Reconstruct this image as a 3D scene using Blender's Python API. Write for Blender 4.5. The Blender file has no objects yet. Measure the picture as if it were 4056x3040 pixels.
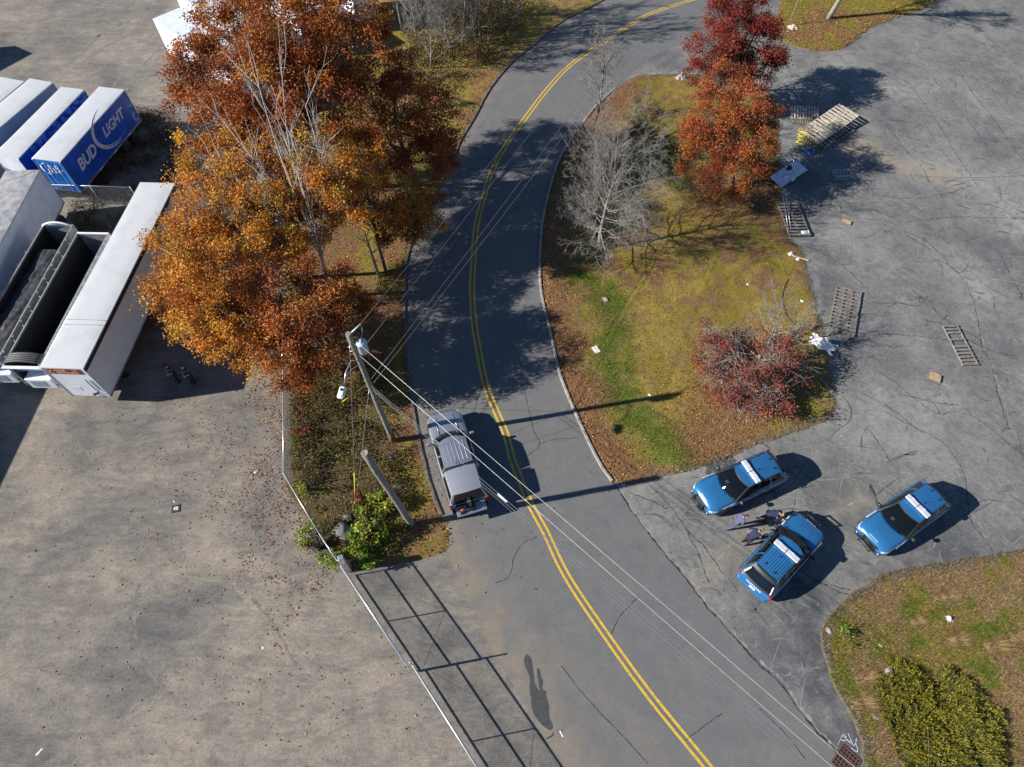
import bpy, bmesh, math, random
import numpy as np
from mathutils import Vector, Matrix, geometry

# ------------------------------------------------------------------ camera, sky, sun, exposure
R = math.radians
FPX, TH, CAMH = 2500.0, R(33.0), 32.0          # focal length in photo pixels, tilt from straight down, height in metres
SUN_EL, SUN_AZ = R(29.5), R(190.3)             # direction TO the sun: azimuth measured from +X
scene = bpy.context.scene
col = scene.collection
cam_data = bpy.data.cameras.new('camera'); cam = bpy.data.objects.new('camera', cam_data); col.objects.link(cam)
cam.location = (0, 0, CAMH); cam.rotation_euler = (TH, 0, 0)
cam_data.sensor_fit = 'HORIZONTAL'; cam_data.sensor_width = 36.0; cam_data.lens = 36.0 * FPX / 4056.0
cam_data.clip_start = 0.1; cam_data.clip_end = 2000
scene.camera = cam
world = bpy.data.worlds.new('World'); scene.world = world; world.use_nodes = True
wn = world.node_tree; bg = wn.nodes['Background']
sky = wn.nodes.new('ShaderNodeTexSky'); sky.sky_type = 'NISHITA'; sky.sun_disc = False
sky.sun_elevation = SUN_EL; sky.sun_rotation = R(90) - SUN_AZ
sky.altitude = 100; sky.air_density = 1.0; sky.dust_density = 0.0; sky.ozone_density = 6.0
wn.links.new(sky.outputs[0], bg.inputs[0]); bg.inputs[1].default_value = 0.055
sd = bpy.data.lights.new('sun', 'SUN'); sun = bpy.data.objects.new('sun', sd); col.objects.link(sun)
sd.energy = 4.6; sd.angle = R(0.53); sd.color = (1.0, 0.95, 0.87)
sdir = Vector((math.cos(SUN_EL) * math.cos(SUN_AZ), math.cos(SUN_EL) * math.sin(SUN_AZ), math.sin(SUN_EL)))
sun.rotation_euler = sdir.to_track_quat('Z', 'Y').to_euler(); sun.location = (-60, -10, 40)
vs = scene.view_settings
scene.display_settings.display_device = 'sRGB'
vs.view_transform = 'Standard'; vs.look = 'None'; vs.gamma = 1.0; vs.exposure = 0.95; vs.use_curve_mapping = False
try:
    scene.cycles.use_denoising = True; scene.cycles.max_bounces = 8; scene.cycles.transparent_max_bounces = 12
except Exception: pass

# ------------------------------------------------------------------ helpers
rng = np.random.default_rng(7)
random.seed(7)
S = 4056 / 2212.0
def AN(u, v, z=0.0):                            # full-size photo pixel -> the point at height z along that direction
    x = (u - 2028) / FPX; y = -(v - 1520) / FPX
    d = Vector((x, math.sin(TH) + y * math.cos(TH), -math.cos(TH) + y * math.sin(TH)))
    return Vector((0, 0, CAMH)) + d * ((z - CAMH) / d.z)
def at(x, y, z=0.0): return AN(x * S, y * S, z)
def pts(lst, z=0.0): return [at(a, b, z) for a, b in lst]

def tag(o, label=None, cat=None, group=None, kind=None):
    if label: o['label'] = label
    if cat: o['category'] = cat
    if group: o['group'] = group
    if kind: o['kind'] = kind
    return o
def empty(name, loc=(0, 0, 0), rz=0.0, label=None, cat=None, group=None):
    o = bpy.data.objects.new(name, None); col.objects.link(o); o.location = loc; o.rotation_euler = (0, 0, rz)
    o.empty_display_size = 0.3
    return tag(o, label, cat, group)
def link(name, me, mat=None, parent=None, loc=None, rot=None):
    o = bpy.data.objects.new(name, me); col.objects.link(o)
    if mat is not None and len(me.materials) == 0: me.materials.append(mat)
    if parent is not None: o.parent = parent
    if loc is not None: o.location = loc
    if rot is not None: o.rotation_euler = rot
    return o
def mesh_np(name, V, F, colr=None, smooth=False):
    V = np.asarray(V, 'f'); F = np.asarray(F, 'i')
    me = bpy.data.meshes.new(name); me.vertices.add(len(V)); me.vertices.foreach_set('co', V.ravel())
    me.loops.add(F.size); me.loops.foreach_set('vertex_index', F.ravel())
    me.polygons.add(len(F)); me.polygons.foreach_set('loop_start', np.arange(len(F), dtype='i') * F.shape[1])
    if smooth: me.polygons.foreach_set('use_smooth', np.ones(len(F), dtype=bool))
    me.update(calc_edges=True)
    if colr is not None:
        a = me.color_attributes.new('Col', 'FLOAT_COLOR', 'POINT')
        a.data.foreach_set('color', np.hstack([np.asarray(colr, 'f'), np.ones((len(V), 1), 'f')]).ravel())
    return me

class MB:
    """collects boxes, tubes and grids; build() makes ONE mesh object"""
    def __init__(s): s.v = []; s.f = []; s.sm = []
    def add(s, v, f, smooth=False):
        n = len(s.v); s.v += [tuple(p) for p in v]; s.f += [tuple(i + n for i in q) for q in f]; s.sm += [smooth] * len(f); return s
    def box(s, x0, x1, y0, y1, z0, z1, M=None):
        v = [Vector(p) for p in ((x0,y0,z0),(x1,y0,z0),(x1,y1,z0),(x0,y1,z0),(x0,y0,z1),(x1,y0,z1),(x1,y1,z1),(x0,y1,z1))]
        if M is not None: v = [M @ p for p in v]
        return s.add(v, [(0,3,2,1),(4,5,6,7),(0,1,5,4),(1,2,6,5),(2,3,7,6),(3,0,4,7)])
    def bbox(s, c, size, b=0.02, M=None):          # box with chamfered upright and top edges
        x, y, z = c; a, d, h = size[0] / 2, size[1] / 2, size[2] / 2
        v = []
        for zz, k in ((-h, 0), (h - b, 0), (h, b)):
            for sx, sy in ((-1,-1),(1,-1),(1,1),(-1,1)):
                px, py = a - k, d - k
                if sx * sy > 0: v += [(x+sx*(px-b), y+sy*py, z+zz), (x+sx*px, y+sy*(py-b), z+zz)] if False else [(x+sx*px, y+sy*(py-b), z+zz), (x+sx*(px-b), y+sy*py, z+zz)]
                else: v += [(x+sx*(px-b), y+sy*py, z+zz), (x+sx*px, y+sy*(py-b), z+zz)]
        v = [Vector(p) for p in v]
        # order each ring by angle
        out = []
        for r in range(3):
            ring = v[r*8:(r+1)*8]; out += sorted(ring, key=lambda p: math.atan2(p.y - y, p.x - x))
        if M is not None: out = [M @ p for p in out]
        f = []
        for r in range(2):
            for i in range(8): f.append((r*8+i, r*8+(i+1)%8, (r+1)*8+(i+1)%8, (r+1)*8+i))
        f.append(tuple(range(16, 24))); f.append(tuple(reversed(range(8))))
        return s.add(out, f)
    def tube(s, P, rad, n=6, caps=True, smooth=True):
        P = [Vector(p) for p in P]; m = len(P)
        if not hasattr(rad, '__len__'): rad = [rad] * m
        v = []; up = None
        for i, p in enumerate(P):
            t = (P[min(i+1, m-1)] - P[max(i-1, 0)])
            t = t.normalized() if t.length > 1e-9 else Vector((0,0,1))
            if up is None: up = Vector((0,0,1)) if abs(t.z) < 0.9 else Vector((1,0,0))
            a = t.cross(up)
            if a.length < 1e-6: a = t.orthogonal()
            a.normalize(); b = t.cross(a)
            up = a.cross(t) if False else up
            for k in range(n):
                an = 2 * math.pi * k / n
                v.append(p + (a * math.cos(an) + b * math.sin(an)) * rad[i])
        f = [(i*n+k, i*n+(k+1)%n, (i+1)*n+(k+1)%n, (i+1)*n+k) for i in range(m-1) for k in range(n)]
        s.add(v, f, smooth)
        if caps: 
            s.f.append(tuple(len(s.v)-len(v)+k for k in reversed(range(n)))); s.sm.append(False)
            s.f.append(tuple(len(s.v)-n+k for k in range(n))); s.sm.append(False)
        return s
    def grid(s, G, smooth=True, close=False):      # G: rows of points
        nr, nc = len(G), len(G[0])
        v = [p for r in G for p in r]
        f = [(i*nc+j, i*nc+j+1, (i+1)*nc+j+1, (i+1)*nc+j) for i in range(nr-1) for j in range(nc-1)]
        return s.add(v, f, smooth)
    def lathe(s, prof, n=16, M=None, smooth=True): # prof: (r,z) list, about Z
        v = []
        for r, z in prof:
            for k in range(n):
                a = 2*math.pi*k/n; p = Vector((r*math.cos(a), r*math.sin(a), z)); v.append(M @ p if M is not None else p)
        m = len(prof)
        f = [(i*n+k, i*n+(k+1)%n, (i+1)*n+(k+1)%n, (i+1)*n+k) for i in range(m-1) for k in range(n)]
        s.add(v, f, smooth); base = len(s.v) - len(v)
        s.f.append(tuple(base+k for k in reversed(range(n)))); s.sm.append(False)
        s.f.append(tuple(base+(m-1)*n+k for k in range(n))); s.sm.append(False)
        return s
    def mesh(s, name):
        me = bpy.data.meshes.new(name); me.from_pydata(s.v, [], s.f)
        me.polygons.foreach_set('use_smooth', np.array(s.sm, dtype=bool)); me.update(); return me
    def build(s, name, mat, parent=None, loc=None, rot=None): return link(name, s.mesh(name), mat, parent, loc, rot)

def fixn(o):
    bm = bmesh.new(); bm.from_mesh(o.data); bmesh.ops.recalc_face_normals(bm, faces=bm.faces); bm.to_mesh(o.data); bm.free(); return o

# ------------------------------------------------------------------ materials
def mat(name, c, rough=0.7, metal=0.0, var=0.15, scale=6.0, bump=0.0, bscale=40.0, c2=None, coat=0.0, spec=0.5, attr=None, detail=6.0, lo=0.35, hi=0.65):
    m = bpy.data.materials.new(name); m.use_nodes = True; nt = m.node_tree; b = nt.nodes['Principled BSDF']
    b.inputs['Roughness'].default_value = rough; b.inputs['Metallic'].default_value = metal
    b.inputs['Specular IOR Level'].default_value = spec
    if coat: b.inputs['Coat Weight'].default_value = coat; b.inputs['Coat Roughness'].default_value = 0.04
    tc = nt.nodes.new('ShaderNodeTexCoord'); no = nt.nodes.new('ShaderNodeTexNoise')
    no.inputs['Scale'].default_value = scale; no.inputs['Detail'].default_value = detail; no.inputs['Roughness'].default_value = 0.65
    nt.links.new(tc.outputs['Object'], no.inputs['Vector'])
    rp = nt.nodes.new('ShaderNodeValToRGB')
    rp.color_ramp.elements[0].position = lo; rp.color_ramp.elements[1].position = hi
    if c2 is None:
        a = tuple(max(0, x * (1 - var)) for x in c); d = tuple(min(1, x * (1 + var)) for x in c)
    else: a, d = c, c2
    rp.color_ramp.elements[0].color = (*a, 1); rp.color_ramp.elements[1].color = (*d, 1)
    nt.links.new(no.outputs['Fac'], rp.inputs[0])
    out = rp.outputs[0]
    if attr:
        at_ = nt.nodes.new('ShaderNodeAttribute'); at_.attribute_name = attr
        mx = nt.nodes.new('ShaderNodeMix'); mx.data_type = 'RGBA'; mx.blend_type = 'MULTIPLY'; mx.inputs[0].default_value = 1.0
        nt.links.new(at_.outputs['Color'], mx.inputs[6]); nt.links.new(out, mx.inputs[7]); out = mx.outputs[2]
    nt.links.new(out, b.inputs['Base Color'])
    if bump:
        n2 = nt.nodes.new('ShaderNodeTexNoise'); n2.inputs['Scale'].default_value = bscale; n2.inputs['Detail'].default_value = 4
        nt.links.new(tc.outputs['Object'], n2.inputs['Vector'])
        bp = nt.nodes.new('ShaderNodeBump'); bp.inputs['Strength'].default_value = bump; bp.inputs['Distance'].default_value = 0.02
        nt.links.new(n2.outputs['Fac'], bp.inputs['Height']); nt.links.new(bp.outputs[0], b.inputs['Normal'])
    return m
def leaf_mat(name, trans=0.35, rough=0.55):
    m = bpy.data.materials.new(name); m.use_nodes = True; nt = m.node_tree; b = nt.nodes['Principled BSDF']
    at_ = nt.nodes.new('ShaderNodeAttribute'); at_.attribute_name = 'Col'
    tc = nt.nodes.new('ShaderNodeTexCoord'); no = nt.nodes.new('ShaderNodeTexNoise'); no.inputs['Scale'].default_value = 25
    nt.links.new(tc.outputs['Object'], no.inputs['Vector'])
    mr = nt.nodes.new('ShaderNodeMapRange'); mr.inputs[3].default_value = 0.7; mr.inputs[4].default_value = 1.3
    nt.links.new(no.outputs['Fac'], mr.inputs[0])
    mx = nt.nodes.new('ShaderNodeVectorMath'); mx.operation = 'SCALE'
    nt.links.new(at_.outputs['Color'], mx.inputs[0]); nt.links.new(mr.outputs[0], mx.inputs['Scale'])
    nt.links.new(mx.outputs[0], b.inputs['Base Color']); b.inputs['Roughness'].default_value = rough
    b.inputs['Specular IOR Level'].default_value = 0.35
    tr = nt.nodes.new('ShaderNodeBsdfTranslucent'); nt.links.new(mx.outputs[0], tr.inputs['Color'])
    ms = nt.nodes.new('ShaderNodeMixShader'); ms.inputs[0].default_value = trans
    nt.links.new(b.outputs[0], ms.inputs[1]); nt.links.new(tr.outputs[0], ms.inputs[2])
    nt.links.new(ms.outputs[0], nt.nodes['Material Output'].inputs['Surface'])
    return m
def glass_mat(name, tint, alpha):
    m = bpy.data.materials.new(name); m.use_nodes = True; nt = m.node_tree; b = nt.nodes['Principled BSDF']
    b.inputs['Base Color'].default_value = (*tint, 1); b.inputs['Roughness'].default_value = 0.03; b.inputs['Specular IOR Level'].default_value = 0.8
    tr = nt.nodes.new('ShaderNodeBsdfTransparent'); tr.inputs[0].default_value = (0.55, 0.6, 0.6, 1)
    ms = nt.nodes.new('ShaderNodeMixShader'); ms.inputs[0].default_value = alpha
    nt.links.new(tr.outputs[0], ms.inputs[1]); nt.links.new(b.outputs[0], ms.inputs[2])
    nt.links.new(ms.outputs[0], nt.nodes['Material Output'].inputs['Surface'])
    return m

def node_ramp(nt, src, stops):
    r = nt.nodes.new('ShaderNodeValToRGB'); cr = r.color_ramp
    while len(cr.elements) > 1: cr.elements.remove(cr.elements[-1])
    cr.elements[0].position = stops[0][0]; cr.elements[0].color = (*stops[0][1], 1)
    for p, c in stops[1:]:
        e = cr.elements.new(p); e.color = (*c, 1)
    nt.links.new(src, r.inputs[0]); return r.outputs[0]
def node_mix(nt, fac, a, b, mode='MIX'):
    mx = nt.nodes.new('ShaderNodeMix'); mx.data_type = 'RGBA'; mx.blend_type = mode
    if isinstance(fac, (int, float)): mx.inputs[0].default_value = fac
    else: nt.links.new(fac, mx.inputs[0])
    for i, q in ((6, a), (7, b)):
        if isinstance(q, tuple): mx.inputs[i].default_value = (*q, 1)
        else: nt.links.new(q, mx.inputs[i])
    return mx.outputs[2]
def node_noise(nt, vec, scale, detail=6, rough=0.6, dist=0.0):
    n = nt.nodes.new('ShaderNodeTexNoise'); n.inputs['Scale'].default_value = scale; n.inputs['Detail'].default_value = detail
    n.inputs['Roughness'].default_value = rough; n.inputs['Distortion'].default_value = dist
    nt.links.new(vec, n.inputs['Vector']); return n.outputs['Fac']
def node_map(nt, vec, scale=(1, 1, 1), rot=0.0):
    m = nt.nodes.new('ShaderNodeMapping'); m.inputs['Scale'].default_value = scale; m.inputs['Rotation'].default_value = (0, 0, rot)
    nt.links.new(vec, m.inputs['Vector']); return m.outputs[0]
def ground_mat(name):
    m = bpy.data.materials.new(name); m.use_nodes = True; nt = m.node_tree; b = nt.nodes['Principled BSDF']
    tc = nt.nodes.new('ShaderNodeTexCoord'); b.inputs['Specular IOR Level'].default_value = 0.25
    return m, nt, b, tc.outputs['Object']
def node_bump(nt, b, h, strength=0.4, dist=0.02):
    bp = nt.nodes.new('ShaderNodeBump'); bp.inputs['Strength'].default_value = strength; bp.inputs['Distance'].default_value = dist
    nt.links.new(h, bp.inputs['Height']); nt.links.new(bp.outputs[0], b.inputs['Normal'])

def make_dirt():
    m, nt, b, v = ground_mat('dirt_gravel')
    big = node_noise(nt, v, 0.16, 5, 0.6, 0.6); mid = node_noise(nt, v, 1.3, 8, 0.7, 0.4); fine = node_noise(nt, v, 16, 5, 0.75)
    st = node_noise(nt, node_map(nt, v, (0.35, 1.0, 1), R(-55)), 0.7, 7, 0.7, 1.6)
    st2 = node_noise(nt, node_map(nt, v, (0.5, 1.5, 1), R(25)), 1.6, 8, 0.75, 2.0)
    c = node_ramp(nt, big, [(0.36, (0.140, 0.135, 0.127)), (0.48, (0.190, 0.174, 0.153)), (0.62, (0.255, 0.222, 0.184))])
    c = node_mix(nt, 0.75, c, node_ramp(nt, mid, [(0.36, (0.80, 0.805, 0.82)), (0.5, (0.99, 0.99, 0.99)), (0.64, (1.14, 1.13, 1.11))]), 'MULTIPLY')
    c = node_mix(nt, 0.75, c, node_ramp(nt, st, [(0.38, (0.74, 0.75, 0.78)), (0.5, (1, 1, 1)), (0.62, (1.2, 1.17, 1.12))]), 'MULTIPLY')
    c = node_mix(nt, 0.7, c, node_ramp(nt, st2, [(0.38, (0.80, 0.80, 0.82)), (0.5, (1, 1, 1)), (0.66, (1.2, 1.17, 1.12))]), 'MULTIPLY')
    c = node_mix(nt, 1.0, c, node_ramp(nt, fine, [(0.3, (0.68, 0.68, 0.70)), (0.5, (1, 1, 1)), (0.7, (1.28, 1.27, 1.25))]), 'MULTIPLY')
    sp = node_noise(nt, v, 6.5, 7, 0.8, 0.3); c = node_mix(nt, 0.9, c, node_ramp(nt, sp, [(0.34, (0.62, 0.62, 0.63)), (0.46, (0.97, 0.97, 0.97)), (0.56, (1.03, 1.03, 1.02)), (0.68, (1.35, 1.34, 1.32))]), 'MULTIPLY')
    nt.links.new(c, b.inputs['Base Color']); b.inputs['Roughness'].default_value = 0.95
    node_bump(nt, b, fine, 0.7, 0.03); return m
def make_asphalt(name, base, worn, crackle, streak, dust=None):
    m, nt, b, v = ground_mat(name)
    big = node_noise(nt, v, 0.14, 4, 0.55, 0.8); mid = node_noise(nt, v, 1.1, 8, 0.7, 0.5); fine = node_noise(nt, v, 28, 4, 0.8)
    c = node_ramp(nt, big, [(0.32, base), (0.68, worn)])
    c = node_mix(nt, 0.8 if crackle else 0.3, c, node_ramp(nt, mid, [(0.34, (0.66, 0.67, 0.70)), (0.5, (0.97, 0.97, 0.97)), (0.66, (1.32, 1.30, 1.26))]), 'MULTIPLY')
    if streak:
        for ang, k in ((R(12), 1.0), (R(-52), 0.9), (R(68), 0.8), (R(-15), 0.7)):
            st = node_noise(nt, node_map(nt, v, (1.0, 2.6, 1), ang), 1.0 + k, 8, 0.78, 3.0)
            c = node_mix(nt, streak * k, c, node_ramp(nt, st, [(0.50, (1, 1, 1)), (0.56, (1.12, 1.11, 1.09)), (0.63, (1.60, 1.57, 1.50))]), 'MULTIPLY')
            c = node_mix(nt, streak * k, c, node_ramp(nt, st, [(0.34, (0.55, 0.56, 0.60)), (0.44, (1, 1, 1))]), 'MULTIPLY')
    if crackle:
        ds = nt.nodes.new('ShaderNodeVectorMath'); ds.operation = 'ADD'
        nn = nt.nodes.new('ShaderNodeTexNoise'); nn.inputs['Scale'].default_value = 0.9; nn.inputs['Detail'].default_value = 6; nt.links.new(v, nn.inputs['Vector'])
        nt.links.new(v, ds.inputs[0]); nt.links.new(nn.outputs['Color'], ds.inputs[1])
        vo = nt.nodes.new('ShaderNodeTexVoronoi'); vo.feature = 'DISTANCE_TO_EDGE'; vo.inputs['Scale'].default_value = crackle
        nt.links.new(ds.outputs[0], vo.inputs['Vector'])
        gate = node_noise(nt, v, 0.35, 3, 0.5)
        edge = node_ramp(nt, vo.outputs['Distance'], [(0.0, (1, 1, 1)), (0.012, (0, 0, 0))])
        gm = node_ramp(nt, gate, [(0.5, (0, 0, 0)), (0.6, (0.75, 0.75, 0.75))])
        mk = node_mix(nt, 1.0, edge, gm, 'MULTIPLY')
        c = node_mix(nt, mk, c, (0.03, 0.031, 0.034))
    if dust == 'lot':
        a = nt.nodes.new('ShaderNodeAttribute'); a.attribute_name = 'Col'; sep = nt.nodes.new('ShaderNodeSeparateColor'); nt.links.new(a.outputs['Color'], sep.inputs[0])
        for ch, cc, sc in ((0, (0.285, 0.275, 0.252), 1.8), (1, (0.058, 0.062, 0.070), 0.8), (2, (0.27, 0.225, 0.165), 1.1)):
            dn = node_noise(nt, v, sc, 9, 0.75, 1.0); mr = nt.nodes.new('ShaderNodeMapRange'); mr.inputs[1].default_value = 0.36; mr.inputs[2].default_value = 0.60; nt.links.new(dn, mr.inputs[0])
            ad = nt.nodes.new('ShaderNodeMath'); ad.operation = 'MULTIPLY'; nt.links.new(sep.outputs[ch], ad.inputs[0]); nt.links.new(mr.outputs[0], ad.inputs[1]); c = node_mix(nt, ad.outputs[0], c, cc)
    elif dust:
        a = nt.nodes.new('ShaderNodeAttribute'); a.attribute_name = 'Col'
        dn = node_noise(nt, v, 0.9, 8, 0.7, 0.5)
        sep = nt.nodes.new('ShaderNodeSeparateColor'); nt.links.new(a.outputs['Color'], sep.inputs[0])
        ad = nt.nodes.new('ShaderNodeMath'); ad.operation = 'MULTIPLY'; nt.links.new(sep.outputs[0], ad.inputs[0])
        mr = nt.nodes.new('ShaderNodeMapRange'); mr.inputs[1].default_value = 0.3; mr.inputs[2].default_value = 0.65; nt.links.new(dn, mr.inputs[0])
        nt.links.new(mr.outputs[0], ad.inputs[1])
        c = node_mix(nt, ad.outputs[0], c, (0.235, 0.19, 0.14))
    c = node_mix(nt, 1.0, c, node_ramp(nt, fine, [(0.3, (0.68, 0.68, 0.7)), (0.5, (1, 1, 1)), (0.72, (1.35, 1.35, 1.33))]), 'MULTIPLY')
    nt.links.new(c, b.inputs['Base Color']); b.inputs['Roughness'].default_value = 0.88
    node_bump(nt, b, fine, 0.5, 0.012); return m
def make_verge():
    m, nt, b, v = ground_mat('verge_soil_grass')
    a = nt.nodes.new('ShaderNodeAttribute'); a.attribute_name = 'Col'
    mid = node_noise(nt, v, 2.2, 8, 0.75, 0.5); fine = node_noise(nt, v, 18, 5, 0.8)
    c = node_mix(nt, 0.9, a.outputs['Color'], node_ramp(nt, mid, [(0.28, (0.55, 0.55, 0.5)), (0.5, (1, 1, 1)), (0.72, (1.35, 1.3, 1.2))]), 'MULTIPLY')
    c = node_mix(nt, 1.0, c, node_ramp(nt, fine, [(0.3, (0.5, 0.5, 0.48)), (0.5, (1, 1, 1)), (0.72, (1.5, 1.45, 1.4))]), 'MULTIPLY')
    nt.links.new(c, b.inputs['Base Color']); b.inputs['Roughness'].default_value = 0.95
    node_bump(nt, b, fine, 1.0, 0.05); return m
def make_paint_line():
    m, nt, b, v = ground_mat('yellow_road_paint')
    n = node_noise(nt, v, 5.0, 8, 0.8); n2 = node_noise(nt, v, 40, 4, 0.8)
    c = node_ramp(nt, n, [(0.35, (0.20, 0.15, 0.06)), (0.45, (0.56, 0.36, 0.045)), (0.6, (0.64, 0.42, 0.05))])
    c = node_mix(nt, 0.8, c, node_ramp(nt, n2, [(0.3, (0.6, 0.6, 0.6)), (0.5, (1, 1, 1))]), 'MULTIPLY')
    nt.links.new(c, b.inputs['Base Color']); b.inputs['Roughness'].default_value = 0.8; return m

M = {}
M['dirt'] = make_dirt()
M['road'] = make_asphalt('road_asphalt', (0.128, 0.129, 0.131), (0.142, 0.141, 0.139), 0, 0.08, dust=True)
M['lot'] = make_asphalt('lot_asphalt', (0.098, 0.100, 0.104), (0.168, 0.166, 0.160), 0.5, 0.85, dust='lot')
M['verge'] = make_verge()
M['yellow'] = make_paint_line()
M['leaf'] = leaf_mat('autumn_leaves'); M['litter'] = leaf_mat('fallen_leaf', 0.15, 0.7); M['grassblade'] = leaf_mat('grass_blades', 0.25, 0.6)
M['crack'] = mat('crack_tar', (0.022, 0.023, 0.026), 0.8, var=0.4, scale=8)
M['dustline'] = mat('dusty_crack', (0.20, 0.19, 0.17), 0.95, var=0.4, scale=3)
M['track'] = mat('packed_tyre_track', (0.158, 0.148, 0.132), 0.95, var=0.3, scale=2)
M['scuff'] = mat('pale_scuff', (0.205, 0.20, 0.188), 0.95, var=0.25, scale=3)
M['darkscuff'] = mat('dark_tyre_scuff', (0.085, 0.087, 0.092), 0.9, var=0.25, scale=3)
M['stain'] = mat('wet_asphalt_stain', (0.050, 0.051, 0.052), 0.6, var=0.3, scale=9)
M['damp'] = mat('damp_asphalt', (0.055, 0.056, 0.058), 0.7, var=0.0, scale=5, c2=(0.13, 0.128, 0.122), lo=0.5, hi=0.62, detail=8)
M['kerb'] = mat('granite_kerb', (0.26, 0.245, 0.225), 0.85, var=0.3, scale=3, bump=0.4)
M['berm'] = mat('asphalt_berm', (0.12, 0.10, 0.085), 0.9, var=0.4, scale=5, bump=0.5)
M['bark'] = mat('brown_bark', (0.10, 0.082, 0.066), 0.9, var=0.4, scale=9, bump=0.6)
M['twig'] = mat('grey_brown_twigs', (0.19, 0.175, 0.16), 0.9, var=0.3, scale=6)
M['greybark'] = mat('grey_bark', (0.225, 0.21, 0.188), 0.85, var=0.3, scale=9, bump=0.4)
M['birch'] = mat('white_birch_bark', (0.46, 0.44, 0.40), 0.75, var=0.0, scale=7, c2=(0.24, 0.215, 0.19), lo=0.55, hi=0.75)
M['pole'] = mat('weathered_pole_wood', (0.21, 0.19, 0.165), 0.9, var=0.35, scale=7, bump=0.6, bscale=25)
M['polebase'] = mat('brown_treated_wood', (0.16, 0.085, 0.04), 0.9, var=0.35, scale=7, bump=0.5)
M['galv'] = mat('galvanised_steel', (0.56, 0.57, 0.58), 0.38, 0.85, var=0.15, scale=12)
M['galvrail'] = mat('bright_galvanised_rail', (0.72, 0.73, 0.74), 0.34, 0.6, var=0.12, scale=6)
M['wire'] = mat('grey_cable', (0.13, 0.135, 0.14), 0.6, 0.0, var=0.2, scale=4)
M['wirebright'] = mat('bare_aluminium_cable', (0.50, 0.50, 0.48), 0.45, 0.4, var=0.15, scale=4)
M['blackrub'] = mat('black_rubber', (0.018, 0.018, 0.019), 0.75, var=0.3, scale=10)
M['white'] = mat('white_painted_metal', (0.74, 0.76, 0.80), 0.42, var=0.06, scale=1.2)
M['roofwhite'] = mat('white_trailer_roof', (0.46, 0.475, 0.49), 0.5, var=0.0, scale=0.8, c2=(0.52, 0.535, 0.55), lo=0.34, hi=0.50, detail=5)
M['roofgrey'] = mat('scuffed_grey_roof', (0.20, 0.20, 0.21), 0.8, var=0.0, scale=2.2, c2=(0.40, 0.40, 0.41), bump=0.3)
M['greytrailer'] = mat('grey_trailer_side', (0.30, 0.31, 0.36), 0.5, var=0.1, scale=1.5)
M['offwhite'] = mat('dull_white_panel', (0.66, 0.70, 0.77), 0.45, var=0.1, scale=1.5)
M['budblue'] = mat('blue_trailer_wrap', (0.012, 0.070, 0.42), 0.35, var=0.35, scale=0.7, coat=0.3)
M['budlight'] = mat('bright_blue_wrap', (0.01, 0.16, 0.55), 0.35, var=0.4, scale=1.6)
M['splash'] = mat('blue_splash_wrap', (0.015, 0.06, 0.32), 0.4, var=0.0, scale=2.4, c2=(0.16, 0.34, 0.66), lo=0.46, hi=0.56)
M['decal'] = mat('white_decal', (0.80, 0.81, 0.82), 0.45, var=0.05)
M['silverdecal'] = mat('silver_decal', (0.55, 0.58, 0.62), 0.4, var=0.12)
M['darksteel'] = mat('dark_steel', (0.05, 0.05, 0.055), 0.55, 0.5, var=0.3, scale=6)
M['redsign'] = mat('maroon_sign', (0.20, 0.025, 0.02), 0.5, var=0.1)
M['tansign'] = mat('tan_lettering', (0.72, 0.50, 0.27), 0.6, var=0.1)
M['reflector'] = mat('red_reflector', (0.45, 0.02, 0.02), 0.3, var=0.1)
M['bluesticker'] = mat('blue_sticker', (0.03, 0.28, 0.62), 0.4, var=0.1)
M['bedgrey'] = mat('worn_grey_aluminium', (0.33, 0.34, 0.34), 0.5, 0.4, var=0.25, scale=3)
M['bedblack'] = mat('black_dump_bed', (0.020, 0.021, 0.023), 0.7, var=0.4, scale=3)
M['tarp'] = mat('black_tarp', (0.030, 0.030, 0.032), 0.55, var=0.4, scale=4)
M['policeblue'] = mat('french_blue_paint', (0.030, 0.165, 0.375), 0.26, 0.35, var=0.05, scale=2, coat=0.8)
M['policenavy'] = mat('navy_paint', (0.014, 0.045, 0.17), 0.28, 0.3, var=0.08, scale=2, coat=0.8)
M['truckgrey'] = mat('metallic_blue_grey_paint', (0.34, 0.365, 0.42), 0.28, 0.6, var=0.05, scale=3, coat=0.7)
M['capgrey'] = mat('satin_silver_cap', (0.38, 0.395, 0.44), 0.36, 0.5, var=0.04, scale=3, coat=0.3)
M['carglass'] = glass_mat('tinted_car_glass', (0.004, 0.006, 0.007), 0.55)
M['darkglass'] = glass_mat('privacy_glass', (0.004, 0.004, 0.005), 0.93)
M['plastic'] = mat('black_plastic', (0.016, 0.016, 0.018), 0.5, var=0.25, scale=8)
M['interior'] = mat('dark_interior', (0.022, 0.024, 0.024), 0.8, var=0.4, scale=5)
M['lightbar'] = mat('clear_light_bar', (0.50, 0.52, 0.58), 0.3, var=0.08, scale=8, coat=0.3)
M['headlamp'] = mat('headlamp_lens', (0.55, 0.62, 0.66), 0.1, var=0.2, scale=9, coat=0.8)
M['taillamp'] = mat('red_tail_lamp', (0.42, 0.012, 0.012), 0.18, var=0.2, scale=9, coat=0.8)
M['chrome'] = mat('chrome', (0.75, 0.76, 0.78), 0.12, 0.95, var=0.05)
M['tyre'] = mat('tyre_rubber', (0.022, 0.022, 0.023), 0.85, var=0.3, scale=12)
M['rim'] = mat('steel_rim', (0.25, 0.26, 0.27), 0.35, 0.8, var=0.15)
M['woodgrey'] = mat('weathered_grey_board', (0.17, 0.155, 0.14), 0.9, var=0.35, scale=5, bump=0.4)
M['woodpale'] = mat('pale_pallet_board', (0.46, 0.40, 0.32), 0.85, var=0.3, scale=5, bump=0.4)
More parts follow.
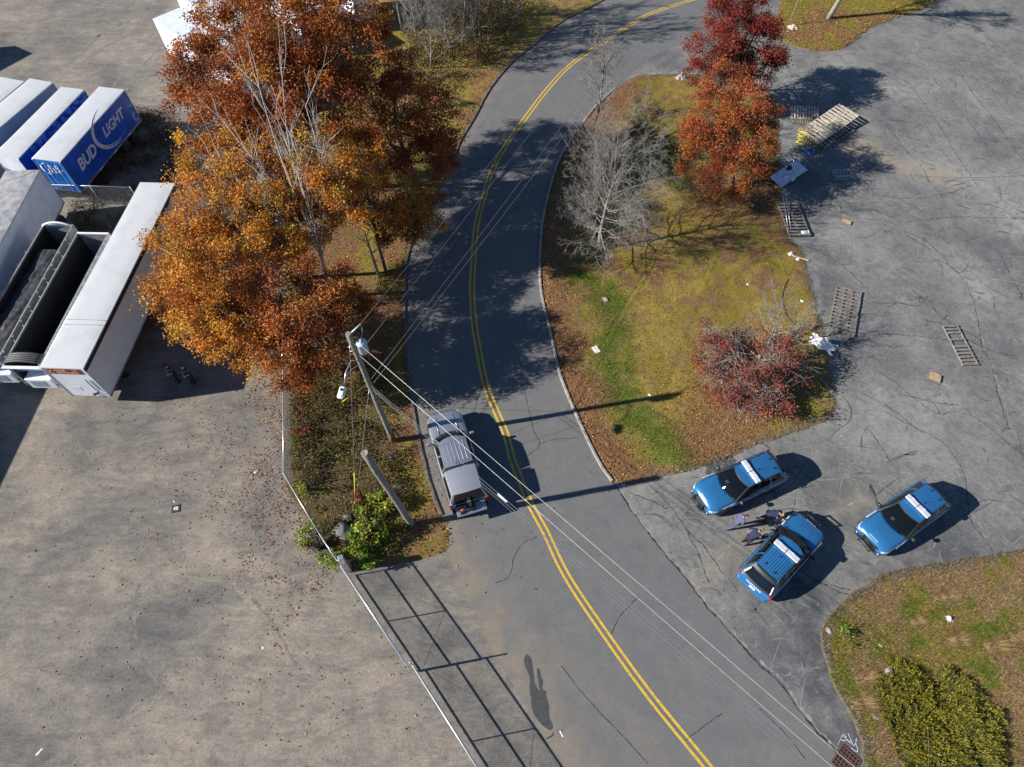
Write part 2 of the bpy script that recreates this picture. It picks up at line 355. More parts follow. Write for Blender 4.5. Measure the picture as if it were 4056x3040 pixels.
M['woodtan'] = mat('tan_plywood', (0.38, 0.26, 0.14), 0.8, var=0.35, scale=6, bump=0.3)
M['rock'] = mat('grey_fieldstone', (0.25, 0.24, 0.22), 0.9, var=0.35, scale=4, bump=0.8, bscale=14)
M['paper'] = mat('white_paper', (0.75, 0.75, 0.74), 0.8, var=0.1)
M['orange'] = mat('orange_plastic', (0.75, 0.14, 0.03), 0.45, var=0.1)
M['yellowpl'] = mat('yellow_plastic', (0.62, 0.47, 0.02), 0.45, var=0.15)
M['bluepl'] = mat('blue_plastic', (0.03, 0.13, 0.42), 0.45, var=0.2)
M['rust'] = mat('rusty_cast_iron', (0.11, 0.05, 0.035), 0.85, var=0.4, scale=12, bump=0.5)
M['black'] = mat('matt_black', (0.012, 0.012, 0.014), 0.6, var=0.2)
M['transformer'] = mat('pale_grey_enamel', (0.42, 0.50, 0.58), 0.35, var=0.06)
M['lampwhite'] = mat('white_lamp_housing', (0.68, 0.70, 0.70), 0.4, var=0.06)
M['cloth'] = mat('clothing_skin', (1, 1, 1), 0.85, var=0.12, scale=18, attr='Col')
M['sheetwhite'] = mat('scuffed_white_sheet', (0.62, 0.66, 0.72), 0.5, var=0.0, scale=3.5, c2=(0.34, 0.40, 0.50), lo=0.52, hi=0.62)
M['concrete'] = mat('pale_concrete', (0.34, 0.32, 0.29), 0.9, var=0.25, scale=5, bump=0.4)
M['needle'] = leaf_mat('evergreen_needles', 0.15, 0.6)
# ------------------------------------------------------------------ numpy utilities for the ground
_lat = np.random.default_rng(11).random((256, 256))
def vnoise(x, y):
    x = np.asarray(x, float); y = np.asarray(y, float)
    xi = np.floor(x).astype(int); yi = np.floor(y).astype(int); fx = x - xi; fy = y - yi
    fx = fx*fx*(3-2*fx); fy = fy*fy*(3-2*fy)
    g = lambda a, b: _lat[a % 256, b % 256]
    return (g(xi,yi)*(1-fx)+g(xi+1,yi)*fx)*(1-fy) + (g(xi,yi+1)*(1-fx)+g(xi+1,yi+1)*fx)*fy
def fbm(x, y, o=4):
    s = 0; a = 0.5; t = 0
    for k in range(o): s = s + a*vnoise(x*2**k+17*k, y*2**k+31*k); t += a; a *= 0.55
    return s/t
def inpoly(P, poly):
    x, y = P[:, 0], P[:, 1]; ins = np.zeros(len(P), bool); n = len(poly)
    for i in range(n):
        x0, y0 = poly[i][0], poly[i][1]; x1, y1 = poly[(i+1) % n][0], poly[(i+1) % n][1]
        c = ((y0 > y) != (y1 > y)); 
        if y1 != y0: ins ^= c & (x < (x1-x0)*(y-y0)/(y1-y0)+x0)
    return ins
def pdist(P, line):
    d = np.full(len(P), 1e9)
    for a, b in zip(line[:-1], line[1:]):
        a = np.array(a[:2]); b = np.array(b[:2]); ab = b-a; L = max(1e-9, ab@ab)
        t = np.clip(((P[:, :2]-a)@ab)/L, 0, 1); d = np.minimum(d, np.hypot(*((P[:, :2]-a-t[:, None]*ab).T)))
    return d
def smooth_line(P, step=0.5):
    P = [np.array(p[:2], float) for p in P]; Q = [2*P[0]-P[1]] + P + [2*P[-1]-P[-2]]; out = []
    for i in range(1, len(Q)-2):
        p0, p1, p2, p3 = Q[i-1:i+3]; n = max(2, int(np.linalg.norm(p2-p1)/step))
        for k in range(n):
            t = k/n
            out.append(0.5*((2*p1)+(-p0+p2)*t+(2*p0-5*p1+4*p2-p3)*t*t+(-p0+3*p1-3*p2+p3)*t**3))
    out.append(P[-1]); return np.array(out)
def ragged(L, amp, sc=1.3):
    n = np.gradient(L, axis=0); n = np.stack([-n[:, 1], n[:, 0]], 1); n /= np.linalg.norm(n, axis=1)[:, None]+1e-9
    a = (fbm(L[:, 0]*sc+5, L[:, 1]*sc+9, 4)-0.5)*2*amp
    return L + n*a[:, None]
def resample(L, n):
    d = np.r_[0, np.cumsum(np.hypot(*np.diff(L, axis=0).T))]; t = np.linspace(0, d[-1], n)
    return np.stack([np.interp(t, d, L[:, 0]), np.interp(t, d, L[:, 1])], 1)

# ------------------------------------------------------------------ outlines (photo positions on the ground)
road_l_px = [(1275,1745),(1206,1643),(1156,1561),(1103,1469),(1066,1406),(1028,1326),(990,1251),(962,1165),(957,1114),(930,1036),(910,941),(895,849),(886,777),(881,689),(882,604),(890,542),(911,490),(944,420),(974,360),(1002,300),(1032,248),(1064,190),(1110,135),(1160,95),(1222,45),(1282,15),(1335,-15),(1430,-55),(1560,-95)]
road_r_px = [(1905,1725),(1834,1643),(1804,1621),(1746,1561),(1684,1476),(1643,1438),(1581,1371),(1531,1316),(1473,1241),(1401,1154),(1366,1106),(1328,1049),(1303,1019),(1275,969),(1243,901),(1213,829),(1203,799),(1185,714),(1168,640),(1163,569),(1168,489),(1183,414),(1203,350),(1223,315),(1243,285),(1278,240),(1322,195),(1362,160),(1416,120),(1486,90),(1560,55),(1650,20),(1760,-20),(1900,-60)]
yellow_px = [(1580,1725),(1528,1656),(1406,1506),(1306,1368),(1223,1243),(1178,1149),(1146,1091),(1121,1029),(1106,991),(1093,939),(1066,876),(1049,831),(1033,752),(1023,689),(1020,627),(1022,577),(1029,489),(1049,414),(1066,363),(1102,300),(1139,250),(1181,195),(1231,142),(1294,98),(1368,50),(1418,25),(1496,0),(1600,-35),(1740,-75)]
island_px = [(1331,1049),(1306,1019),(1278,969),(1246,901),(1216,829),(1206,799),(1188,714),(1171,640),(1166,569),(1171,489),(1186,414),(1206,350),(1226,315),(1246,285),(1280,240),(1325,195),(1360,172),(1400,162),(1475,161),(1540,165),(1620,180),(1676,215),(1684,300),(1690,420),(1696,460),(1706,515),(1735,545),(1745,590),(1760,650),(1775,700),(1782,740),(1792,770),(1802,835),(1803,880),(1790,905),(1745,925),(1700,940),(1640,960),(1580,985),(1500,1015),(1450,1025),(1390,1042)]
leftv_px = [(612,840),(612,1027),(650,1095),(690,1160),(730,1222),(770,1232),(860,1218),(962,1192),(968,1150),(953,1114),(925,1036),(903,941),(887,849),(878,777),(874,689),(875,604),(883,542),(905,490),(940,420),(970,360),(998,300),(1028,248),(1060,190),(1106,135),(1156,95),(1218,45),(1278,15),(1330,-15),(1300,-70),(1000,-70),(800,0),(740,120),(690,250),(640,400),(615,550),(608,700)]
br_px = [(2300,1170),(2209,1184),(2110,1203),(2034,1216),(1909,1239),(1872,1268),(1834,1286),(1784,1336),(1771,1381),(1779,1428),(1799,1481),(1834,1543),(1859,1606),(1858,1638),(1885,1690),(1930,1745),(2260,1760),(2480,1600),(2480,1180)]
tr_px = [(1690,-10),(1667,70),(1701,95),(1784,112),(1831,100),(1866,70),(1907,50),(1972,27),(2029,2),(2110,-35),(2010,-95),(1820,-70)]
px2w = lambda L: np.array([tuple(at(a, b)[:2]) for a, b in L])

def zb(x, y): return 0.085 + 0.05*(fbm(np.asarray(x)*0.35, np.asarray(y)*0.35, 3)-0.5) + 0.035*(fbm(np.asarray(x)*1.7, np.asarray(y)*1.7, 2)-0.5)
GR = dict(olive=(0.215,0.175,0.030), yel=(0.295,0.222,0.055), tan=(0.235,0.165,0.085), green=(0.115,0.150,0.022), leaf=(0.19,0.100,0.052), dark=(0.075,0.062,0.034), soil=(0.17,0.14,0.105), straw=(0.26,0.175,0.09))
GR = {k: np.array(v) for k, v in GR.items()}
def mixc(a, b, t): return a*(1-t[:, None]) + b*t[:, None]
sm = lambda e0, e1, x: (lambda t: t*t*(3-2*t))(np.clip((x-e0)/(e1-e0), 0, 1))

isl_kerb = smooth_line(px2w(island_px[:16]), 0.4)
isl_rest = ragged(smooth_line(px2w(island_px[16:] + [island_px[0]]), 0.35), 0.16)
isl_poly = np.vstack([isl_kerb, isl_rest[:-1]])
swale = px2w([(1255,600),(1300,640),(1330,720),(1310,780),(1340,860),(1380,900),(1430,950),(1470,985)])
swale2 = px2w([(1660,470),(1600,520),(1530,540)])
def isl_color(P):
    n = fbm(P[:, 0]*0.5, P[:, 1]*0.5, 4); n2 = fbm(P[:, 0]*1.5+40, P[:, 1]*1.5, 3)
    c = mixc(np.tile(GR['yel'], (len(P), 1)), GR['olive'], sm(0.35, 0.62, n))
    c = mixc(c, GR['tan'], 0.7*sm(0.5, 0.66, n2))
    dk = pdist(P, isl_kerb); dl = pdist(P, px2w([(1560,420),(1640,430)]))
    c = mixc(c, GR['green'], 0.9*sm(1.35, 0.3, pdist(P, swale) + (n2-0.5)*3.2 + (n-0.5)*1.5))
    c = mixc(c, GR['green'], 0.55*sm(1.2, 0.2, pdist(P, swale2) + (n2-0.5)*1.5))
    c = mixc(c, GR['leaf'], 0.92*sm(2.9, 1.3, dk + (n-0.5)*3.0))
    c = mixc(c, GR['leaf'], 0.8*sm(3.6, 1.2, pdist(P, px2w([(1640,780),(1600,860),(1560,950)])) + (n-0.5)*3))
    c = mixc(c, GR['leaf'], 0.75*sm(4.2, 1.5, dl + (n-0.5)*2.5))
    c = mixc(c, GR['leaf'], 0.7*sm(24, 30, P[:, 1])*sm(0.4, 0.6, n2) )
    c = mixc(c, GR['soil'], 0.85*sm(0.55, 0.1, pdist(P, isl_rest) + (n2-0.5)*0.9))
    return c
def left_color(P):
    n = fbm(P[:, 0]*0.6, P[:, 1]*0.6, 4); n2 = fbm(P[:, 0]*1.6+40, P[:, 1]*1.6, 3)
    c = mixc(np.tile(GR['leaf'], (len(P), 1)), GR['olive'], 0.8*sm(0.45, 0.62, n))
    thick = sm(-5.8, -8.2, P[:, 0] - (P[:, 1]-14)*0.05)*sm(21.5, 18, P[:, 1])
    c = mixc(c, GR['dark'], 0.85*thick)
    c = mixc(c, GR['yel'], 0.7*sm(44, 50, P[:, 1])*sm(0.3, 0.6, n2))
    c = mixc(c, GR['green'], 0.5*sm(0.58, 0.72, n2))
    return c
def br_color(P):
    n = fbm(P[:, 0]*0.6+7, P[:, 1]*0.6, 4); n2 = fbm(P[:, 0]*1.8+40, P[:, 1]*1.8, 3)
    c = mixc(np.tile(GR['straw'], (len(P), 1)), GR['olive'], sm(0.36, 0.56, n))
    c = mixc(c, GR['green'], 0.9*sm(0.48, 0.64, n2)*sm(0.30, 0.55, n)); c = mixc(c, GR['tan'], 0.5*sm(0.5, 0.35, n2))
    return mixc(c, GR['soil'], 0.9*sm(0.5, 0.1, pdist(P, br_edge) + (n2-0.5)*0.8))
def tr_color(P):
    n = fbm(P[:, 0]*0.6+7, P[:, 1]*0.6, 4)
    c = mixc(np.tile(GR['leaf']*1.15, (len(P), 1)), GR['olive'], sm(0.42, 0.62, n + (P[:, 1]-62)*0.02))
    return c
def sheet(name, poly, colf, spacing, mat_, edge=0.3, zf=zb, label=None):
    poly = np.asarray(poly); lo = poly.min(0); hi = poly.max(0)
    gx, gy = np.meshgrid(np.arange(lo[0], hi[0], spacing), np.arange(lo[1], hi[1], spacing))
    P = np.stack([gx.ravel(), gy.ravel()], 1) + (rng.random((gx.size, 2))-0.5)*spacing*0.5
    P = P[inpoly(P, poly)]; P = P[pdist(P, np.vstack([poly, poly[:1]])) > spacing*0.4]
    A = [Vector(p) for p in poly] + [Vector(p) for p in P]; n = len(poly)
    vo, eo, fo, *_ = geometry.delaunay_2d_cdt(A, [(i, (i+1) % n) for i in range(n)], [], 1, 1e-5)
    X = np.array([tuple(v) for v in vo]); d = pdist(X, np.vstack([poly, poly[:1]]))
    z = 0.012 + (zf(X[:, 0], X[:, 1]) - 0.012)*sm(0.0, edge, d)
    me = mesh_np(name, np.c_[X, z], np.array([f for f in fo if len(f) == 3]), colf(X), smooth=True)
    bm = bmesh.new(); bm.from_mesh(me); bmesh.ops.recalc_face_normals(bm, faces=bm.faces)
    if sum(f.normal.z for f in bm.faces) < 0: bmesh.ops.reverse_faces(bm, faces=bm.faces)
    bm.to_mesh(me); bm.free()
    return tag(link(name, me, mat_), kind='structure')

# ground sheet to the horizon
g = MB(); N = 40
ex = np.sign(np.linspace(-1, 1, N+1))*np.abs(np.linspace(-1, 1, N+1))**2*600
g.grid([[(x, y+30, 0.0) for x in ex] for y in ex], smooth=False)
tag(g.build('ground', M['dirt']), kind='structure')
# parking lot
yel = smooth_line(px2w(yellow_px), 0.6)
lot_poly = np.vstack([yel, [[60, 78], [130, 78], [130, -30], [40, -30], [16, -12]]])
def flat(name, poly, z, mat_):
    tris = geometry.tessellate_polygon([[Vector((p[0], p[1], 0)) for p in poly]])
    me = mesh_np(name, [(p[0], p[1], z) for p in poly], np.array(tris)); 
    o = link(name, me, mat_)
    bm = bmesh.new(); bm.from_mesh(me); bmesh.ops.recalc_face_normals(bm, faces=bm.faces)
    if sum(f.normal.z for f in bm.faces) < 0: bmesh.ops.reverse_faces(bm, faces=bm.faces)
    bm.to_mesh(me); bm.free(); return o
def lot_color(P):
    n = fbm(P[:, 0]*0.35+3, P[:, 1]*0.35, 3)
    pale = 0.55*sm(3.5, .5, pdist(P, px2w([(1840,150),(1900,190),(1960,195)])))+0.5*sm(4, .5, pdist(P, px2w([(2000,330),(2100,420),(2200,480)])))+0.45*sm(1.2, .1, pdist(P, isl_rest))+0.5*sm(3, .5, pdist(P, px2w([(2040,560),(2120,640)])))+0.35*sm(5, 1, pdist(P, px2w([(1950,900),(2150,900)])))+0.25*sm(.5, .7, n)+0.45*sm(2.2, .3, pdist(P, px2w([(1360,1075),(1420,1140),(1560,1310)])))
    dark = 0.95*sm(2.4, .4, pdist(P, px2w([(1745,1300),(1745,1400),(1790,1510),(1830,1600)])))+0.7*sm(2.2, .4, pdist(P, px2w([(1900,1260),(2000,1225),(2200,1190)])))+0.6*sm(2.5, .4, pdist(P, px2w([(1770,560),(1790,650),(1810,760)])))+0.3*sm(.5, .36, n)
    tan = 0.8*sm(1.6, .2, pdist(P, px2w([(1840,300),(1960,365),(2040,385)])))+0.55*sm(.7, .1, pdist(P, px2w([(1480,1360),(1500,1280),(1560,1200),(1630,1140)])))+0.45*sm(.8, .1, pdist(P, px2w([(1800,1110),(1900,1060)])))
    return np.clip(np.stack([pale*1.25+.08, dark, tan*1.2], 1), 0, 1)
def lot_sheet():
    lo, hi = lot_poly.min(0), lot_poly.max(0); Q = []
    for sp, x1, y1 in ((0.6, 46, 68), (6.0, 200, 200)):
        gx, gy = np.meshgrid(np.arange(lo[0], hi[0], sp), np.arange(lo[1], hi[1], sp)); q = np.stack([gx.ravel(), gy.ravel()], 1)
        inner = (q[:, 0] < 46) & (q[:, 1] < 68) & (q[:, 1] > 0); q = q[inner if sp < 1 else ~inner]; Q.append(q[inpoly(q, lot_poly)])
    Q = np.vstack(Q); n = len(lot_poly); vo, eo, fo, *_ = geometry.delaunay_2d_cdt([Vector(p) for p in lot_poly]+[Vector(p) for p in Q], [(i, (i+1) % n) for i in range(n)], [], 1, 1e-5)
    X = np.array([tuple(v) for v in vo]); F = np.array([f for f in fo if len(f) == 3]); A = X[F]; cr = (A[:, 1, 0]-A[:, 0, 0])*(A[:, 2, 1]-A[:, 0, 1])-(A[:, 1, 1]-A[:, 0, 1])*(A[:, 2, 0]-A[:, 0, 0]); F[cr < 0] = F[cr < 0][:, ::-1]
    return link('parking_lot', mesh_np('parking_lot', np.c_[X, np.full(len(X), .004)], F, lot_color(X)), M['lot'])
lot = tag(lot_sheet(), kind='structure')
# road: a strip with a dust mask along its dirty edge
NL = 260; NA = 22
rl = smooth_line(px2w(road_l_px), 0.5); rl[:60] = ragged(rl[:60], 0.12, 1.0)
rr = smooth_line(px2w(road_r_px), 0.5)
RL = resample(rl, NL); RR = resample(rr, NL)
t = np.linspace(0, 1, NA)
X = RL[:, None, :]*(1-t[None, :, None]) + RR[:, None, :]*t[None, :, None]
Z = np.full((NL, NA), 0.008)
P2 = X.reshape(-1, 2)
dust = sm(2.6, 0.1, pdist(P2, rl))*sm(15, 9, P2[:, 1])*0.95 + 0.5*sm(1.0, 0.1, pdist(P2, rl)) + 0.55*sm(1.3, 0.2, pdist(P2, px2w([(1160,1400),(1290,1500),(1420,1640)])) )*0.6
Fi = [(i*NA+j, i*NA+j+1, (i+1)*NA+j+1, (i+1)*NA+j) for i in range(NL-1) for j in range(NA-1)]
road = tag(link('road', mesh_np('road', np.c_[P2, Z.ravel()], Fi, np.repeat(np.clip(dust, 0, 1)[:, None], 3, 1)), M['road']), kind='structure')
# verges
island = sheet('grass_island', isl_poly, isl_color, 0.35, M['verge'])
br_edge = ragged(smooth_line(px2w(br_px[1:15]), 0.35), 0.12)
br_poly = np.vstack([br_edge, px2w(br_px[15:] + br_px[:1])])
sheet('grass_verge_corner', br_poly, br_color, 0.3, M['verge'])
lv_poly = np.vstack([ragged(smooth_line(px2w(leftv_px[:9]), 0.4), 0.1), smooth_line(px2w(leftv_px[9:28]), 0.5), ragged(smooth_line(px2w(leftv_px[28:] + leftv_px[:1]), 0.6), 0.3)[:-1]])
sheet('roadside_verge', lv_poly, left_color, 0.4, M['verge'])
tr_poly = np.vstack([ragged(smooth_line(px2w(tr_px[1:10]), 0.5), 0.2), px2w(tr_px[10:] + tr_px[:1])])
sheet('grass_verge_far', tr_poly, tr_color, 0.5, M['verge'])

def ribbon(L, w, z, jitter=0.0):
    L = np.asarray(L); n = np.gradient(L, axis=0); n = np.stack([-n[:, 1], n[:, 0]], 1); n /= np.linalg.norm(n, axis=1)[:, None]+1e-9
    ww = (w*(1+jitter*(rng.random(len(L))*2-1)))[:, None] if jitter else w
    A = L + n*ww/2; B = L - n*ww/2; k = len(L)
    return np.c_[np.vstack([A, B]), np.full(2*k, z)], np.array([(k+i, k+i+1, i+1, i) for i in range(k-1)])
def ribbons(name, lines, w, z, mat_, parent, jitter=0.4, rag=0.06):
    V = []; F = []; off = 0
    for L in lines:
        v, f = ribbon(ragged(smooth_line(px2w(L), 0.12), rag, 3.0), w, z, jitter); V.append(v); F.append(f+off); off += len(v)
    o = link(name, mesh_np(name, np.vstack(V), np.vstack(F)), mat_, parent); return o
# double yellow line
def offset(L, d):
    n = np.gradient(L, axis=0); n = np.stack([-n[:, 1], n[:, 0]], 1); n /= np.linalg.norm(n, axis=1)[:, None]+1e-9; return L + n*d
for d in (-0.145, 0.145):
    v, f = ribbon(offset(yel, d), 0.125, 0.0125, 0.05); link('painted_line', mesh_np('painted_line', v, f), M['yellow'], road)
# cracks read from the photograph
lot_cracks = [[(1828,600),(1875,545),(1905,580),(1950,545)],[(1540,905),(1560,930)]][:0] + [
 [(1870,560),(1945,600),(1985,640),(2030,680),(2070,710),(2115,735),(2140,790),(2155,850),(2180,930)],
 [(1985,640),(1990,655),(2005,640)],[(1960,650),(1995,645),(2010,655),(2035,690),(2045,680)],[(1915,665),(1940,655),(1965,660),(1990,660)],
 [(2020,560),(2060,580),(2090,620),(2110,680),(2118,740),(2130,770)],[(1950,500),(2000,520),(2040,560),(2070,590),(2090,575),(2075,565)],
 [(1900,480),(1960,510),(2010,540)],[(2090,735),(2150,760),(2195,770)],[(1840,700),(1890,720),(1960,725),(2050,735)],
 [(1890,800),(1940,830),(1985,870),(2030,895),(2060,890),(2100,900),(2150,935),(2212,985)],[(2030,895),(2015,870),(2000,860)],
 [(1860,850),(1920,880),(1980,925),(2030,950),(2060,985),(2085,1030),(2090,1090),(2100,1130),(2130,1170),(2150,1200)],
 [(1940,850),(2020,870),(2070,875)],[(1665,970),(1650,960),(1625,955)],[(1700,950),(1720,955)],
 [(1880,930),(1900,960),(1925,1000)],[(1640,1170),(1700,1120),(1720,1080)],[(1680,1060),(1760,1050)],
 [(1700,1190),(1740,1240),(1790,1265),(1840,1275)],[(1760,1255),(1860,1300),(1880,1318)],
 [(1405,1050),(1450,1095),(1480,1140),(1520,1180),(1545,1215),(1560,1240)],[(1360,1065),(1400,1080),(1440,1100)],[(1480,1140),(1510,1200),(1530,1260)],
 [(1900,150),(1960,180),(2000,230),(2040,290),(2070,340),(2110,400)],[(1890,250),(1930,290),(1960,330),(1990,360),(2010,400)],
 [(1940,220),(1990,260),(2030,320),(2080,380)],[(2000,180),(2040,200),(2075,240),(2120,300),(2160,350)],[(2070,150),(2100,200),(2140,250),(2190,320),(2212,350)],
 [(1840,280),(1900,260),(1970,265)],[(1880,420),(1960,430),(2040,420),(2100,400)],[(1850,470),(1950,480),(2050,470),(2212,472)],[(1960,380),(2080,385),(2212,380)],
 [(2110,60),(2150,95),(2190,130)],[(2060,110),(2110,120),(2150,100)],[(2160,550),(2190,610),(2212,650)],[(1760,540),(1800,560),(1850,600),(1880,640)]]
ribbons('crack', lot_cracks, 0.034, 0.0085, M['crack'], lot, 0.7, 0.10)
ribbons('dusty_crack', [[(1600,430),(1650,450)],[(1850,440),(1930,480),(2000,530),(2060,580),(2130,600),(2212,615)],[(2060,600),(2090,660),(2115,720),(2140,790),(2170,870),(2200,960)],[(1800,290),(1870,330),(1930,360)],[(2085,1090),(2130,1160),(2180,1240)][:2],
  [(1480,1340),(1500,1280),(1560,1200),(1630,1140),(1660,1120)],[(1520,1450),(1535,1400),(1560,1330)],[(1790,1110),(1850,1085)]], 0.07, 0.0075, M['dustline'], lot, 1.0, 0.14)
road_cracks = [[(900,1005),(935,985),(948,975)],[(1018,900),(1030,870),(1045,820)],[(1128,820),(1150,920),(1165,960),(1140,985)],[(1165,960),(1200,950),(1250,945)],
 [(1060,1215),(1045,1300),(1110,1270),(1130,1235),(1225,1165)][:0] or [(1070,1260),(1100,1245),(1110,1205),(1130,1175),(1160,1160)],[(1320,1370),(1340,1330),(1380,1290)],
 [(1212,1440),(1260,1500),(1300,1545),(1345,1590),(1400,1650)],[(1480,1600),(1560,1540)],[(1640,1530),(1700,1590),(1740,1640)]]
ribbons('crack', road_cracks, 0.028, 0.0128, M['crack'], road, 0.6, 0.05)
seam = road_r_px[1:13]
ribbons('edge_seam', [seam], 0.06, 0.0126, M['crack'], road, 0.9, 0.10)
ribbons('dusty_edge', [[(a+5, b-4) for a, b in seam[1:]]], 0.09, 0.0082, M['dustline'], road, 1.0, 0.12)
# patched dark asphalt at the corner verge and wet marks
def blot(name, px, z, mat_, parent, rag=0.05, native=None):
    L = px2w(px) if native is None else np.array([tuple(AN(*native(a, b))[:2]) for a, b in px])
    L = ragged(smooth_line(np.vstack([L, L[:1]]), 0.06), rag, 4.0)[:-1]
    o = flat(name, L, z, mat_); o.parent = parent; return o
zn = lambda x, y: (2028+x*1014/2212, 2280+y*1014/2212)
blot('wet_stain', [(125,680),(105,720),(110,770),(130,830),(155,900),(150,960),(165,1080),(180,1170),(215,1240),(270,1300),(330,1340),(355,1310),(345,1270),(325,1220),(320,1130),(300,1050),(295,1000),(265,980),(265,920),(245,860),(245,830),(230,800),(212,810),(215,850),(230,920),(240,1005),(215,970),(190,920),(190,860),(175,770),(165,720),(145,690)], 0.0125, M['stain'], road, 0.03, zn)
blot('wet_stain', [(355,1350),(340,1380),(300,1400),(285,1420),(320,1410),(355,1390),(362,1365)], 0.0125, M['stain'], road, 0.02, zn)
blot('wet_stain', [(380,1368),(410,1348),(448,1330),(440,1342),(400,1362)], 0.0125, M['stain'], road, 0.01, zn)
blot('wet_stain', [(1530,1002),(1556,985),(1590,992),(1575,1015),(1545,1030),(1522,1022)], 0.0085, M['damp'], lot, 0.25)
ribbons('wet_stain', [[(1881,1047),(1888,1068),(1896,1090),(1900,1105)]], 0.12, 0.0086, M['stain'], lot, 0.9, 0.1)
# kerbs
def sweep(L, w, h, z0=0.0):
    n = np.gradient(L, axis=0); n = np.stack([-n[:, 1], n[:, 0]], 1); n /= np.linalg.norm(n, axis=1)[:, None]+1e-9
    prof = [(-w/2, z0), (-w/2, h*0.8), (-w*0.35, h), (w*0.35, h), (w/2, h*0.85), (w/2, z0)]
    mb = MB(); G = [[(p[0]+q[0]*a, p[1]+q[1]*a, z) for a, z in prof] for p, q in zip(L, n)]
    mb.grid(G, smooth=False); k = len(prof); b0 = len(mb.v)-len(L)*k
    mb.f.append(tuple(b0+i for i in range(k))); mb.sm.append(False); mb.f.append(tuple(b0+(len(L)-1)*k+i for i in reversed(range(k)))); mb.sm.append(False)
    return mb
kerb = empty('kerb', (0, 0, 0)); kerb['kind'] = 'structure'
kl = isl_kerb; dl_ = np.r_[0, np.cumsum(np.hypot(*np.diff(kl, axis=0).T))]; pos = 0.3
while pos < dl_[-1]-0.5:
    ln = rng.uniform(1.8, 2.6); tt = np.linspace(pos+0.012, min(pos+ln-0.012, dl_[-1]), 6)
    Lk = np.stack([np.interp(tt, dl_, kl[:, 0]), np.interp(tt, dl_, kl[:, 1])], 1) + rng.normal(0, 0.008, 2)
    fixn(sweep(Lk, 0.16, 0.135+rng.uniform(-0.012, 0.012), -0.05).build('kerb_stone', M['kerb'], kerb)); pos += ln
bl = smooth_line(px2w(leftv_px[9:28]), 0.5)
tag(fixn(sweep(ragged(bl, 0.05, 2), 0.2, 0.10, -0.03).build('asphalt_berm', M['berm'])), kind='structure')

# tyre tracks pressed into the yard
ribbons('tyre_track', [[(255,240),(275,190),(300,150),(330,120),(352,95)][::-1],[(130,130),(200,85),(290,40),(340,10)],[(160,150),(230,100),(320,55)],[(20,60),(110,40),(200,10)],[(225,215),(255,175),(290,140)],[(30,200),(90,160),(160,130),(230,60)]], 0.22, 0.003, M['track'], bpy.data.objects['ground'], 0.7, 0.15)
ribbons('tyre_track', [[(300,1260),(290,1330),(300,1400),(330,1460),(390,1530)],[(545,1290),(590,1350),(640,1440)],[(480,1250),(520,1300)]], 0.14, 0.003, M['track'], bpy.data.objects['ground'], 0.9, 0.12)

# scuffs and tyre scratches on the worn lot
def scuffs(name, n, w0, w1, l0, l1, z, mat_, seed):
    r = np.random.default_rng(seed); area = px2w([(1480,1330),(1400,1060),(1820,930),(1790,560),(1720,180),(1850,110),(2212,20),(2330,400),(2330,1150),(1880,1240),(1760,1330),(1840,1600)]); V = []; F = []; off = 0
    lo, hi = area.min(0), area.max(0); P = lo+(hi-lo)*r.random((n*4, 2)); P = P[inpoly(P, area)]; P = P[~inpoly(P, isl_poly)][:n]
    for p in P:
        a = r.choice([.2, -.9, 1.2, 2.6, -.2])+r.normal(0, .25); L = r.uniform(l0, l1)*r.random(); k = 6; t = np.linspace(-.5, .5, k); bend = r.normal(0, .12)*L
        line = p+np.stack([np.cos(a)*t*L-np.sin(a)*bend*(1-4*t*t), np.sin(a)*t*L+np.cos(a)*bend*(1-4*t*t)], 1); ww = r.uniform(w0, w1)*np.sin(np.pi*np.linspace(.08, .92, k)); nn = np.array([-np.sin(a), np.cos(a)])
        V.append(np.c_[np.vstack([line+nn*ww[:, None]/2, line-nn*ww[:, None]/2]), np.full(2*k, z)]); F.append(np.array([(k+i, k+i+1, i+1, i) for i in range(k-1)])+off); off += 2*k
    o = link(name, mesh_np(name, np.vstack(V), np.vstack(F)), mat_, lot); o['kind'] = 'stuff'
scuffs('pale_scuffs', 900, .012, .06, .5, 3.2, .0068, M['scuff'], 5); scuffs('dark_scuffs', 420, .03, .14, .6, 3.0, .0062, M['darkscuff'], 6)
# ------------------------------------------------------------------ foliage tools
def leaves(C, size, cols, droop=0.35, aspect=0.6, up=0.0):
    n = len(C); nn = rng.normal(size=(n, 3))*0.62 + np.array([-0.12, -0.05, 0.62]); d = np.cross(nn, rng.normal(size=(n, 3))); d /= np.linalg.norm(d, axis=1)[:, None]+1e-9
    d[:, 2] -= droop - up; d /= np.linalg.norm(d, axis=1)[:, None]+1e-9
    s = np.cross(d, nn); s /= np.linalg.norm(s, axis=1)[:, None]+1e-9; nn = np.cross(s, d)
    sz = np.broadcast_to(size, (n,))[:, None]; w = sz*aspect*0.5
    base = C - d*sz*0.5; tip = C + d*sz*0.5; l = C + s*w + nn*sz*0.12; q = C - s*w + nn*sz*0.12
    V = np.stack([base, l, tip, q], 1).reshape(-1, 3); i = np.arange(n)[:, None]*4
    F = np.vstack([i+[0, 1, 2], i+[0, 2, 3]]); return V, F, np.repeat(cols, 4, 0)
def pal(n, P, W=None, jit=0.2):
    P = np.array(P); W = np.ones(len(P)) if W is None else np.array(W, float); k = rng.choice(len(P), n, p=W/W.sum())
    return P[k]*(1+rng.normal(0, jit, (n, 1)))*(1+rng.normal(0, 0.06, (n, 3)))
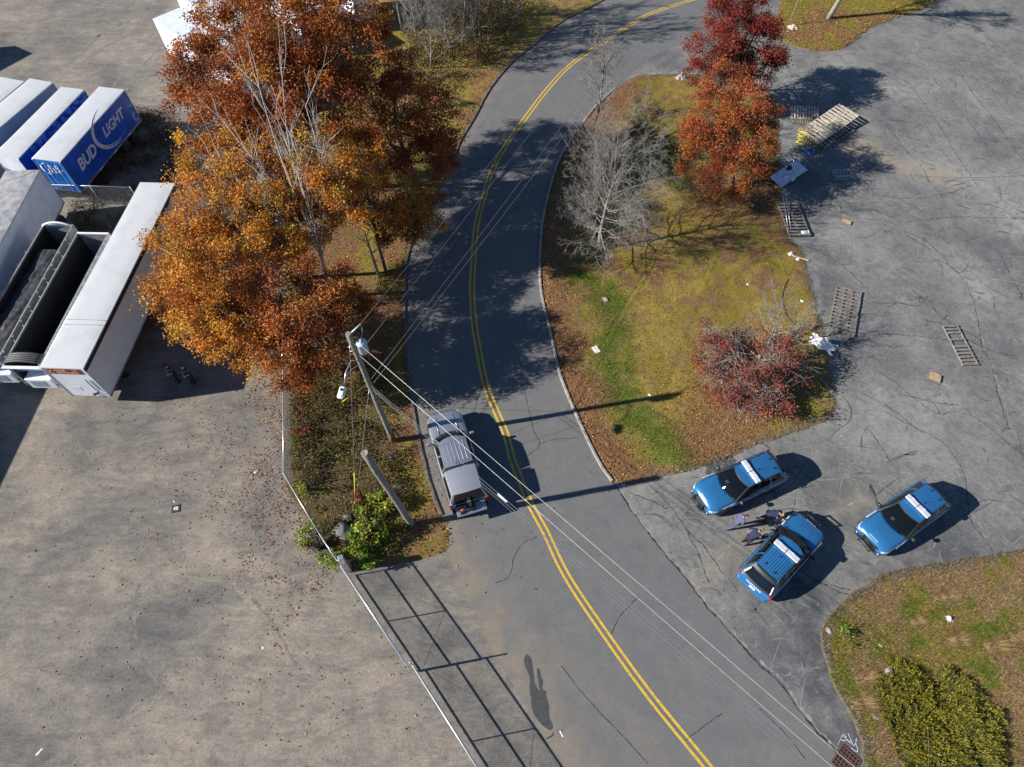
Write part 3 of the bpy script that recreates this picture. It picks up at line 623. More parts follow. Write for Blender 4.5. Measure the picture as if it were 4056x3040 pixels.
def crown_tips(blobs, dens):
    out = []; ids = []; kid = 0
    for c, r in blobs:
        r = np.array(r, float); n = max(4, int(dens*4*math.pi*np.prod(r)**(2/3)/9))
        u = rng.normal(size=(n, 3)); u /= np.linalg.norm(u, axis=1)[:, None]; rho = 1.06-0.6*rng.random(n)**1.7
        lump = 1 + 0.22*(fbm(u[:, 0]*2.3+c[0], u[:, 1]*2.3+u[:, 2]*1.7+c[1], 3)-0.5)*2
        bo = np.array(c) + u*(r*(rho*lump)[:, None]); m = rng.integers(5, 14, n); w = np.repeat(np.clip(.30*np.prod(r)**(1/3)*rng.uniform(.55, 1.1, n), .12, .62), m)
        out.append(np.repeat(bo, m, 0) + rng.normal(0, .55, (m.sum(), 3))*w[:, None]*np.array([1, 1, .55]) + np.repeat(u, m, 0)*0); ids.append(np.repeat(np.arange(n)+kid, m)); kid += n
    T = np.vstack(out); global TID; TID = np.concatenate(ids); keep = np.ones(len(T), bool)
    for c, r in blobs:
        keep &= np.linalg.norm((T-np.array(c))/np.array(r), axis=1) > 0.45
    gap = fbm(T[:, 0]*0.8+T[:, 2]*0.5, T[:, 1]*0.8-T[:, 2]*0.6, 3)
    keep &= (gap > 0.36) & (T[:, 2] > 0.3); TID = TID[keep]; return T[keep]
def curve_pts(a, b, sag=0.0, n=5, wob=0.06):
    a = np.array(a, float); b = np.array(b, float); L = np.linalg.norm(b-a); w = rng.normal(0, wob*L, 3)
    return [tuple(a+(b-a)*t + w*math.sin(math.pi*t) + np.array([0, 0, sag*L*math.sin(math.pi*t)])) for t in np.linspace(0, 1, n)]
def leafy_tree(name, label, base, blobs, palette, W=None, dens=2.2, per=24, lsize=0.135, spread=0.21, tr=0.16, bark='bark', cat='tree', group=None, mat_='leaf', droop=0.35, bare=0.0, limbw=1.0, trunk_top=None):
    base = np.array([base[0], base[1], 0.05]); root = empty(name, base, 0, label, cat, group)
    bl = [(np.array(c)-base, r) for c, r in blobs]
    mean = np.mean([c for c, r in bl], 0); top = np.array(trunk_top)-base if trunk_top is not None else np.array([mean[0]*0.6, mean[1]*0.6, mean[2]*0.75])
    tk = MB(); main = curve_pts((0, 0, -0.15), top, 0, 7, 0.02); tk.tube(main, list(np.linspace(tr, tr*0.5, 7)), 9)
    T = crown_tips(bl, dens); TID = globals()['TID']
    for c, r in bl:
        st = main[rng.integers(2, 6)]; L1 = curve_pts(st, c, 0.05, 6, 0.05); tk.tube(L1, list(np.linspace(tr*0.42*limbw, tr*0.16*limbw, 6)), 6, False)
        near = T[np.linalg.norm((T-c)/np.array(r), axis=1) < 1.2]
        if len(near) == 0: continue
        for k in rng.choice(len(near), min(len(near), 26), replace=False):
            s0 = L1[rng.integers(2, 6)]; q = curve_pts(s0, near[k], 0.04, 5, 0.07); tk.tube(q, list(np.linspace(tr*0.13*limbw, 0.012, 5)), 4, False)
            for _ in range(3):
                e = np.array(q[3]) + rng.normal(0, 0.55, 3); tk.tube([q[rng.integers(2, 4)], tuple((np.array(q[3])+e)/2+rng.normal(0, 0.05, 3)), tuple(e)], [0.016, 0.011, 0.006], 3, False)
    tk.build('trunk', M[bark], root)
    cnt = rng.integers(int(per*0.5), int(per*1.5)+1, len(T)); C = np.repeat(T, cnt, 0) + rng.normal(0, spread, (cnt.sum(), 3))*np.array([1, 1, 0.8])
    bt_ = pal(TID.max()+1, palette, W, 0.14)[TID]; tint = np.repeat(bt_*0.65+pal(len(T), palette, W, 0.12)*0.35, cnt, 0)*(1+rng.normal(0, 0.13, (len(C), 1)))
    V, F, cc = leaves(C, rng.uniform(0.7, 1.3, len(C))*lsize, np.clip(tint, 0.004, 1), droop)
    cr = link('crown', mesh_np('crown', V, F, cc), M[mat_], root); cr['kind'] = 'stuff'
    return root
def bare_tree(name, label, base, height, spread, tr=0.14, bark='greybark', lv=(9, 7, 6, 4), lean=(0, 0), up=0.55, start=0.3, cat='tree', group=None, droop=0.0, leaf=None, twig=0.0085, top=None, fan=False):
    root = empty(name, (base[0], base[1], 0.05), 0, label, cat, group); mb = MB(); ends = []
    if top is None: top = np.array([lean[0], lean[1], height])
    main = curve_pts((0, 0, -0.15), top, 0, 9, 0.025); mb.tube(main, list(np.linspace(tr, tr*0.22, 9)), 8)
    def grow(p, d, L, r, k):
        d = d/np.linalg.norm(d); q = [np.array(p)]; dd = d.copy(); n = 5 if k < 2 else 4
        for i in range(n):
            dd = dd + rng.normal(0, 0.16, 3) + np.array([0, 0, (0.10 if k < 2 else 0.05) - droop]); dd /= np.linalg.norm(dd); q.append(q[-1]+dd*L/n)
        mb.tube([tuple(a) for a in q], list(np.linspace(r, max(r*0.35, twig*0.6), n+1)), 5 if k < 1 else (4 if k < 2 else 3), False)
        ends.append(q[-1])
        if k+1 < len(lv):
            for j in range(lv[k+1]):
                f = rng.uniform(0.25, 1.0); i = min(int(f*n), n-1); s = q[i]+(q[i+1]-q[i])*(f*n-i)
                side = rng.normal(size=3); side -= dd*(side@dd); side /= np.linalg.norm(side)+1e-9
                nd = dd*rng.uniform(0.5, 1.0) + side*rng.uniform(0.5, 1.0) + np.array([0, 0, 0.12-droop])
                grow(s, nd, L*rng.uniform(0.4, 0.65)*(1-0.3*f+0.15), max(r*0.5*(1-0.35*f), twig), k+1)
    for j in range(lv[0]):
        f = start + (1-start)*(j+rng.random()*0.6)/lv[0]; i = min(int(f*8), 7); s = np.array(main[i])+(np.array(main[i+1])-np.array(main[i]))*(f*8-i)
        a = j*2.399+rng.uniform(-0.4, 0.4); el = up*(0.5+0.9*f) if not fan else -0.15+1.35*f*f
        grow(s, np.array([math.cos(a)*math.cos(el), math.sin(a)*math.cos(el), math.sin(el)]), spread*rng.uniform(0.75, 1.1)*((1.15-0.5*f) if not fan else (.75+.45*f)), tr*(0.42 if not fan else .27)*(1.1-0.6*f), 0)
    mb.build('branches', M[bark], root)
    if leaf:
        E = np.array(ends); E = E[rng.random(len(E)) < leaf['p']]; E = E[E[:, 2] < leaf.get('zmax', 99)]
        if 'side' in leaf: E = E[leaf['side'](E)]
        cnt = rng.integers(2, leaf['n'], len(E)); C = np.repeat(E, cnt, 0)+rng.normal(0, leaf['sp'], (cnt.sum(), 3))
        V, F, cc = leaves(C, rng.uniform(0.7, 1.3, len(C))*leaf['s'], np.clip(pal(len(C), leaf['pal']), 0.004, 1), 0.2)
        o = link('foliage', mesh_np('foliage', V, F, cc), M['leaf'], root); o['kind'] = 'stuff'
    return root
def B(x, y, z, r, rz=None):                      # a crown lobe centred on photo position (x, y) at height z, radius r metres
    p = at(x, y, z); return ((p.x, p.y, p.z), (r, r, rz if rz else r*0.85))
RUST = [(0.36,0.105,0.02),(0.25,0.065,0.016),(0.46,0.155,0.026),(0.16,0.04,0.015),(0.50,0.24,0.04)]
ORNG = [(0.52,0.195,0.024),(0.42,0.135,0.02),(0.60,0.27,0.03),(0.29,0.08,0.015),(0.50,0.30,0.035)]
YELL = [(0.64,0.34,0.028),(0.54,0.25,0.024),(0.66,0.42,0.035),(0.38,0.30,0.035)]
DKRED = [(0.32,0.08,0.022),(0.24,0.055,0.02),(0.40,0.11,0.025),(0.46,0.18,0.03)]
leafy_tree('maple_tree', 'tallest rust brown tree rising over the white trailers', at(690,410)[:2],
    [B(520,60,11,2.6),B(640,70,12,2.8),B(740,110,11.5,2.6),B(450,160,9.5,2.2),B(560,190,10.5,2.8),B(690,200,10.5,2.8),B(470,270,8.5,2.2),B(600,300,8.5,2.4),B(420,110,10,1.4),B(800,60,11,1.3),B(410,210,8,1.3),B(510,20,11.5,1.2),B(680,20,12.5,1.8),B(600,130,11.5,2.2)], RUST, [4,3,2,2,1], dens=6.8, lsize=0.15, tr=0.22, trunk_top=tuple(at(620,150,11)))
leafy_tree('oak_tree', 'dark red brown oak overhanging the road bend', at(905,400)[:2],
    [B(800,190,8.5,2.4),B(880,230,7.5,2.4),B(820,310,7,2.4),B(930,280,6.0,1.8),B(920,350,5.5,1.7),B(870,400,5.2,1.9),B(955,320,5,1.2),B(860,150,8.2,1.5)], DKRED, [4,2,4,3], dens=5.0, lsize=0.145, tr=0.19, trunk_top=tuple(at(850,260,8)))
leafy_tree('maple_tree', 'orange and gold maple beside the white birch', at(675,600)[:2],
    [B(480,360,8,2.3),B(560,400,8,2.3),B(430,450,7.5,2.1),B(520,480,7.5,2.3),B(600,480,6.5,2.0),B(420,330,8.2,1.2),B(400,520,6.5,1.4),B(640,420,7,1.7),B(690,470,5.8,1.5),B(620,540,6.2,1.6)], ORNG+YELL[:3], [4,3,3,2,2,2,2,1], dens=4.8, tr=0.18, trunk_top=tuple(at(520,420,8)))
leafy_tree('maple_tree', 'orange maple spreading over the long white trailer', at(620,760)[:2],
    [B(400,560,7.0,2.1),B(450,600,7.2,2.4),B(390,640,6.0,1.7),B(500,680,6.2,2.2),B(420,690,5.2,1.3),B(545,740,5,1.7),B(480,745,4.6,1.2),B(360,610,6.0,0.9)], ORNG+YELL[:2], [4,4,3,2,2,2,2], dens=5.4, tr=0.17, trunk_top=tuple(at(470,640,6.5)))
leafy_tree('oak_tree', 'russet oak behind the transformer pole', at(742,800)[:2],
    [B(600,620,7,2.0),B(660,680,6.5,2.1),B(720,640,5.5,1.7),B(610,740,5.5,1.8),B(700,750,4.6,1.7),B(650,800,3.6,1.3),B(760,650,4.6,1.2),B(600,700,6,1.4)], RUST, [4,3,4,2,1], dens=5.6, tr=0.17, trunk_top=tuple(at(660,680,6.5)))
leafy_tree('maple_tree', 'small golden yellow maple close to the kerb', at(835,590)[:2],
    [B(730,400,8.2,1.7),B(800,430,6.8,1.8),B(700,340,9,1.7),B(850,440,5.8,1.6),B(900,470,4.8,1.5),B(780,360,8,1.7),B(930,430,4.4,1.1),B(880,500,3.8,1.0),B(690,400,7.2,1.4),B(740,450,6,1.3),B(860,470,3.8,1.4),B(915,485,3.6,1.2),B(825,490,3.8,1.1)], YELL+ORNG[:3]+RUST[:3], [2,2,1,1,3,3,2,3,2,2], dens=4.2, tr=0.12, trunk_top=tuple(at(790,400,6.2)))
def spray(base, ends, w):
    mb = MB()
    return mb
bt = at(790, 650); btop = at(545, 120, 14.5)
def birch():
    base = Vector((bt.x-2.4, bt.y+0.3, .05)); root = empty('birch_tree', base, 0, 'bare white birch standing out against the orange crowns', 'tree'); mb = MB()
    fork = at(692,545,5.0)-base; mb.tube([(0, 0, -.15), tuple(fork*.5+Vector((.05, 0, 0))), tuple(fork)], [.14, .12, .10], 10)
    def limb(a, tgt, r0, n=8):
        q = curve_pts(a, tgt, 0.0, n, .035); mb.tube(q, list(np.linspace(r0, .016, n)), 6, False); return q
    for (x, y, z), r in (((560,190,12.6),.055),((470,250,10.9),.04),((610,170,12.8),.045),((660,230,11.6),.04),((520,330,9.9),.034),((700,300,10.0),.032),((600,260,11.8),.04),((450,330,9.2),.03),((760,420,7.0),.04),((640,330,10.0),.032)):
        q = limb(tuple(fork+Vector((rng.normal(0, .06), rng.normal(0, .06), rng.uniform(-.3, .5)))), tuple(at(x, y, z)-base), r); ax = np.array(q[-1])-np.array(q[0]); L = np.linalg.norm(ax); ax = ax/L
        for k in range(12):
            i = rng.integers(2, 8) if k else 5; s = np.array(q[min(i, 7)]); d = ax*rng.uniform(.7, 1.1)+rng.normal(0, .38, 3); d /= np.linalg.norm(d); e = s+d*L*rng.uniform(.15, .38); qq = curve_pts(s, e, 0, 5, .05); mb.tube(qq, list(np.linspace(.015, .006, 5)), 4, False)
            for _ in range(3): s2 = np.array(qq[rng.integers(1, 5)]); e2 = s2+(d+rng.normal(0, .5, 3))*rng.uniform(.3, .8); mb.tube([tuple(s2), tuple(e2)], [.009, .006], 3, False)
    mb.build('branches', M['birch'], root)
birch()
b2 = at(820, 600)
bare_tree('dead_tree', 'short dead grey trunk with broken stubs by the kerb', b2[:2], 4.2, 1.3, 0.12, 'greybark', lv=(5, 2), up=0.5, start=0.45, lean=(-0.3, 0.3), twig=0.02)
# island trees
b3 = at(1292, 541); b4 = at(1268, 322)
bare_tree('bare_tree', 'wide bare grey tree with drooping twigs on the grass island', b3[:2], 5.6, 3.3, 0.16, 'greybark', lv=(31, 8, 6, 3), up=0.30, start=0.2, lean=(0.5, 0.9), droop=0.045, twig=0.0085, fan=True)
bare_tree('bare_tree', 'slender bare grey tree by the kerb at the island top', b4[:2], 8.6, 2.7, 0.12, 'greybark', lv=(13, 7, 5, 3), up=0.75, start=0.35, lean=(0.3, 0.2))
leafy_tree('red_tree', 'deep crimson tree at the island tip', at(1600,200)[:2],
    [B(1590,60,6.2,2.2),B(1540,110,5.4,1.8),B(1640,90,5.4,1.9),B(1590,10,7.2,1.6),B(1520,150,4.4,1.2),B(1650,30,6.6,1.4),B(1560,20,6.8,1.2),B(1670,130,4.2,1.0),B(1590,150,4.4,1.6),B(1545,165,3.8,1.2),B(1640,165,3.8,1.2)], [(0.20,0.026,0.02),(0.26,0.036,0.022),(0.15,0.018,0.016),(0.34,0.08,0.03)], [4,3,3,1], dens=6.0, tr=0.15, trunk_top=tuple(at(1595,70,6)))
leafy_tree('red_tree', 'orange red tree next to the pallet pile', at(1585,410)[:2],
    [B(1560,190,6.2,1.7),B(1610,230,6.0,1.7),B(1530,260,5.2,1.8),B(1600,300,4.8,2.0),B(1520,340,3.6,1.6),B(1580,370,3.2,1.8),B(1640,330,3.8,1.3),B(1655,250,4.8,1.1),B(1500,290,4.4,1.1)], [(0.37,0.10,0.028),(0.28,0.06,0.022),(0.45,0.155,0.03),(0.22,0.05,0.02)], [4,3,2,2], dens=6.0, tr=0.14, lsize=0.125, trunk_top=tuple(at(1590,270,5)))
b5 = at(1655, 795)
crab = leafy_tree('crabapple_tree', 'low spreading red leaved tree with bare grey branches', b5[:2],
    [B(1540,760,1.6,1.5,0.8),B(1600,800,1.9,1.7,0.9),B(1560,830,1.2,1.4,0.8),B(1650,840,1.6,1.6,0.8),B(1690,780,2.0,1.3,0.8),B(1620,870,0.9,1.1,0.6),B(1520,720,1.6,1.0,0.6),B(1720,720,1.8,0.9,0.6),B(1580,730,1.7,1.2,0.7),B(1650,780,2.0,1.5,0.9),B(1530,800,1.3,1.1,0.7),B(1690,850,1.2,1.0,0.6),B(1600,890,0.8,1.0,0.5),B(1670,885,0.9,0.9,0.5),B(1740,800,1.2,0.8,0.6)], [(0.25,0.055,0.042),(0.32,0.08,0.05),(0.18,0.04,0.032),(0.37,0.15,0.05)], [4,3,2,1], dens=6.0, per=13, lsize=0.115, tr=0.16, bark='greybark', limbw=0.75, trunk_top=tuple(at(1640,770,2.0)))
limbs = bare_tree('crabapple_limbs', 'bare pale branch tangle of the red island tree', (b5.x+0.1, b5.y+0.9), 3.1, 2.5, 0.10, 'greybark', lv=(15, 7, 5), up=0.35, start=0.2, lean=(0.1, 0.9), cat='tree', twig=0.009)
for c_ in list(limbs.children): c_.parent = crab; c_.location = limbs.location-crab.location
bpy.data.objects.remove(limbs)
# bare wood at the road bend
for i, (px, py, h, w, lb) in enumerate([(975,125,11,2.4,'bare grey tree at the front of the roadside thicket'),(998,105,12,2.2,'bare pale trunk second in the roadside thicket'),(1030,100,11,2.0,'slim bare pale trunk nearest the kerb in the thicket'),(1041,92,12,2.0,'twin slim bare trunk deep in the thicket by the bend'),(903,107,9,2.8,'bushy bare grey tree next to the rust brown crown'),(940,60,10,2.6,'bare grey tree behind the thicket near the trailers'),(1085,70,9,1.8,'small bare tree at the upper end of the thicket'),(930,150,7,2.6,'low bare bushy tree leaning towards the road shade'),(870,70,9,2.6,'bare tree squeezed between the thicket and the trailers'),(1010,50,10,2.4,'bare tree in the middle of the thicket'),(960,90,10,2.6,'thickly twigged bare tree inside the thicket')]):
    p = at(px, py); bare_tree('bare_tree', lb, p[:2], h, w, 0.10, 'twig', lv=(17, 6, 5, 3) if i in (0, 4, 5, 7, 8, 10) else (16, 6, 5), twig=0.013, up=0.7, start=0.12, lean=(rng.normal(0, .4), rng.normal(0, .4)), group='bare trees of the roadside thicket')
p = at(1788, 42)
leafy_tree('verge_tree', 'half bare tree with leaning grey trunk on the far verge', p[:2], [((p.x+0.6, p.y-1.5, 6.9), (1.7, 1.7, 1.2)), ((p.x+2.2, p.y-2.6, 7.4), (1.6, 1.6, 1.2)), ((p.x-0.4, p.y+1.6, 7.0), (1.6, 1.6, 1.3)), ((p.x+3.2, p.y-1.0, 7.2), (1.5, 1.5, 1.2))], RUST, [2,2,2,1,1], dens=2.2, per=10, tr=0.26, bark='greybark', limbw=0.9, trunk_top=(p.x+1.0, p.y+0.2, 5.0))
# evergreen shrubs
GREEN = [(0.035,0.06,0.014),(0.055,0.085,0.018),(0.025,0.045,0.012),(0.085,0.11,0.02)]
def shrub(name, label, blobs, palette, dens=9, per=14, ls=0.09, spread=0.12, mat_='needle', up=0.5, W=None, group=None, aspect=0.35):
    c0 = np.mean([b[0] for b in blobs], 0); root = empty(name, (c0[0], c0[1], 0.05), 0, label, 'shrub', group)
    b0 = np.array([c0[0], c0[1], 0.05]); bl = [(np.array(c)-b0, r) for c, r in blobs]; T = crown_tips(bl, dens)
    mb = MB()
    for k in rng.choice(len(T), min(60, len(T)), replace=False): mb.tube(curve_pts((rng.normal(0, .1), rng.normal(0, .1), -0.1), T[k], 0.1, 4, 0.05), [0.025, 0.02, 0.014, 0.008], 4, False)
    mb.build('stems', M['bark'], root)
    cnt = rng.integers(int(per*.6), int(per*1.4)+1, len(T)); C = np.repeat(T, cnt, 0)+rng.normal(0, spread, (cnt.sum(), 3))
    V, F, cc = leaves(C, rng.uniform(0.7, 1.4, len(C))*ls, np.clip(np.repeat(pal(len(T), palette, W, .2), cnt, 0)*(1+rng.normal(0, .2, (len(C), 1))), .003, 1), -up, aspect)
    o = link('foliage', mesh_np('foliage', V, F, cc), M[mat_], root); o['kind'] = 'stuff'; return root
shrub('evergreen_shrub', 'dark evergreen shrub between the bare tree and the orange red tree', [B(1445,370,1.1,1.5,1.1),B(1470,410,0.9,1.3,0.9),B(1420,340,0.9,1.1,0.8),B(1450,320,0.9,1.2,0.8)], GREEN, dens=12)
shrub('evergreen_shrub', 'green conifer shrub behind the bare tree twigs', [B(1395,240,0.9,1.4,0.9),B(1370,270,0.8,1.2,0.8)], GREEN, dens=12)
OLIVE = [(0.20,0.185,0.018),(0.26,0.225,0.022),(0.12,0.125,0.018),(0.06,0.07,0.014)]
def juniper():
    poly = px2w([(1885,1445),(1930,1425),(1990,1455),(2050,1440),(2100,1480),(2150,1535),(2178,1600),(2190,1700),(2170,1750),(1980,1750),(1960,1690),(1935,1630),(1905,1560),(1880,1500)]); c0 = poly.mean(0)
    root = empty('juniper_bush', (c0[0], c0[1], .05), 0, 'large olive green juniper bush in the corner verge', 'shrub')
    P = scatter(poly, 11000); ed = pdist(P, np.vstack([poly, poly[:1]])); n1 = fbm(P[:, 0]*1.5, P[:, 1]*1.5, 3); k = ed + (n1-.5)*2.4 > .12; n2 = fbm(P[:, 0]*3.2+9, P[:, 1]*3.2, 2); k &= (n2 > .33) | (rng.random(len(P)) < .3); P, ed, n1 = P[k], ed[k], n1[k]
    h = .12+.48*sm(-.1, 1.1, ed+(n1-.5)*1.5)*(.25+1.2*n1)*rng.uniform(.55, 1.05, len(P)); out = (P-c0)/2.2; ax = np.c_[out*.55+rng.normal(0, .25, (len(P), 2))+[.25, .1], np.full(len(P), .85)]; ax /= np.linalg.norm(ax, axis=1)[:, None]
    m = 13; t = rng.random((len(P), m, 1)); B0 = np.c_[P-c0, h-.12][:, None, :]; C = (B0+ax[:, None, :]*(t-.5)*.42+rng.normal(0, .022, (len(P), m, 3))).reshape(-1, 3); d = (ax[:, None, :]+rng.normal(0, .42, (len(P), m, 3))).reshape(-1, 3); d /= np.linalg.norm(d, axis=1)[:, None]
    s_ = np.cross(d, rng.normal(size=d.shape)); s_ /= np.linalg.norm(s_, axis=1)[:, None]; sz = rng.uniform(.05, .125, len(C))[:, None]
    V = np.stack([C-d*sz*.5, C+s_*sz*.13, C+d*sz*.5, C-s_*sz*.13], 1).reshape(-1, 3); V[:, 2] = np.maximum(V[:, 2], .0); i_ = np.arange(len(C))[:, None]*4; F = np.vstack([i_+[0, 1, 2], i_+[0, 2, 3]])
    cc = np.repeat(pal(len(P), OLIVE, [4, 3, 3, 2], .22), m, 0)*(.6+.6*t.reshape(-1, 1)); o = link('foliage', mesh_np('foliage', V, F, np.repeat(np.clip(cc, .004, 1), 4, 0)), M['needle'], root); o['kind'] = 'stuff'
    mb = MB()
    for q in rng.choice(len(P), 70, replace=False): mb.tube(curve_pts((rng.normal(0, .3), rng.normal(0, .3), -.1), (P[q, 0]-c0[0], P[q, 1]-c0[1], h[q]-.1), .05, 4, .05), [.03, .024, .016, .008], 4, False)
    mb.build('stems', M['bark'], root)
LIME = [(0.17,0.26,0.025),(0.25,0.31,0.03),(0.11,0.19,0.02),(0.36,0.33,0.04)]
shrub('leafy_bush', 'bright green bush next to the boulder', [B(800,1140,0.7,0.85,0.6),B(800,1190,0.7,0.7,0.6),B(775,1105,0.6,0.5,0.5),B(830,1085,0.6,0.7,0.5),B(795,1165,0.9,0.9,0.7)], LIME, dens=16, per=14, ls=0.14, mat_='leaf', up=0, aspect=.6)
shrub('leafy_bush', 'lime bush growing through the fence rail', [B(675,1150,0.9,0.55,0.5),B(700,1185,0.8,0.5,0.5),B(715,1205,0.8,0.4,0.4),B(665,1165,.7,.5,.4)], LIME, dens=14, per=13, ls=0.12, mat_='leaf', up=0, aspect=.6)
shrub('leafy_bush', 'small green bush inside the fence corner', [B(650,1040,0.6,0.6,0.45),B(665,1060,0.6,0.4,0.4)], LIME, [1][0] and 7, per=9, ls=0.11, mat_='leaf', up=0, aspect=.6)
SUM = [(0.36,0.05,0.03),(0.28,0.035,0.03),(0.42,0.10,0.05)]
shrub('sumac_shrub', 'scarlet sumac shoot at the foot of the guy wire', [B(780,1070,0.6,0.35,0.3),B(797,1052,0.6,0.28,0.25)], SUM, dens=4, per=5, ls=0.11, mat_='leaf', up=0, aspect=.45)
shrub('sumac_shrub', 'scarlet sumac shoot among the dark brambles', [B(650,930,0.6,0.4,0.3),B(665,900,0.6,0.25,0.25)], SUM, dens=4, per=6, ls=0.12, mat_='leaf', up=0, aspect=.45)
shrub('pine_shrub', 'young green pine under the bare trees by the trailers', [B(865,190,2.2,0.9,1.2),B(890,120,2.0,0.9,1.1)], [(0.06,0.10,0.035),(0.09,0.13,0.04),(0.13,0.15,0.05)], dens=5, per=12, ls=0.14)

shrub('broadleaf_weed', 'broad leaved bright green weed at the verge point', [B(1832,1362,.22,.38,.2),B(1845,1395,.2,.3,.18)], LIME, dens=14, per=9, ls=0.16, mat_='leaf', up=.3, aspect=.3)
# ------------------------------------------------------------------ ground cover
def scatter(poly, n, dens=None):
    poly = np.asarray(poly); lo, hi = poly.min(0), poly.max(0); P = lo+(hi-lo)*rng.random((n, 2)); P = P[inpoly(P, poly)]
    if dens is not None: P = P[rng.random(len(P)) < dens(P)]
    return P
def litter(name, label, P, z, palette, W=None, s=0.10, parent=None):
    n = len(P); C = np.c_[P, np.broadcast_to(z, n)+0.012+rng.random(n)*0.02]
    d = rng.normal(size=(n, 3)); d[:, 2] *= 0.3; d /= np.linalg.norm(d, axis=1)[:, None]; r = rng.normal(size=(n, 3))*[0.35, 0.35, 1]; q = np.cross(d, r); q /= np.linalg.norm(q, axis=1)[:, None]+1e-9
    sz = (rng.uniform(0.6, 1.35, n)*s)[:, None]; V = np.stack([C-d*sz*.5, C+q*sz*.36+[0, 0, .012], C+d*sz*.5, C-q*sz*.36+[0, 0, .012]], 1).reshape(-1, 3)
    V[:, 2] = np.maximum(V[:, 2], 0.014)
    i = np.arange(n)[:, None]*4; F = np.vstack([i+[0, 1, 2], i+[0, 2, 3]])
    o = link(name, mesh_np(name, V, F, np.repeat(np.clip(pal(n, palette, W, .25), .004, 1), 4, 0)), M['litter']); return tag(o, label, 'leaves', kind='stuff')
BRN = [(0.30,0.135,0.05),(0.24,0.10,0.045),(0.36,0.19,0.085),(0.16,0.062,0.03),(0.40,0.21,0.06)]
def isl_ld(P):
    n = fbm(P[:, 0]*0.5, P[:, 1]*0.5, 4); dk = pdist(P, isl_kerb)
    return np.clip(0.95*sm(3.0, 1.0, dk+(n-.5)*3)+0.10+0.75*sm(4.0, 1.2, pdist(P, px2w([(1640,780),(1600,860),(1540,960)]))+(n-.5)*3)+0.7*sm(4.2, 1.5, pdist(P, px2w([(1560,420),(1640,430)])))+0.35*sm(14, 19, 33-P[:, 1]), 0, 1)*(1-0.85*sm(1.2, .4, pdist(P, swale)))
P = scatter(isl_poly, 52000, isl_ld); litter('fallen_leaves', 'brown leaf litter on the grass island', P, zb(P[:, 0], P[:, 1]), BRN, s=0.10)
P = scatter(lv_poly, 60000, lambda P: np.clip(0.45+0.8*sm(2.2, .6, pdist(P, bl)), 0, 1)*sm(60, 50, P[:, 1])); litter('fallen_leaves', 'rust coloured leaf litter on the roadside verge', P, zb(P[:, 0], P[:, 1]), BRN, s=0.115)
P = scatter(tr_poly, 9000, lambda P: 0.3+0.7*sm(66, 62, P[:, 1])); litter('fallen_leaves', 'orange leaf litter on the far verge', P, zb(P[:, 0], P[:, 1]), [(0.42,0.19,0.09),(0.34,0.14,0.06),(0.5,0.26,0.13)], s=0.13)
P = scatter(br_poly, 5000, lambda P: 0.5+0*P[:, 0]); litter('fallen_leaves', 'scattered dry leaves on the corner verge', P, zb(P[:, 0], P[:, 1]), BRN, s=0.08)
yard = px2w([(0,1720),(0,860),(150,860),(500,840),(560,700),(612,700),(612,1027),(730,1222),(880,1440),(1080,1740)])
fl = px2w([(612,700),(612,1027),(700,1180)])
def yd(P):
    d = pdist(P, fl); n = fbm(P[:, 0]*0.7, P[:, 1]*0.7, 3); return np.clip(1.3*np.exp(-d/1.5)*sm(.25, .6, n)+0.28*np.exp(-d/4.0)*sm(.3, .62, n)+0.005+0.035*sm(10, 18, P[:, 1])*sm(.45, .65, n), 0, 1)
P = scatter(yard, 60000, yd); litter('fallen_leaves', 'dry leaves blown across the gravel yard', P, 0.0, BRN, s=0.092)
rp = np.vstack([rl[18:110], rr[110:18:-1]]); 
P = scatter(rp, 14000, lambda P: np.clip(0.9*np.exp(-pdist(P, rl)/0.38)*sm(8, 12, P[:, 1])+0.03*np.exp(-pdist(P, rl)/3)+0.010, 0, 1)); litter('fallen_leaves', 'dry leaves gathered along the road edge', P, 0.009, BRN, s=0.10)
lp = px2w([(1350,1080),(1500,1010),(1800,900),(1800,500),(2212,500),(2212,1180),(1860,1260),(1770,1380),(1600,1380)])
P = scatter(lp, 2600, lambda P: 0.05+0.2*np.exp(-pdist(P, isl_rest)/1.0)); litter('fallen_leaves', 'stray leaves on the parking lot', P, 0.005, BRN+[(0.4,0.05,0.03)], s=0.085)
def blades(name, label, P, colf, h, parent=None, w=0.012, flop=0.6, tuft=1):
    n = len(P); z = zb(P[:, 0], P[:, 1])-0.01; c = np.c_[P, z]; a = rng.random(n)*2*np.pi; hh = h*rng.uniform(0.5, 1.4, n)
    tip = c + np.c_[np.cos(a)*hh*flop*rng.random(n), np.sin(a)*hh*flop*rng.random(n), hh]; sd = np.c_[-np.sin(a), np.cos(a), 0*a]*w
    V = np.stack([c-sd, c+sd, tip], 1).reshape(-1, 3); F = np.arange(3*n).reshape(-1, 3)
    cc = colf(P)*(1+rng.normal(0, .28, (n, 1))); o = link(name, mesh_np(name, V, F, np.repeat(np.clip(cc, .004, 1), 3, 0)), M['grassblade']); return tag(o, label, 'grass', kind='stuff')
P = scatter(isl_poly, 330000, lambda P: 1-0.75*isl_ld(P)); blades('grass', 'olive and yellow mown grass covering the island', P, lambda P: isl_color(P)*1.15, 0.07)
P = scatter(isl_poly, 260000, lambda P: sm(1.5, .3, pdist(P, swale)+(fbm(P[:, 0]*1.5, P[:, 1]*1.5, 3)-.5)*4)); blades('grass', 'bright green grass strip along the island swale', P, lambda P: pal(len(P), [(0.14,0.21,0.025),(0.20,0.24,0.03),(0.10,0.16,0.02)]), 0.11)
P = scatter(br_poly, 170000); blades('grass', 'dry straw and green grass in the corner verge', P, lambda P: br_color(P)*1.1, 0.12, w=0.01, flop=1.2)
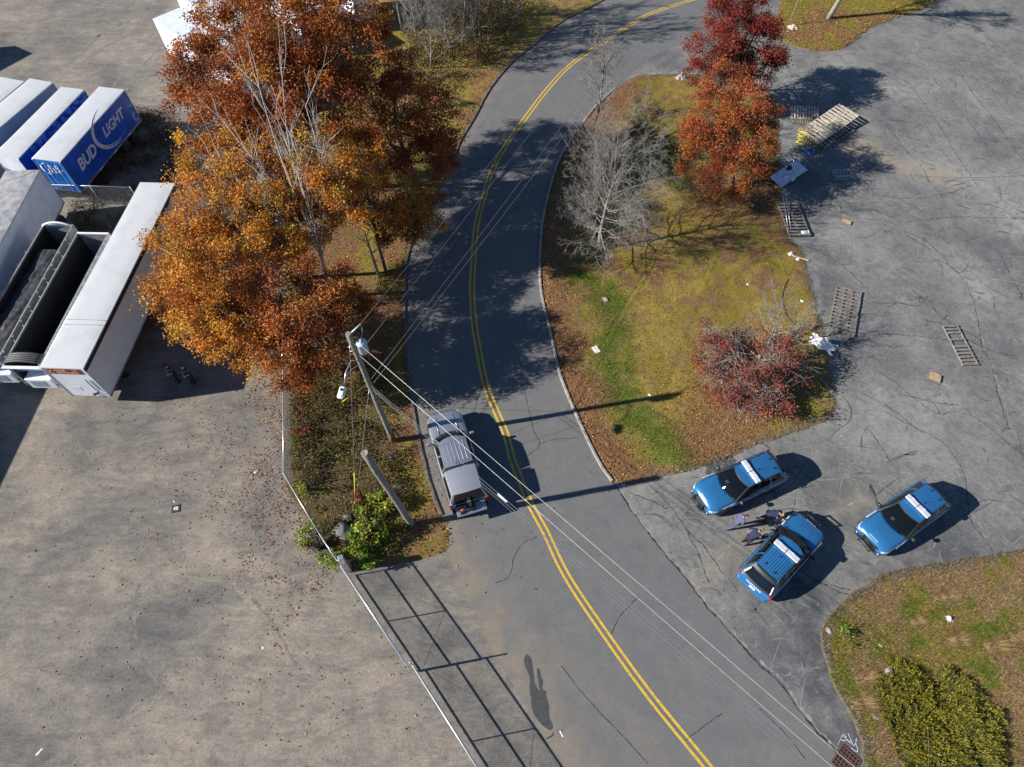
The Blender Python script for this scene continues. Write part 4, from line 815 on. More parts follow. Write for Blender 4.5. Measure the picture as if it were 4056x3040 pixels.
P = scatter(lv_poly, 130000, lambda P: 0.55*sm(.35, .6, fbm(P[:, 0]*.6, P[:, 1]*.6, 4))); blades('grass', 'patchy grass on the roadside verge', P, lambda P: mixc(left_color(P), GR['olive'], np.full(len(P), .5))*1.1, 0.12, flop=1.0)
P = scatter(tr_poly, 40000); blades('grass', 'rough grass on the far verge', P, lambda P: mixc(tr_color(P), GR['olive'], np.full(len(P), .5)), 0.16, w=0.02)
juniper()
# dry grass tussocks at the corner verge
for i, (x, y, r) in enumerate([(1860,1470,.55),(1850,1520,.6),(1900,1500,.5),(2060,1385,.55),(2140,1400,.6),(2190,1380,.5),(2040,1290,.4),(1975,1345,.35)]):
    c = at(x, y); n = 300; a = rng.random(n)*2*np.pi; rr_ = r*np.sqrt(rng.random(n))*.7; hh = rng.uniform(.25, .75, n)*r*.8
    b_ = np.c_[np.cos(a)*rr_, np.sin(a)*rr_, 0*a-.02]; tip = b_+np.c_[np.cos(a)*hh*.8+rng.normal(.75, .3, n)*r, np.sin(a)*hh*.8+rng.normal(.05, .1, n)*r, hh]; sd_ = np.c_[-np.sin(a), np.cos(a), 0*a]*.011
    V = np.stack([b_-sd_, b_+sd_, tip], 1).reshape(-1, 3)
    o = link('grass_tussock', mesh_np('grass_tussock', V, np.arange(3*n).reshape(-1, 3), np.repeat(np.clip(pal(n, [(0.30,0.19,0.09),(0.34,0.24,0.11),(0.24,0.15,0.07)]), .01, 1), 3, 0)), M['grassblade'], loc=(c.x, c.y, .09))
    tag(o, ['tan grass tussock at the tarmac edge by the juniper','tawny grass tussock between the flat stone and the juniper','arching grass tussock beside the pale concrete lump','reddish grass tussock on the juniper side of the crumpled wrapper','broad reddish grass tussock out on the open corner grass','broad reddish grass tussock out on the open corner grass','reddish tussock between the crumpled wrapper and the lone police SUV','small reddish tussock between the crumpled wrapper and the verge point'][i], 'grass', 'dry grass tussocks on the corner verge')
# brambles in the fenced roadside strip
thick = np.array(px2w([(620,760),(622,1020),(700,1160),(770,1215),(860,1195),(900,1130),(870,1020),(850,900),(830,800),(720,780)]))
def brd(P):
    n = fbm(P[:, 0]*.8, P[:, 1]*.8, 3); return sm(.30, .55, n)
P = scatter(thick, 8500, brd); cnt = rng.integers(4, 11, len(P)); hb = 0.15+0.75*fbm(P[:, 0]*.9+3, P[:, 1]*.9, 3)*rng.random(len(P))
C = np.repeat(np.c_[P, zb(P[:, 0], P[:, 1])+hb], cnt, 0)+rng.normal(0, .13, (cnt.sum(), 3)); C[:, 2] = np.maximum(C[:, 2], .1)
cc = np.repeat(pal(len(P), [(0.11,0.10,0.025),(0.15,0.115,0.034),(0.08,0.085,0.022),(0.20,0.10,0.04),(0.17,0.17,0.04)], [4,3,3,2,1], .2), cnt, 0)
V, F, cc = leaves(C, rng.uniform(.6, 1.3, len(C))*.10, np.clip(cc*(1+rng.normal(0, .25, (len(C), 1))), .004, 1), 0.1)
tag(link('bramble_thicket', mesh_np('bramble_thicket', V, F, cc), M['leaf']), 'dark tangled brambles filling the fenced roadside strip', 'brambles', kind='stuff')
wood = np.array(px2w([(860,300),(900,200),(870,60),(960,-20),(1150,-10),(1130,60),(1040,150),(960,190)]))
P = scatter(wood, 11000, brd); cnt = rng.integers(4, 10, len(P)); C = np.repeat(np.c_[P, .25+rng.random(len(P))*1.1], cnt, 0)+rng.normal(0, .2, (cnt.sum(), 3)); C[:, 2] = np.maximum(C[:, 2], .1)
cc = np.repeat(pal(len(P), [(0.12,0.09,0.035),(0.17,0.10,0.04),(0.10,0.10,0.03),(0.20,0.15,0.05)], None, .2), cnt, 0)
V, F, cc = leaves(C, rng.uniform(.6, 1.3, len(C))*.15, np.clip(cc, .004, 1), 0.1)
tag(link('undergrowth', mesh_np('undergrowth', V, F, cc), M['leaf']), 'brown undergrowth below the bare roadside trees', 'undergrowth', kind='stuff')

brush = np.array(px2w([(150,395),(200,360),(290,262),(300,235),(350,245),(390,270),(395,420),(330,430),(290,440),(240,520),(170,500),(140,430)]))
P = scatter(brush, 9000, brd); cnt = rng.integers(3, 8, len(P)); C = np.repeat(np.c_[P, .08+rng.random(len(P))**2*.5], cnt, 0)+rng.normal(0, .12, (cnt.sum(), 3)); C[:, 2] = np.maximum(C[:, 2], .03)
V, F, cc = leaves(C, rng.uniform(.6, 1.3, len(C))*.12, np.clip(np.repeat(pal(len(P), [(0.10,0.07,0.035),(0.14,0.075,0.035),(0.07,0.065,0.025)], None, .25), cnt, 0), .004, 1), 0.1)
tag(link('yard_brush', mesh_np('yard_brush', V, F, cc), M['leaf']), 'low brown weeds on the yard ground between the trailers', 'weeds', kind='stuff')
# ------------------------------------------------------------------ flat lettering
_txt = {}
def text_mesh(s, size, shear=0.0, bold=0.0):
    k = (s, size, shear, bold)
    if k not in _txt:
        cu = bpy.data.curves.new('lettering', 'FONT'); cu.body = s; cu.size = size; cu.align_x = 'CENTER'; cu.align_y = 'CENTER'; cu.shear = shear; cu.offset = bold; cu.resolution_u = 2
        cu.extrude = 0.002
        o = bpy.data.objects.new('lettering', cu); col.objects.link(o); dg = bpy.context.evaluated_depsgraph_get(); dg.update()
        _txt[k] = bpy.data.meshes.new_from_object(o.evaluated_get(dg)); bpy.data.objects.remove(o)
    return _txt[k].copy()
def text(name, s, size, mat_, parent, origin, xdir, ydir, shear=0.0, bold=0.0, sx=1.0):
    me = text_mesh(s, size, shear, bold); me.materials.clear(); x = Vector(xdir).normalized(); y = Vector(ydir).normalized(); z = x.cross(y)
    o = link(name, me, mat_, parent); o.matrix_local = Matrix.Translation(Vector(origin)) @ Matrix(((x.x*sx, y.x, z.x, 0), (x.y*sx, y.y, z.y, 0), (x.z*sx, y.z, z.z, 0), (0, 0, 0, 1))); return o
def ring(name, c, r0, r1, mat_, parent, a0=0, a1=360, n=24, ax=((1, 0, 0), (0, 1, 0)), sy=1.0, t=0.0):
    X, Y = Vector(ax[0]), Vector(ax[1]); mb = MB(); G = [[], []]
    for k in range(n+1):
        a = R(a0+(a1-a0)*k/n); w = 1.0 if not t else (math.sin(math.pi*k/n)**t)
        for i, r in enumerate(((r0+r1)/2-(r1-r0)/2*w, (r0+r1)/2+(r1-r0)/2*w)): G[i].append(tuple(Vector(c)+X*math.cos(a)*r+Y*math.sin(a)*r*sy))
    mb.grid(G, False); return mb.build(name, mat_, parent)

# ------------------------------------------------------------------ road vehicles
def loft(stations, nx=44, flare=None):
    st = np.array(stations); x = np.linspace(st[0, 0], st[-1, 0], nx)
    # finer near the ends
    u = np.linspace(0, 1, nx); x = st[0, 0] + (st[-1, 0]-st[0, 0])*(0.5-0.5*np.cos(np.pi*u))*0.6 + (st[-1, 0]-st[0, 0])*u*0.4
    o = np.argsort(st[:, 0]); f = lambda i: np.interp(x, st[o, 0], st[o, i])
    hw, zt, ze, zb_ = f(1), f(2), f(3), f(4); G = []
    for i in range(nx):
        w = hw[i]; prof = [(0, zb_[i]), (0.8*w, zb_[i]), (0.95*w, zb_[i]+0.08), (0.995*w, zb_[i]+0.28), (w, ze[i]-0.32), (0.985*w, ze[i]-0.12), (0.95*w, ze[i]-0.03), (0.88*w, ze[i]+0.004), (0.7*w, ze[i]+(zt[i]-ze[i])*0.6), (0.4*w, ze[i]+(zt[i]-ze[i])*0.9), (0, zt[i])]
        ringp = [(x[i], y, z) for y, z in prof] + [(x[i], -y, z) for y, z in reversed(prof[1:-1])]
        G.append(ringp + [ringp[0]])
    mb = MB(); mb.grid(G, True); k = len(G[0]); b0 = 0
    mb.f.append(tuple(range(k-1))); mb.sm.append(False); mb.f.append(tuple((nx-1)*k+i for i in reversed(range(k-1)))); mb.sm.append(False); return mb
class House:
    """glass house: bottom and top outlines, four curved faces"""
    def __init__(s, fb, ft, rb, rt, bf=0.27, tf=0.18, bb=0.2, tb=0.1):
        s.fb, s.ft, s.rb, s.rt = map(Vector, (fb, ft, rb, rt)); s.bf, s.tf, s.bb, s.tb = bf, tf, bb, tb
    def side(s, sg, a, t, off=0.0):
        b = s.fb.lerp(s.rb, a); q = s.ft.lerp(s.rt, a); p = b.lerp(q, t); p.y += 0.035*math.sin(math.pi*t)+off; return Vector((p.x, p.y*sg, p.z+off*0.4))
    def front(s, a, t, off=0.0):
        k = 2*a-1; b = Vector((s.fb.x+s.bf*(1-k*k), s.fb.y*k, s.fb.z+0.02*(1-k*k))); q = Vector((s.ft.x+s.tf*(1-k*k), s.ft.y*k, s.ft.z+0.055*(1-k*k))); p = b.lerp(q, t)
        return p+Vector((off*0.7+0.03*math.sin(math.pi*t), 0, off*0.7+0.03*math.sin(math.pi*t)))
    def rear(s, a, t, off=0.0):
        k = 2*a-1; b = Vector((s.rb.x-s.bb*(1-k*k), s.rb.y*k, s.rb.z)); q = Vector((s.rt.x-s.tb*(1-k*k), s.rt.y*k, s.rt.z+0.055*(1-k*k))); p = b.lerp(q, t); return p+Vector((-off, 0, off*0.5))
    def roof(s, a, c, off=0.0):
        f = s.front(a, 1); r = s.rear(a, 1); k = 2*a-1; p = f.lerp(r, c); p.z += 0.035*math.sin(math.pi*c)*(1-0.5*k*k)+off; return p
    def patch(s, fn, a0, a1, t0, t1, off=0.0, na=8, nt=5, sg=None):
        A = np.linspace(a0, a1, na); T = np.linspace(t0, t1, nt)
        return [[tuple(fn(sg, a, t, off) if sg is not None else fn(a, t, off)) for t in T] for a in A]
def wheel(parent, x, y, r=0.38, w=0.25):
    m = Matrix.Translation((x, y, r)) @ Matrix.Rotation(R(90), 4, 'X')
    t = MB(); t.lathe([(r*0.62, -w/2), (r*0.94, -w/2), (r, -w*0.36), (r, w*0.36), (r*0.94, w/2), (r*0.62, w/2)], 22, m); tb = t.build('wheel', M['tyre'], parent)
    h = MB(); h.lathe([(0.05, -w*0.3), (r*0.62, -w*0.44), (r*0.62, w*0.44), (0.05, w*0.3)], 14, m); h.build('rim', M['rim'], tb)
def finish(root):
    for c in root.children:
        if c.type == 'MESH' and c.name.split('.')[0] in ('body', 'roof', 'pillars', 'cap_shell'): fixn(c)
def police_suv(label, front, rear, window=True):
    d = (front-rear); d.z = 0; mid = (front+rear)/2; rz = math.atan2(d.y, d.x)
    root = empty('police_suv', (mid.x, mid.y, 0.004), rz, label, 'police car', 'police SUVs parked in the lot')
    body = loft([(-2.52,.80,.84,.80,.42),(-2.47,.90,.98,.93,.34),(-2.36,.95,1.10,1.07,.30),(-2.1,.975,1.12,1.10,.28),(-1.5,.995,1.10,1.10,.26),(-.5,1.0,1.07,1.07,.24),(.6,1.0,1.05,1.05,.24),(1.1,.995,1.12,1.05,.25),(1.5,.985,1.125,1.02,.26),(1.95,.96,1.09,.97,.27),(2.2,.93,1.03,.91,.28),(2.36,.88,.95,.84,.3),(2.47,.78,.84,.76,.32),(2.53,.62,.72,.66,.36)]).build('body', M['policeblue'], root)
    h = House((1.02,.93,1.04), (.22,.665,1.70), (-2.36,.90,1.10), (-1.84,.64,1.69), bb=.10, tb=.07)
    g = MB(); g.grid(h.patch(h.front, .04, .96, .05, .95, .004, 14, 6)); g.build('windshield', M['carglass'], root)
    g = MB(); g.grid(h.patch(h.rear, .05, .95, .12, .80, .006, 10, 5)); g.build('rear_window', M['darkglass'], root)
    p = MB()
    for sg in (1, -1):
        for a0, a1 in ((0, .045), (.335, .37)): p.grid(h.patch(h.side, a0, a1, 0, 1, 0, 3, 5, sg))
        for a0, a1 in ((.63, .68), (.93, 1.0)): rp_ = MB(); rp_.grid(h.patch(h.side, a0, a1, 0, 1, .001, 3, 5, sg)); rp_.build('rear_pillar', M['policeblue'], root)
        p.grid(h.patch(h.side, 0, 1, .94, 1, 0, 12, 2, sg)); p.grid(h.patch(h.side, 0, 1, 0, .05, 0, 12, 2, sg))
        for a0, a1 in ((.045, .335), (.37, .63), (.67, .93)):
            g = MB(); g.grid(h.patch(h.side, a0, a1, .06, .92, .002, 6, 4, sg)); g.build('side_window', M['carglass' if a0 < .1 else 'darkglass'], root)
    p.grid(h.patch(h.front, 0, .04, 0, 1, 0, 2, 5)); p.grid(h.patch(h.front, .96, 1, 0, 1, 0, 2, 5)); p.grid(h.patch(h.front, 0, 1, .95, 1, 0, 12, 2))
    p.grid(h.patch(h.rear, 0, .05, 0, 1, 0, 2, 4)); p.grid(h.patch(h.rear, .95, 1, 0, 1, 0, 2, 4)); p.grid(h.patch(h.rear, 0, 1, 0, .12, 0, 10, 2)); p.grid(h.patch(h.rear, 0, 1, .8, 1, 0, 10, 2))
    p.build('pillars', M['plastic'], root)
    rf = MB(); rf.grid(h.patch(h.roof, 0, 1, 0, 1, 0, 13, 11)); rfo = rf.build('roof', M['policeblue'], root)
    for k in range(9):                                   # pressed roof ribs behind the light bar
        a = .12+.76*k/8; rb = MB(); c0 = .42 if k not in (0, 8) else .46
        rb.grid([[tuple(h.roof(a+da, c, oz)) for c in np.linspace(c0, .93, 7)] for da, oz in ((-.022, .001), (-.012, .024), (.012, .024), (.022, .001))], False); rb.build('roof_rib', M['policeblue'], rfo)
    for k in range(7):
        a = .2+.6*k/6; rb = MB(); rb.grid([[tuple(h.roof(a+da, c, oz)) for c in (.09, .15)] for da, oz in ((-.016, .001), (0, .007), (.016, .001))], False); rb.build('roof_rib', M['policeblue'], rfo)
    for sg in (1, -1):                                   # black roof ditch strips, drip rails
        q = MB(); q.tube([h.roof(.5+sg*.475, c, .004) for c in np.linspace(.02, .97, 8)], .016, 5); q.build('roof_rail', M['plastic'], root)
    sp = MB(); sp.grid([[tuple(h.rear(a, t, .03)) for t in (.99, .86, .78)] for a in np.linspace(.07, .93, 9)]); sp.grid([[tuple(h.roof(a, .97, .02)), tuple(h.rear(a, .99, .03))] for a in np.linspace(.07, .93, 9)]); sp.build('spoiler', M['plastic'], root)
    it = MB(); it.box(-2.1, 1.05, -.84, .84, 1.02, 1.10); it.box(.55, 1.1, -.8, .8, 1.09, 1.15)
    for y in (-.4, .4):
        for x in (-.15, -1.05): it.bbox((x, y, 1.24), (.16, .46, .34), .05); it.bbox((x-.02, y, 1.44), (.1, .24, .16), .03)
    it.build('interior', M['interior'], root)
    sw = MB(); sw.tube([(.45+.05*math.sin(a), .4+.17*math.cos(a), 1.24+.15*math.sin(a)) for a in np.linspace(0, 2*math.pi, 13)], .014, 5); sw.build('steering_wheel', M['plastic'], root)
    pp = MB(); pp.box(.72, .9, -.3, -.12, 1.152, 1.156); pp.build('dashboard_paper', M['paper'], root)
    # bonnet bulge, hood seam
    hb = MB(); zz = lambda x: np.interp(x, [1.1, 1.5, 1.95, 2.2], [1.125, 1.128, 1.093, 1.033])
    hb.grid([[(x, y, zz(x)-.014*(abs(y)/.4)+(0.022 if 0 < i < 3 else -.02)) for x in (1.28, 1.34, 1.6, 1.82)] for i, y in enumerate((-.36, -.33, .33, .36))], False); hb.build('hood_bulge', M['policeblue'], root)
    for sg in (1, -1):
        sl = MB(); sl.tube([(x, sg*w_, z) for x, w_, z in ((1.0, .86, 1.075), (1.5, .85, 1.035), (1.95, .82, .985), (2.25, .74, .9), (2.36, .6, .87))], .013, 4); sl.build('hood_seam', M['plastic'], root)
        hl = MB(); hl.grid([[(2.05, sg*.945, .80), (2.05, sg*.93, .88)], [(2.25, sg*.905, .78), (2.23, sg*.88, .875)], [(2.38, sg*.845, .76), (2.36, sg*.80, .85)], [(2.475, sg*.73, .74), (2.45, sg*.68, .82)]]); hl.build('headlight', M['headlamp'], root)
        fg = MB(); fg.box(2.44, 2.52, sg*.62-.1, sg*.62+.1, .50, .58); fg.build('fog_lamp', M['headlamp'], root)
        tl = MB(); tl.bbox((-2.37, sg*.865, .98), (.17, .12, .2), .03); tl.build('taillight', M['taillamp'], root)
        mi = MB(); mi.bbox((.78, sg*1.09, 1.13), (.16, .22, .15), .04); mi.box(.76, .82, min(sg*.93, sg*1.0), max(sg*.93, sg*1.0), 1.06, 1.10); mi.build('side_mirror', M['plastic'], root)
        for xa, xb in ((.86, -.16), (-.2, -1.18)):
            dr = MB(); dr.grid([[(x, sg*(np.interp(x, [-1.5, -.5, .6, 1.1], [.995, 1.0, 1.0, .995])*k+.008), z) for z, k in ((.40, .995), (.72, 1.002), (.92, .99), (1.0, .965))] for x in np.linspace(xa, xb, 5)]); do = dr.build('door', M['policenavy'], root)
            hd = MB(); hd.box(xb+.08, xb+.26, min(sg*.985, sg*1.03), max(sg*.985, sg*1.03), .90, .93); hd.build('handle', M['policeblue'], do)
        for x in (1.52, -1.52):
            wheel(root, x, sg*.86); ar = MB(); ar.lathe([(.36, -.02), (.455, -.015), (.455, .012), (.36, .02)], 22, Matrix.Translation((x, sg*.985, .39)) @ Matrix.Rotation(R(90), 4, 'X')); ar.build('wheel_arch', M['plastic'], root)
        text('fender_lettering', 'STATE TROOPER', .115, M['decal'], root, (1.42, sg*.962, 1.012), (-sg, 0, .06 if sg < 0 else -.06), (0, -sg*.62, .75), 0, .003, .95)
    for sg in (1, -1): sc_ = MB(); sc_.bbox((0, sg*.985, .34), (2.1, .06, .16), .02); sc_.build('sill', M['plastic'], root)
    fb_ = MB(); fb_.bbox((2.43, 0, .42), (.2, 1.45, .14), .04); fb_.build('front_bumper', M['plastic'], root)
    gr = MB(); gr.bbox((2.49, 0, .72), (.10, 1.05, .26), .03); gr.build('grille', M['plastic'], root)
    for z in (.80, .70): cb = MB(); cb.box(2.535, 2.556, -.5, .5, z-.02, z+.02); cb.build('grille_bar', M['chrome'], root)
    pb = MB()
    for sg in (1, -1): pb.bbox((2.66, sg*.36, .62), (.07, .07, .62), .015); pb.tube([(2.5, sg*.36, .5), (2.66, sg*.36, .5)], .03, 6)
    pb.tube([(2.67, -.36, .88), (2.67, .36, .88)], .035, 8); pb.tube([(2.67, -.42, .62), (2.67, .42, .62)], .045, 8); pb.tube([(2.67, -.36, .4), (2.67, .36, .4)], .03, 8); pb.build('push_bar', M['plastic'], root)
    text('hood_lettering', 'STATE POLICE', .085, M['silverdecal'], root, (2.33, 0, .985), (0, 1, 0), (-1, 0, .45), 0, .001)
    bu = MB(); bu.bbox((-2.50, 0, .62), (.18, 1.68, .24), .05); bu.build('rear_bumper', M['policeblue'], root)
    pl = MB(); pl.box(-2.555, -2.535, -.16, .16, .76, .90); plo = pl.build('number_plate', M['decal'], root)
    text('plate_number', '642', .11, M['bluesticker'], root, (-2.558, 0, .83), (0, -1, 0), (0, 0, 1))
    for a0, a1 in ((.045, .075), (.925, .955)): hs = MB(); hs.grid(h.patch(h.rear, a0, a1, .10, .62, .012, 2, 4)); hs.build('hatch_decal', M['decal'], root)
    text('rear_lettering', 'STATE POLICE', .13, M['decal'], root, (-2.515, 0, 1.02), (0, -1, 0), (.35, 0, 1), 0, .001)
    lb = MB(); zt = h.roof(.5, .22).z+.02
    for sg in (1, -1): lb.bbox((-.30, sg*.345, zt+.075), (.30, .67, .095), .03)
    lo = lb.build('light_bar', M['lightbar'], root); ft = MB()
    for sg in (1, -1): ft.box(-.36, -.24, sg*.5-.04, sg*.5+.04, zt-.05, zt+.03); ft.tube([(-.40, sg*.03, zt+.126), (-.40, sg*.64, zt+.126)], .008, 4); ft.tube([(-.20, sg*.03, zt+.126), (-.20, sg*.64, zt+.126)], .008, 4)
    ft.box(-.44, -.16, -.012, .012, zt+.03, zt+.12); ft.build('light_bar_mount', M['galv'], lo)
    an = MB(); an.tube([(-.75, .05, zt), (-.75, .05, zt+.28)], [.012, .004], 5); an.lathe([(.045, 0), (.04, .03), (.015, .04)], 10, Matrix.Translation((-.75, .05, zt+.012))); an.build('antenna', M['plastic'], root)
    for x, y in ((-1.55, .32), (-1.62, -.22)): a2 = MB(); a2.lathe([(.05, 0), (.045, .035), (.02, .045)], 10, Matrix.Translation((x, y, zt+.005))); a2.build('roof_antenna', M['black'], root)
    finish(root); return root
Zc = lambda ox, oy, x, y: (ox+x*600/2211, oy+y*600/2211)
suvA = police_suv('blue police SUV parked along the grass island edge', AN(*Zc(2700,1740,262,905), .7), AN(*Zc(2700,1740,1440,345), 1.0))
suvB = police_suv('blue police SUV with officers standing at its front door', AN(*Zc(2800,1960,1545,385), .8), AN(*Zc(2800,1960,625,1390), .6))
suvC = police_suv('blue police SUV parked alone by the corner verge', AN(*Zc(3340,1850,345,1110), .7), AN(*Zc(3340,1850,1400,350), 1.0))

def pickup():
    tk = lambda x, y: (1620+x*400/1382, 1600+y*400/1382)
    f = AN(*tk(455, 118), .8); r = AN(*tk(838, 1385), .95); d = f-r; d.z = 0; mid = (f+r)/2; L = d.length; k = 5.75/L
    root = empty('pickup_truck', (mid.x, mid.y, 0.012), math.atan2(d.y, d.x), 'grey pickup truck with a bed cap and its tailgate down', 'pickup truck')
    fx, rx = 2.88, -2.82
    body = loft([(rx,.97,1.02,1.02,.48),(rx+.05,.985,1.10,1.10,.45),(-1.0,1.0,1.12,1.12,.42),(.6,1.0,1.12,1.12,.42),(1.25,1.0,1.20,1.13,.42),(1.7,1.0,1.22,1.12,.42),(2.3,.985,1.18,1.07,.42),(2.6,.95,1.12,1.0,.42),(2.78,.88,1.02,.92,.44),(2.86,.72,.88,.82,.46)]); body.build('body', M['truckgrey'], root)
    h = House((1.18,.93,1.13), (.52,.70,1.78), (-1.02,.92,1.14), (-.92,.72,1.78), .26, .2, .04, .06)
    g = MB(); g.grid(h.patch(h.front, .05, .95, .06, .93, .004, 14, 6)); g.build('windshield', M['carglass'], root)
    p = MB()
    for sg in (1, -1):
        for a0, a1 in ((0, .06), (.47, .52), (.93, 1)): p.grid(h.patch(h.side, a0, a1, 0, 1, 0, 3, 5, sg))
        p.grid(h.patch(h.side, 0, 1, .9, 1, 0, 10, 2, sg)); p.grid(h.patch(h.side, 0, 1, 0, .07, 0, 10, 2, sg))
        for a0, a1 in ((.06, .47), (.52, .93)): g = MB(); g.grid(h.patch(h.side, a0, a1, .07, .9, .002, 6, 4, sg)); g.build('side_window', M['darkglass'], root)
    p.grid(h.patch(h.front, 0, .05, 0, 1, 0, 2, 5)); p.grid(h.patch(h.front, .95, 1, 0, 1, 0, 2, 5)); p.grid(h.patch(h.front, 0, 1, .93, 1, 0, 12, 2)); p.grid(h.patch(h.rear, 0, 1, 0, 1, 0, 8, 4)); p.build('pillars', M['truckgrey'], root)
    rf = MB(); rf.grid(h.patch(h.roof, 0, 1, 0, 1, 0, 13, 9)); ro = rf.build('roof', M['truckgrey'], root)
    for k2 in range(6):
        a = .14+.72*k2/5; rb = MB(); rb.grid([[tuple(h.roof(a+da, c, oz)) for c in np.linspace(.14, .86, 6)] for da, oz in ((-.018, .001), (-.008, .014), (.008, .014), (.018, .001))], False); rb.build('roof_rib', M['truckgrey'], ro)
    bl_ = MB(); bl_.bbox((-.95, 0, 1.81), (.06, .42, .035), .01); bl_.build('brake_lamp', M['taillamp'], root)
    it = MB(); it.box(-.95, 1.2, -.86, .86, 1.09, 1.17); it.bbox((-.1, .4, 1.4), (.16, .5, .45), .05); it.bbox((-.1, -.4, 1.4), (.16, .5, .45), .05); it.build('interior', M['interior'], root)
    pp = MB(); pp.box(.8, 1.05, -.1, .1, 1.172, 1.177); pp.build('dashboard_paper', M['paper'], root)
    # bed cap
    cp = House((-1.1,.96,1.12), (-1.16,.76,1.84), (-2.80,.95,1.12), (-2.52,.72,1.80), .02, .03, .0, .05); c = MB()
    for sg in (1, -1):
        for a0, a1 in ((0, .09), (.92, 1)): c.grid(cp.patch(cp.side, a0, a1, 0, 1, 0, 3, 6, sg))
        c.grid(cp.patch(cp.side, 0, 1, 0, .16, 0, 8, 2, sg)); c.grid(cp.patch(cp.side, 0, 1, .74, 1, 0, 8, 3, sg))
        g = MB(); g.grid(cp.patch(cp.side, .09, .92, .16, .74, .003, 6, 3, sg)); g.build('cap_side_window', M['darkglass'], root)
    c.grid(cp.patch(cp.front, 0, 1, 0, 1, 0, 8, 4)); c.grid([[tuple(cp.roof(a, q)) for q in np.linspace(0, 1, 7)] for a in np.linspace(0, 1, 11)])
    c.grid(cp.patch(cp.rear, 0, .05, 0, 1, 0, 2, 4)); c.grid(cp.patch(cp.rear, .95, 1, 0, 1, 0, 2, 4)); c.grid(cp.patch(cp.rear, 0, 1, 0, .07, 0, 8, 2)); c.build('cap_shell', M['capgrey'], root)
    g = MB(); g.grid(cp.patch(cp.rear, .05, .95, .07, 1, .006, 9, 4)); go = g.build('cap_rear_window', M['darkglass'], root)
    hd = MB(); hd.bbox((-2.72, 0, 1.37), (.04, .16, .04), .008); hd.build('handle', M['chrome'], go)
    for x in (-1.055,): gp = MB(); gp.box(x-.03, x+.03, -.74, .74, 1.72, 1.765); gp.build('cab_gap', M['plastic'], root)
    for sg in (1, -1):
        hs = MB(); hs.tube([(1.35, sg*.52, 1.215), (1.9, sg*.5, 1.205), (2.45, sg*.44, 1.15)], .022, 5); hs.build('hood_crease', M['truckgrey'], root)
        hl = MB(); hl.grid([[(2.5, sg*.955, .88), (2.5, sg*.93, 1.0)], [(2.7, sg*.90, .86), (2.68, sg*.87, .99)], [(2.83, sg*.76, .82), (2.8, sg*.74, .95)]]); hl.build('headlight', M['headlamp'], root)
        tl = MB(); tl.bbox((rx+.02, sg*.93, .98), (.1, .13, .38), .02); tl.build('taillight', M['taillamp'], root)
        mi = MB(); mi.bbox((.92, sg*1.16, 1.25), (.14, .24, .22), .03); mi.box(.9, .95, min(sg*.95, sg*1.08), max(sg*.95, sg*1.08), 1.16, 1.2); mi.build('side_mirror', M['truckgrey'], root)
        for xa in (.92, -.12):
            dr = MB(); dr.grid([[(x, sg*(1.006), z) for z in (.52, .8, 1.0)] for x in (xa, xa-.5, xa-.98)]); do = dr.build('door', M['truckgrey'], root); q = MB(); q.box(xa-.9, xa-.7, min(sg*1.0, sg*1.035), max(sg*1.0, sg*1.035), .94, .97); q.build('handle', M['chrome'], do)
        for x in (1.85, -1.8):
            wheel(root, x, sg*.86, .40, .27); ar = MB(); ar.lathe([(.38, -.02), (.5, -.015), (.5, .012), (.38, .02)], 22, Matrix.Translation((x, sg*.985, .44)) @ Matrix.Rotation(R(90), 4, 'X')); ar.build('wheel_arch', M['plastic'], root)
    gr = MB(); gr.bbox((2.83, 0, .84), (.12, 1.2, .3), .03); gr.build('grille', M['chrome'], root)
    bu = MB(); bu.bbox((2.86, 0, .55), (.2, 1.8, .2), .05); bu.build('front_bumper', M['chrome'], root)
    tg = MB(); tg.bbox((rx-.29, 0, .93), (.56, 1.5, .06), .015)
    tgo = tg.build('tailgate', M['truckgrey'], root)
    for k2 in range(5): rb = MB(); rb.box(rx-.52, rx-.06, -.6+.3*k2-.02, -.6+.3*k2+.02, .958, .972); rb.build('tailgate_rib', M['galv'], tgo)
    bed = MB(); bed.box(rx-.004, rx+.006, -.72, .72, .62, 1.10); bed.build('bed_opening', M['interior'], root)
    rb2 = MB(); rb2.bbox((rx-.1, 0, .58), (.2, 1.85, .16), .03); rb2.build('rear_bumper', M['darksteel'], root)
    finish(root)
    root.scale = (1.02, 1.05, 1.0)
    loc = lambda x, y, z: root.matrix_basis @ Vector((x, y, z))
    rzz = root.rotation_euler.z
    cs = empty('drone_case', loc(rx-.22, -.02, .976), rzz, 'black drone carrying case with round white emblem on the tailgate', 'case')
    b_ = MB(); b_.bbox((0, 0, .09), (.42, .46, .18), .03); b_.build('shell', M['black'], cs)
    ring('emblem_ring', (.02, .02, .183), .055, .075, M['decal'], cs, -60, 240); ring('emblem_dot', (.02, .02, .183), .0, .025, M['decal'], cs)
    hn = MB(); hn.tube([(-.21, -.08, .1), (-.25, -.07, .1), (-.25, .07, .1), (-.21, .08, .1)], .012, 5); hn.build('handle', M['plastic'], cs)
    ba = empty('kit_box', loc(rx-.3, .46, .976), rzz+.3, 'grey kit box with an orange lid tray on the tailgate', 'box')
    b_ = MB(); b_.bbox((0, 0, .07), (.3, .36, .14), .02); b_.build('shell', M['darksteel'], ba); b_ = MB(); b_.bbox((.02, -.04, .165), (.18, .22, .05), .02); b_.build('orange_tray', M['orange'], ba)
    bc = MB(); bc.bbox((0, 0, .05), (.16, .2, .1), .02); bb = bc.build('cardboard_box', M['woodtan'], None, loc(rx-.02, .0, .976+.20), (0, 0, rzz)); bb.location = loc(rx-.06, .02, 1.161); tag(bb, 'small brown carton on top of the drone case', 'box')
    return root
truck = pickup()

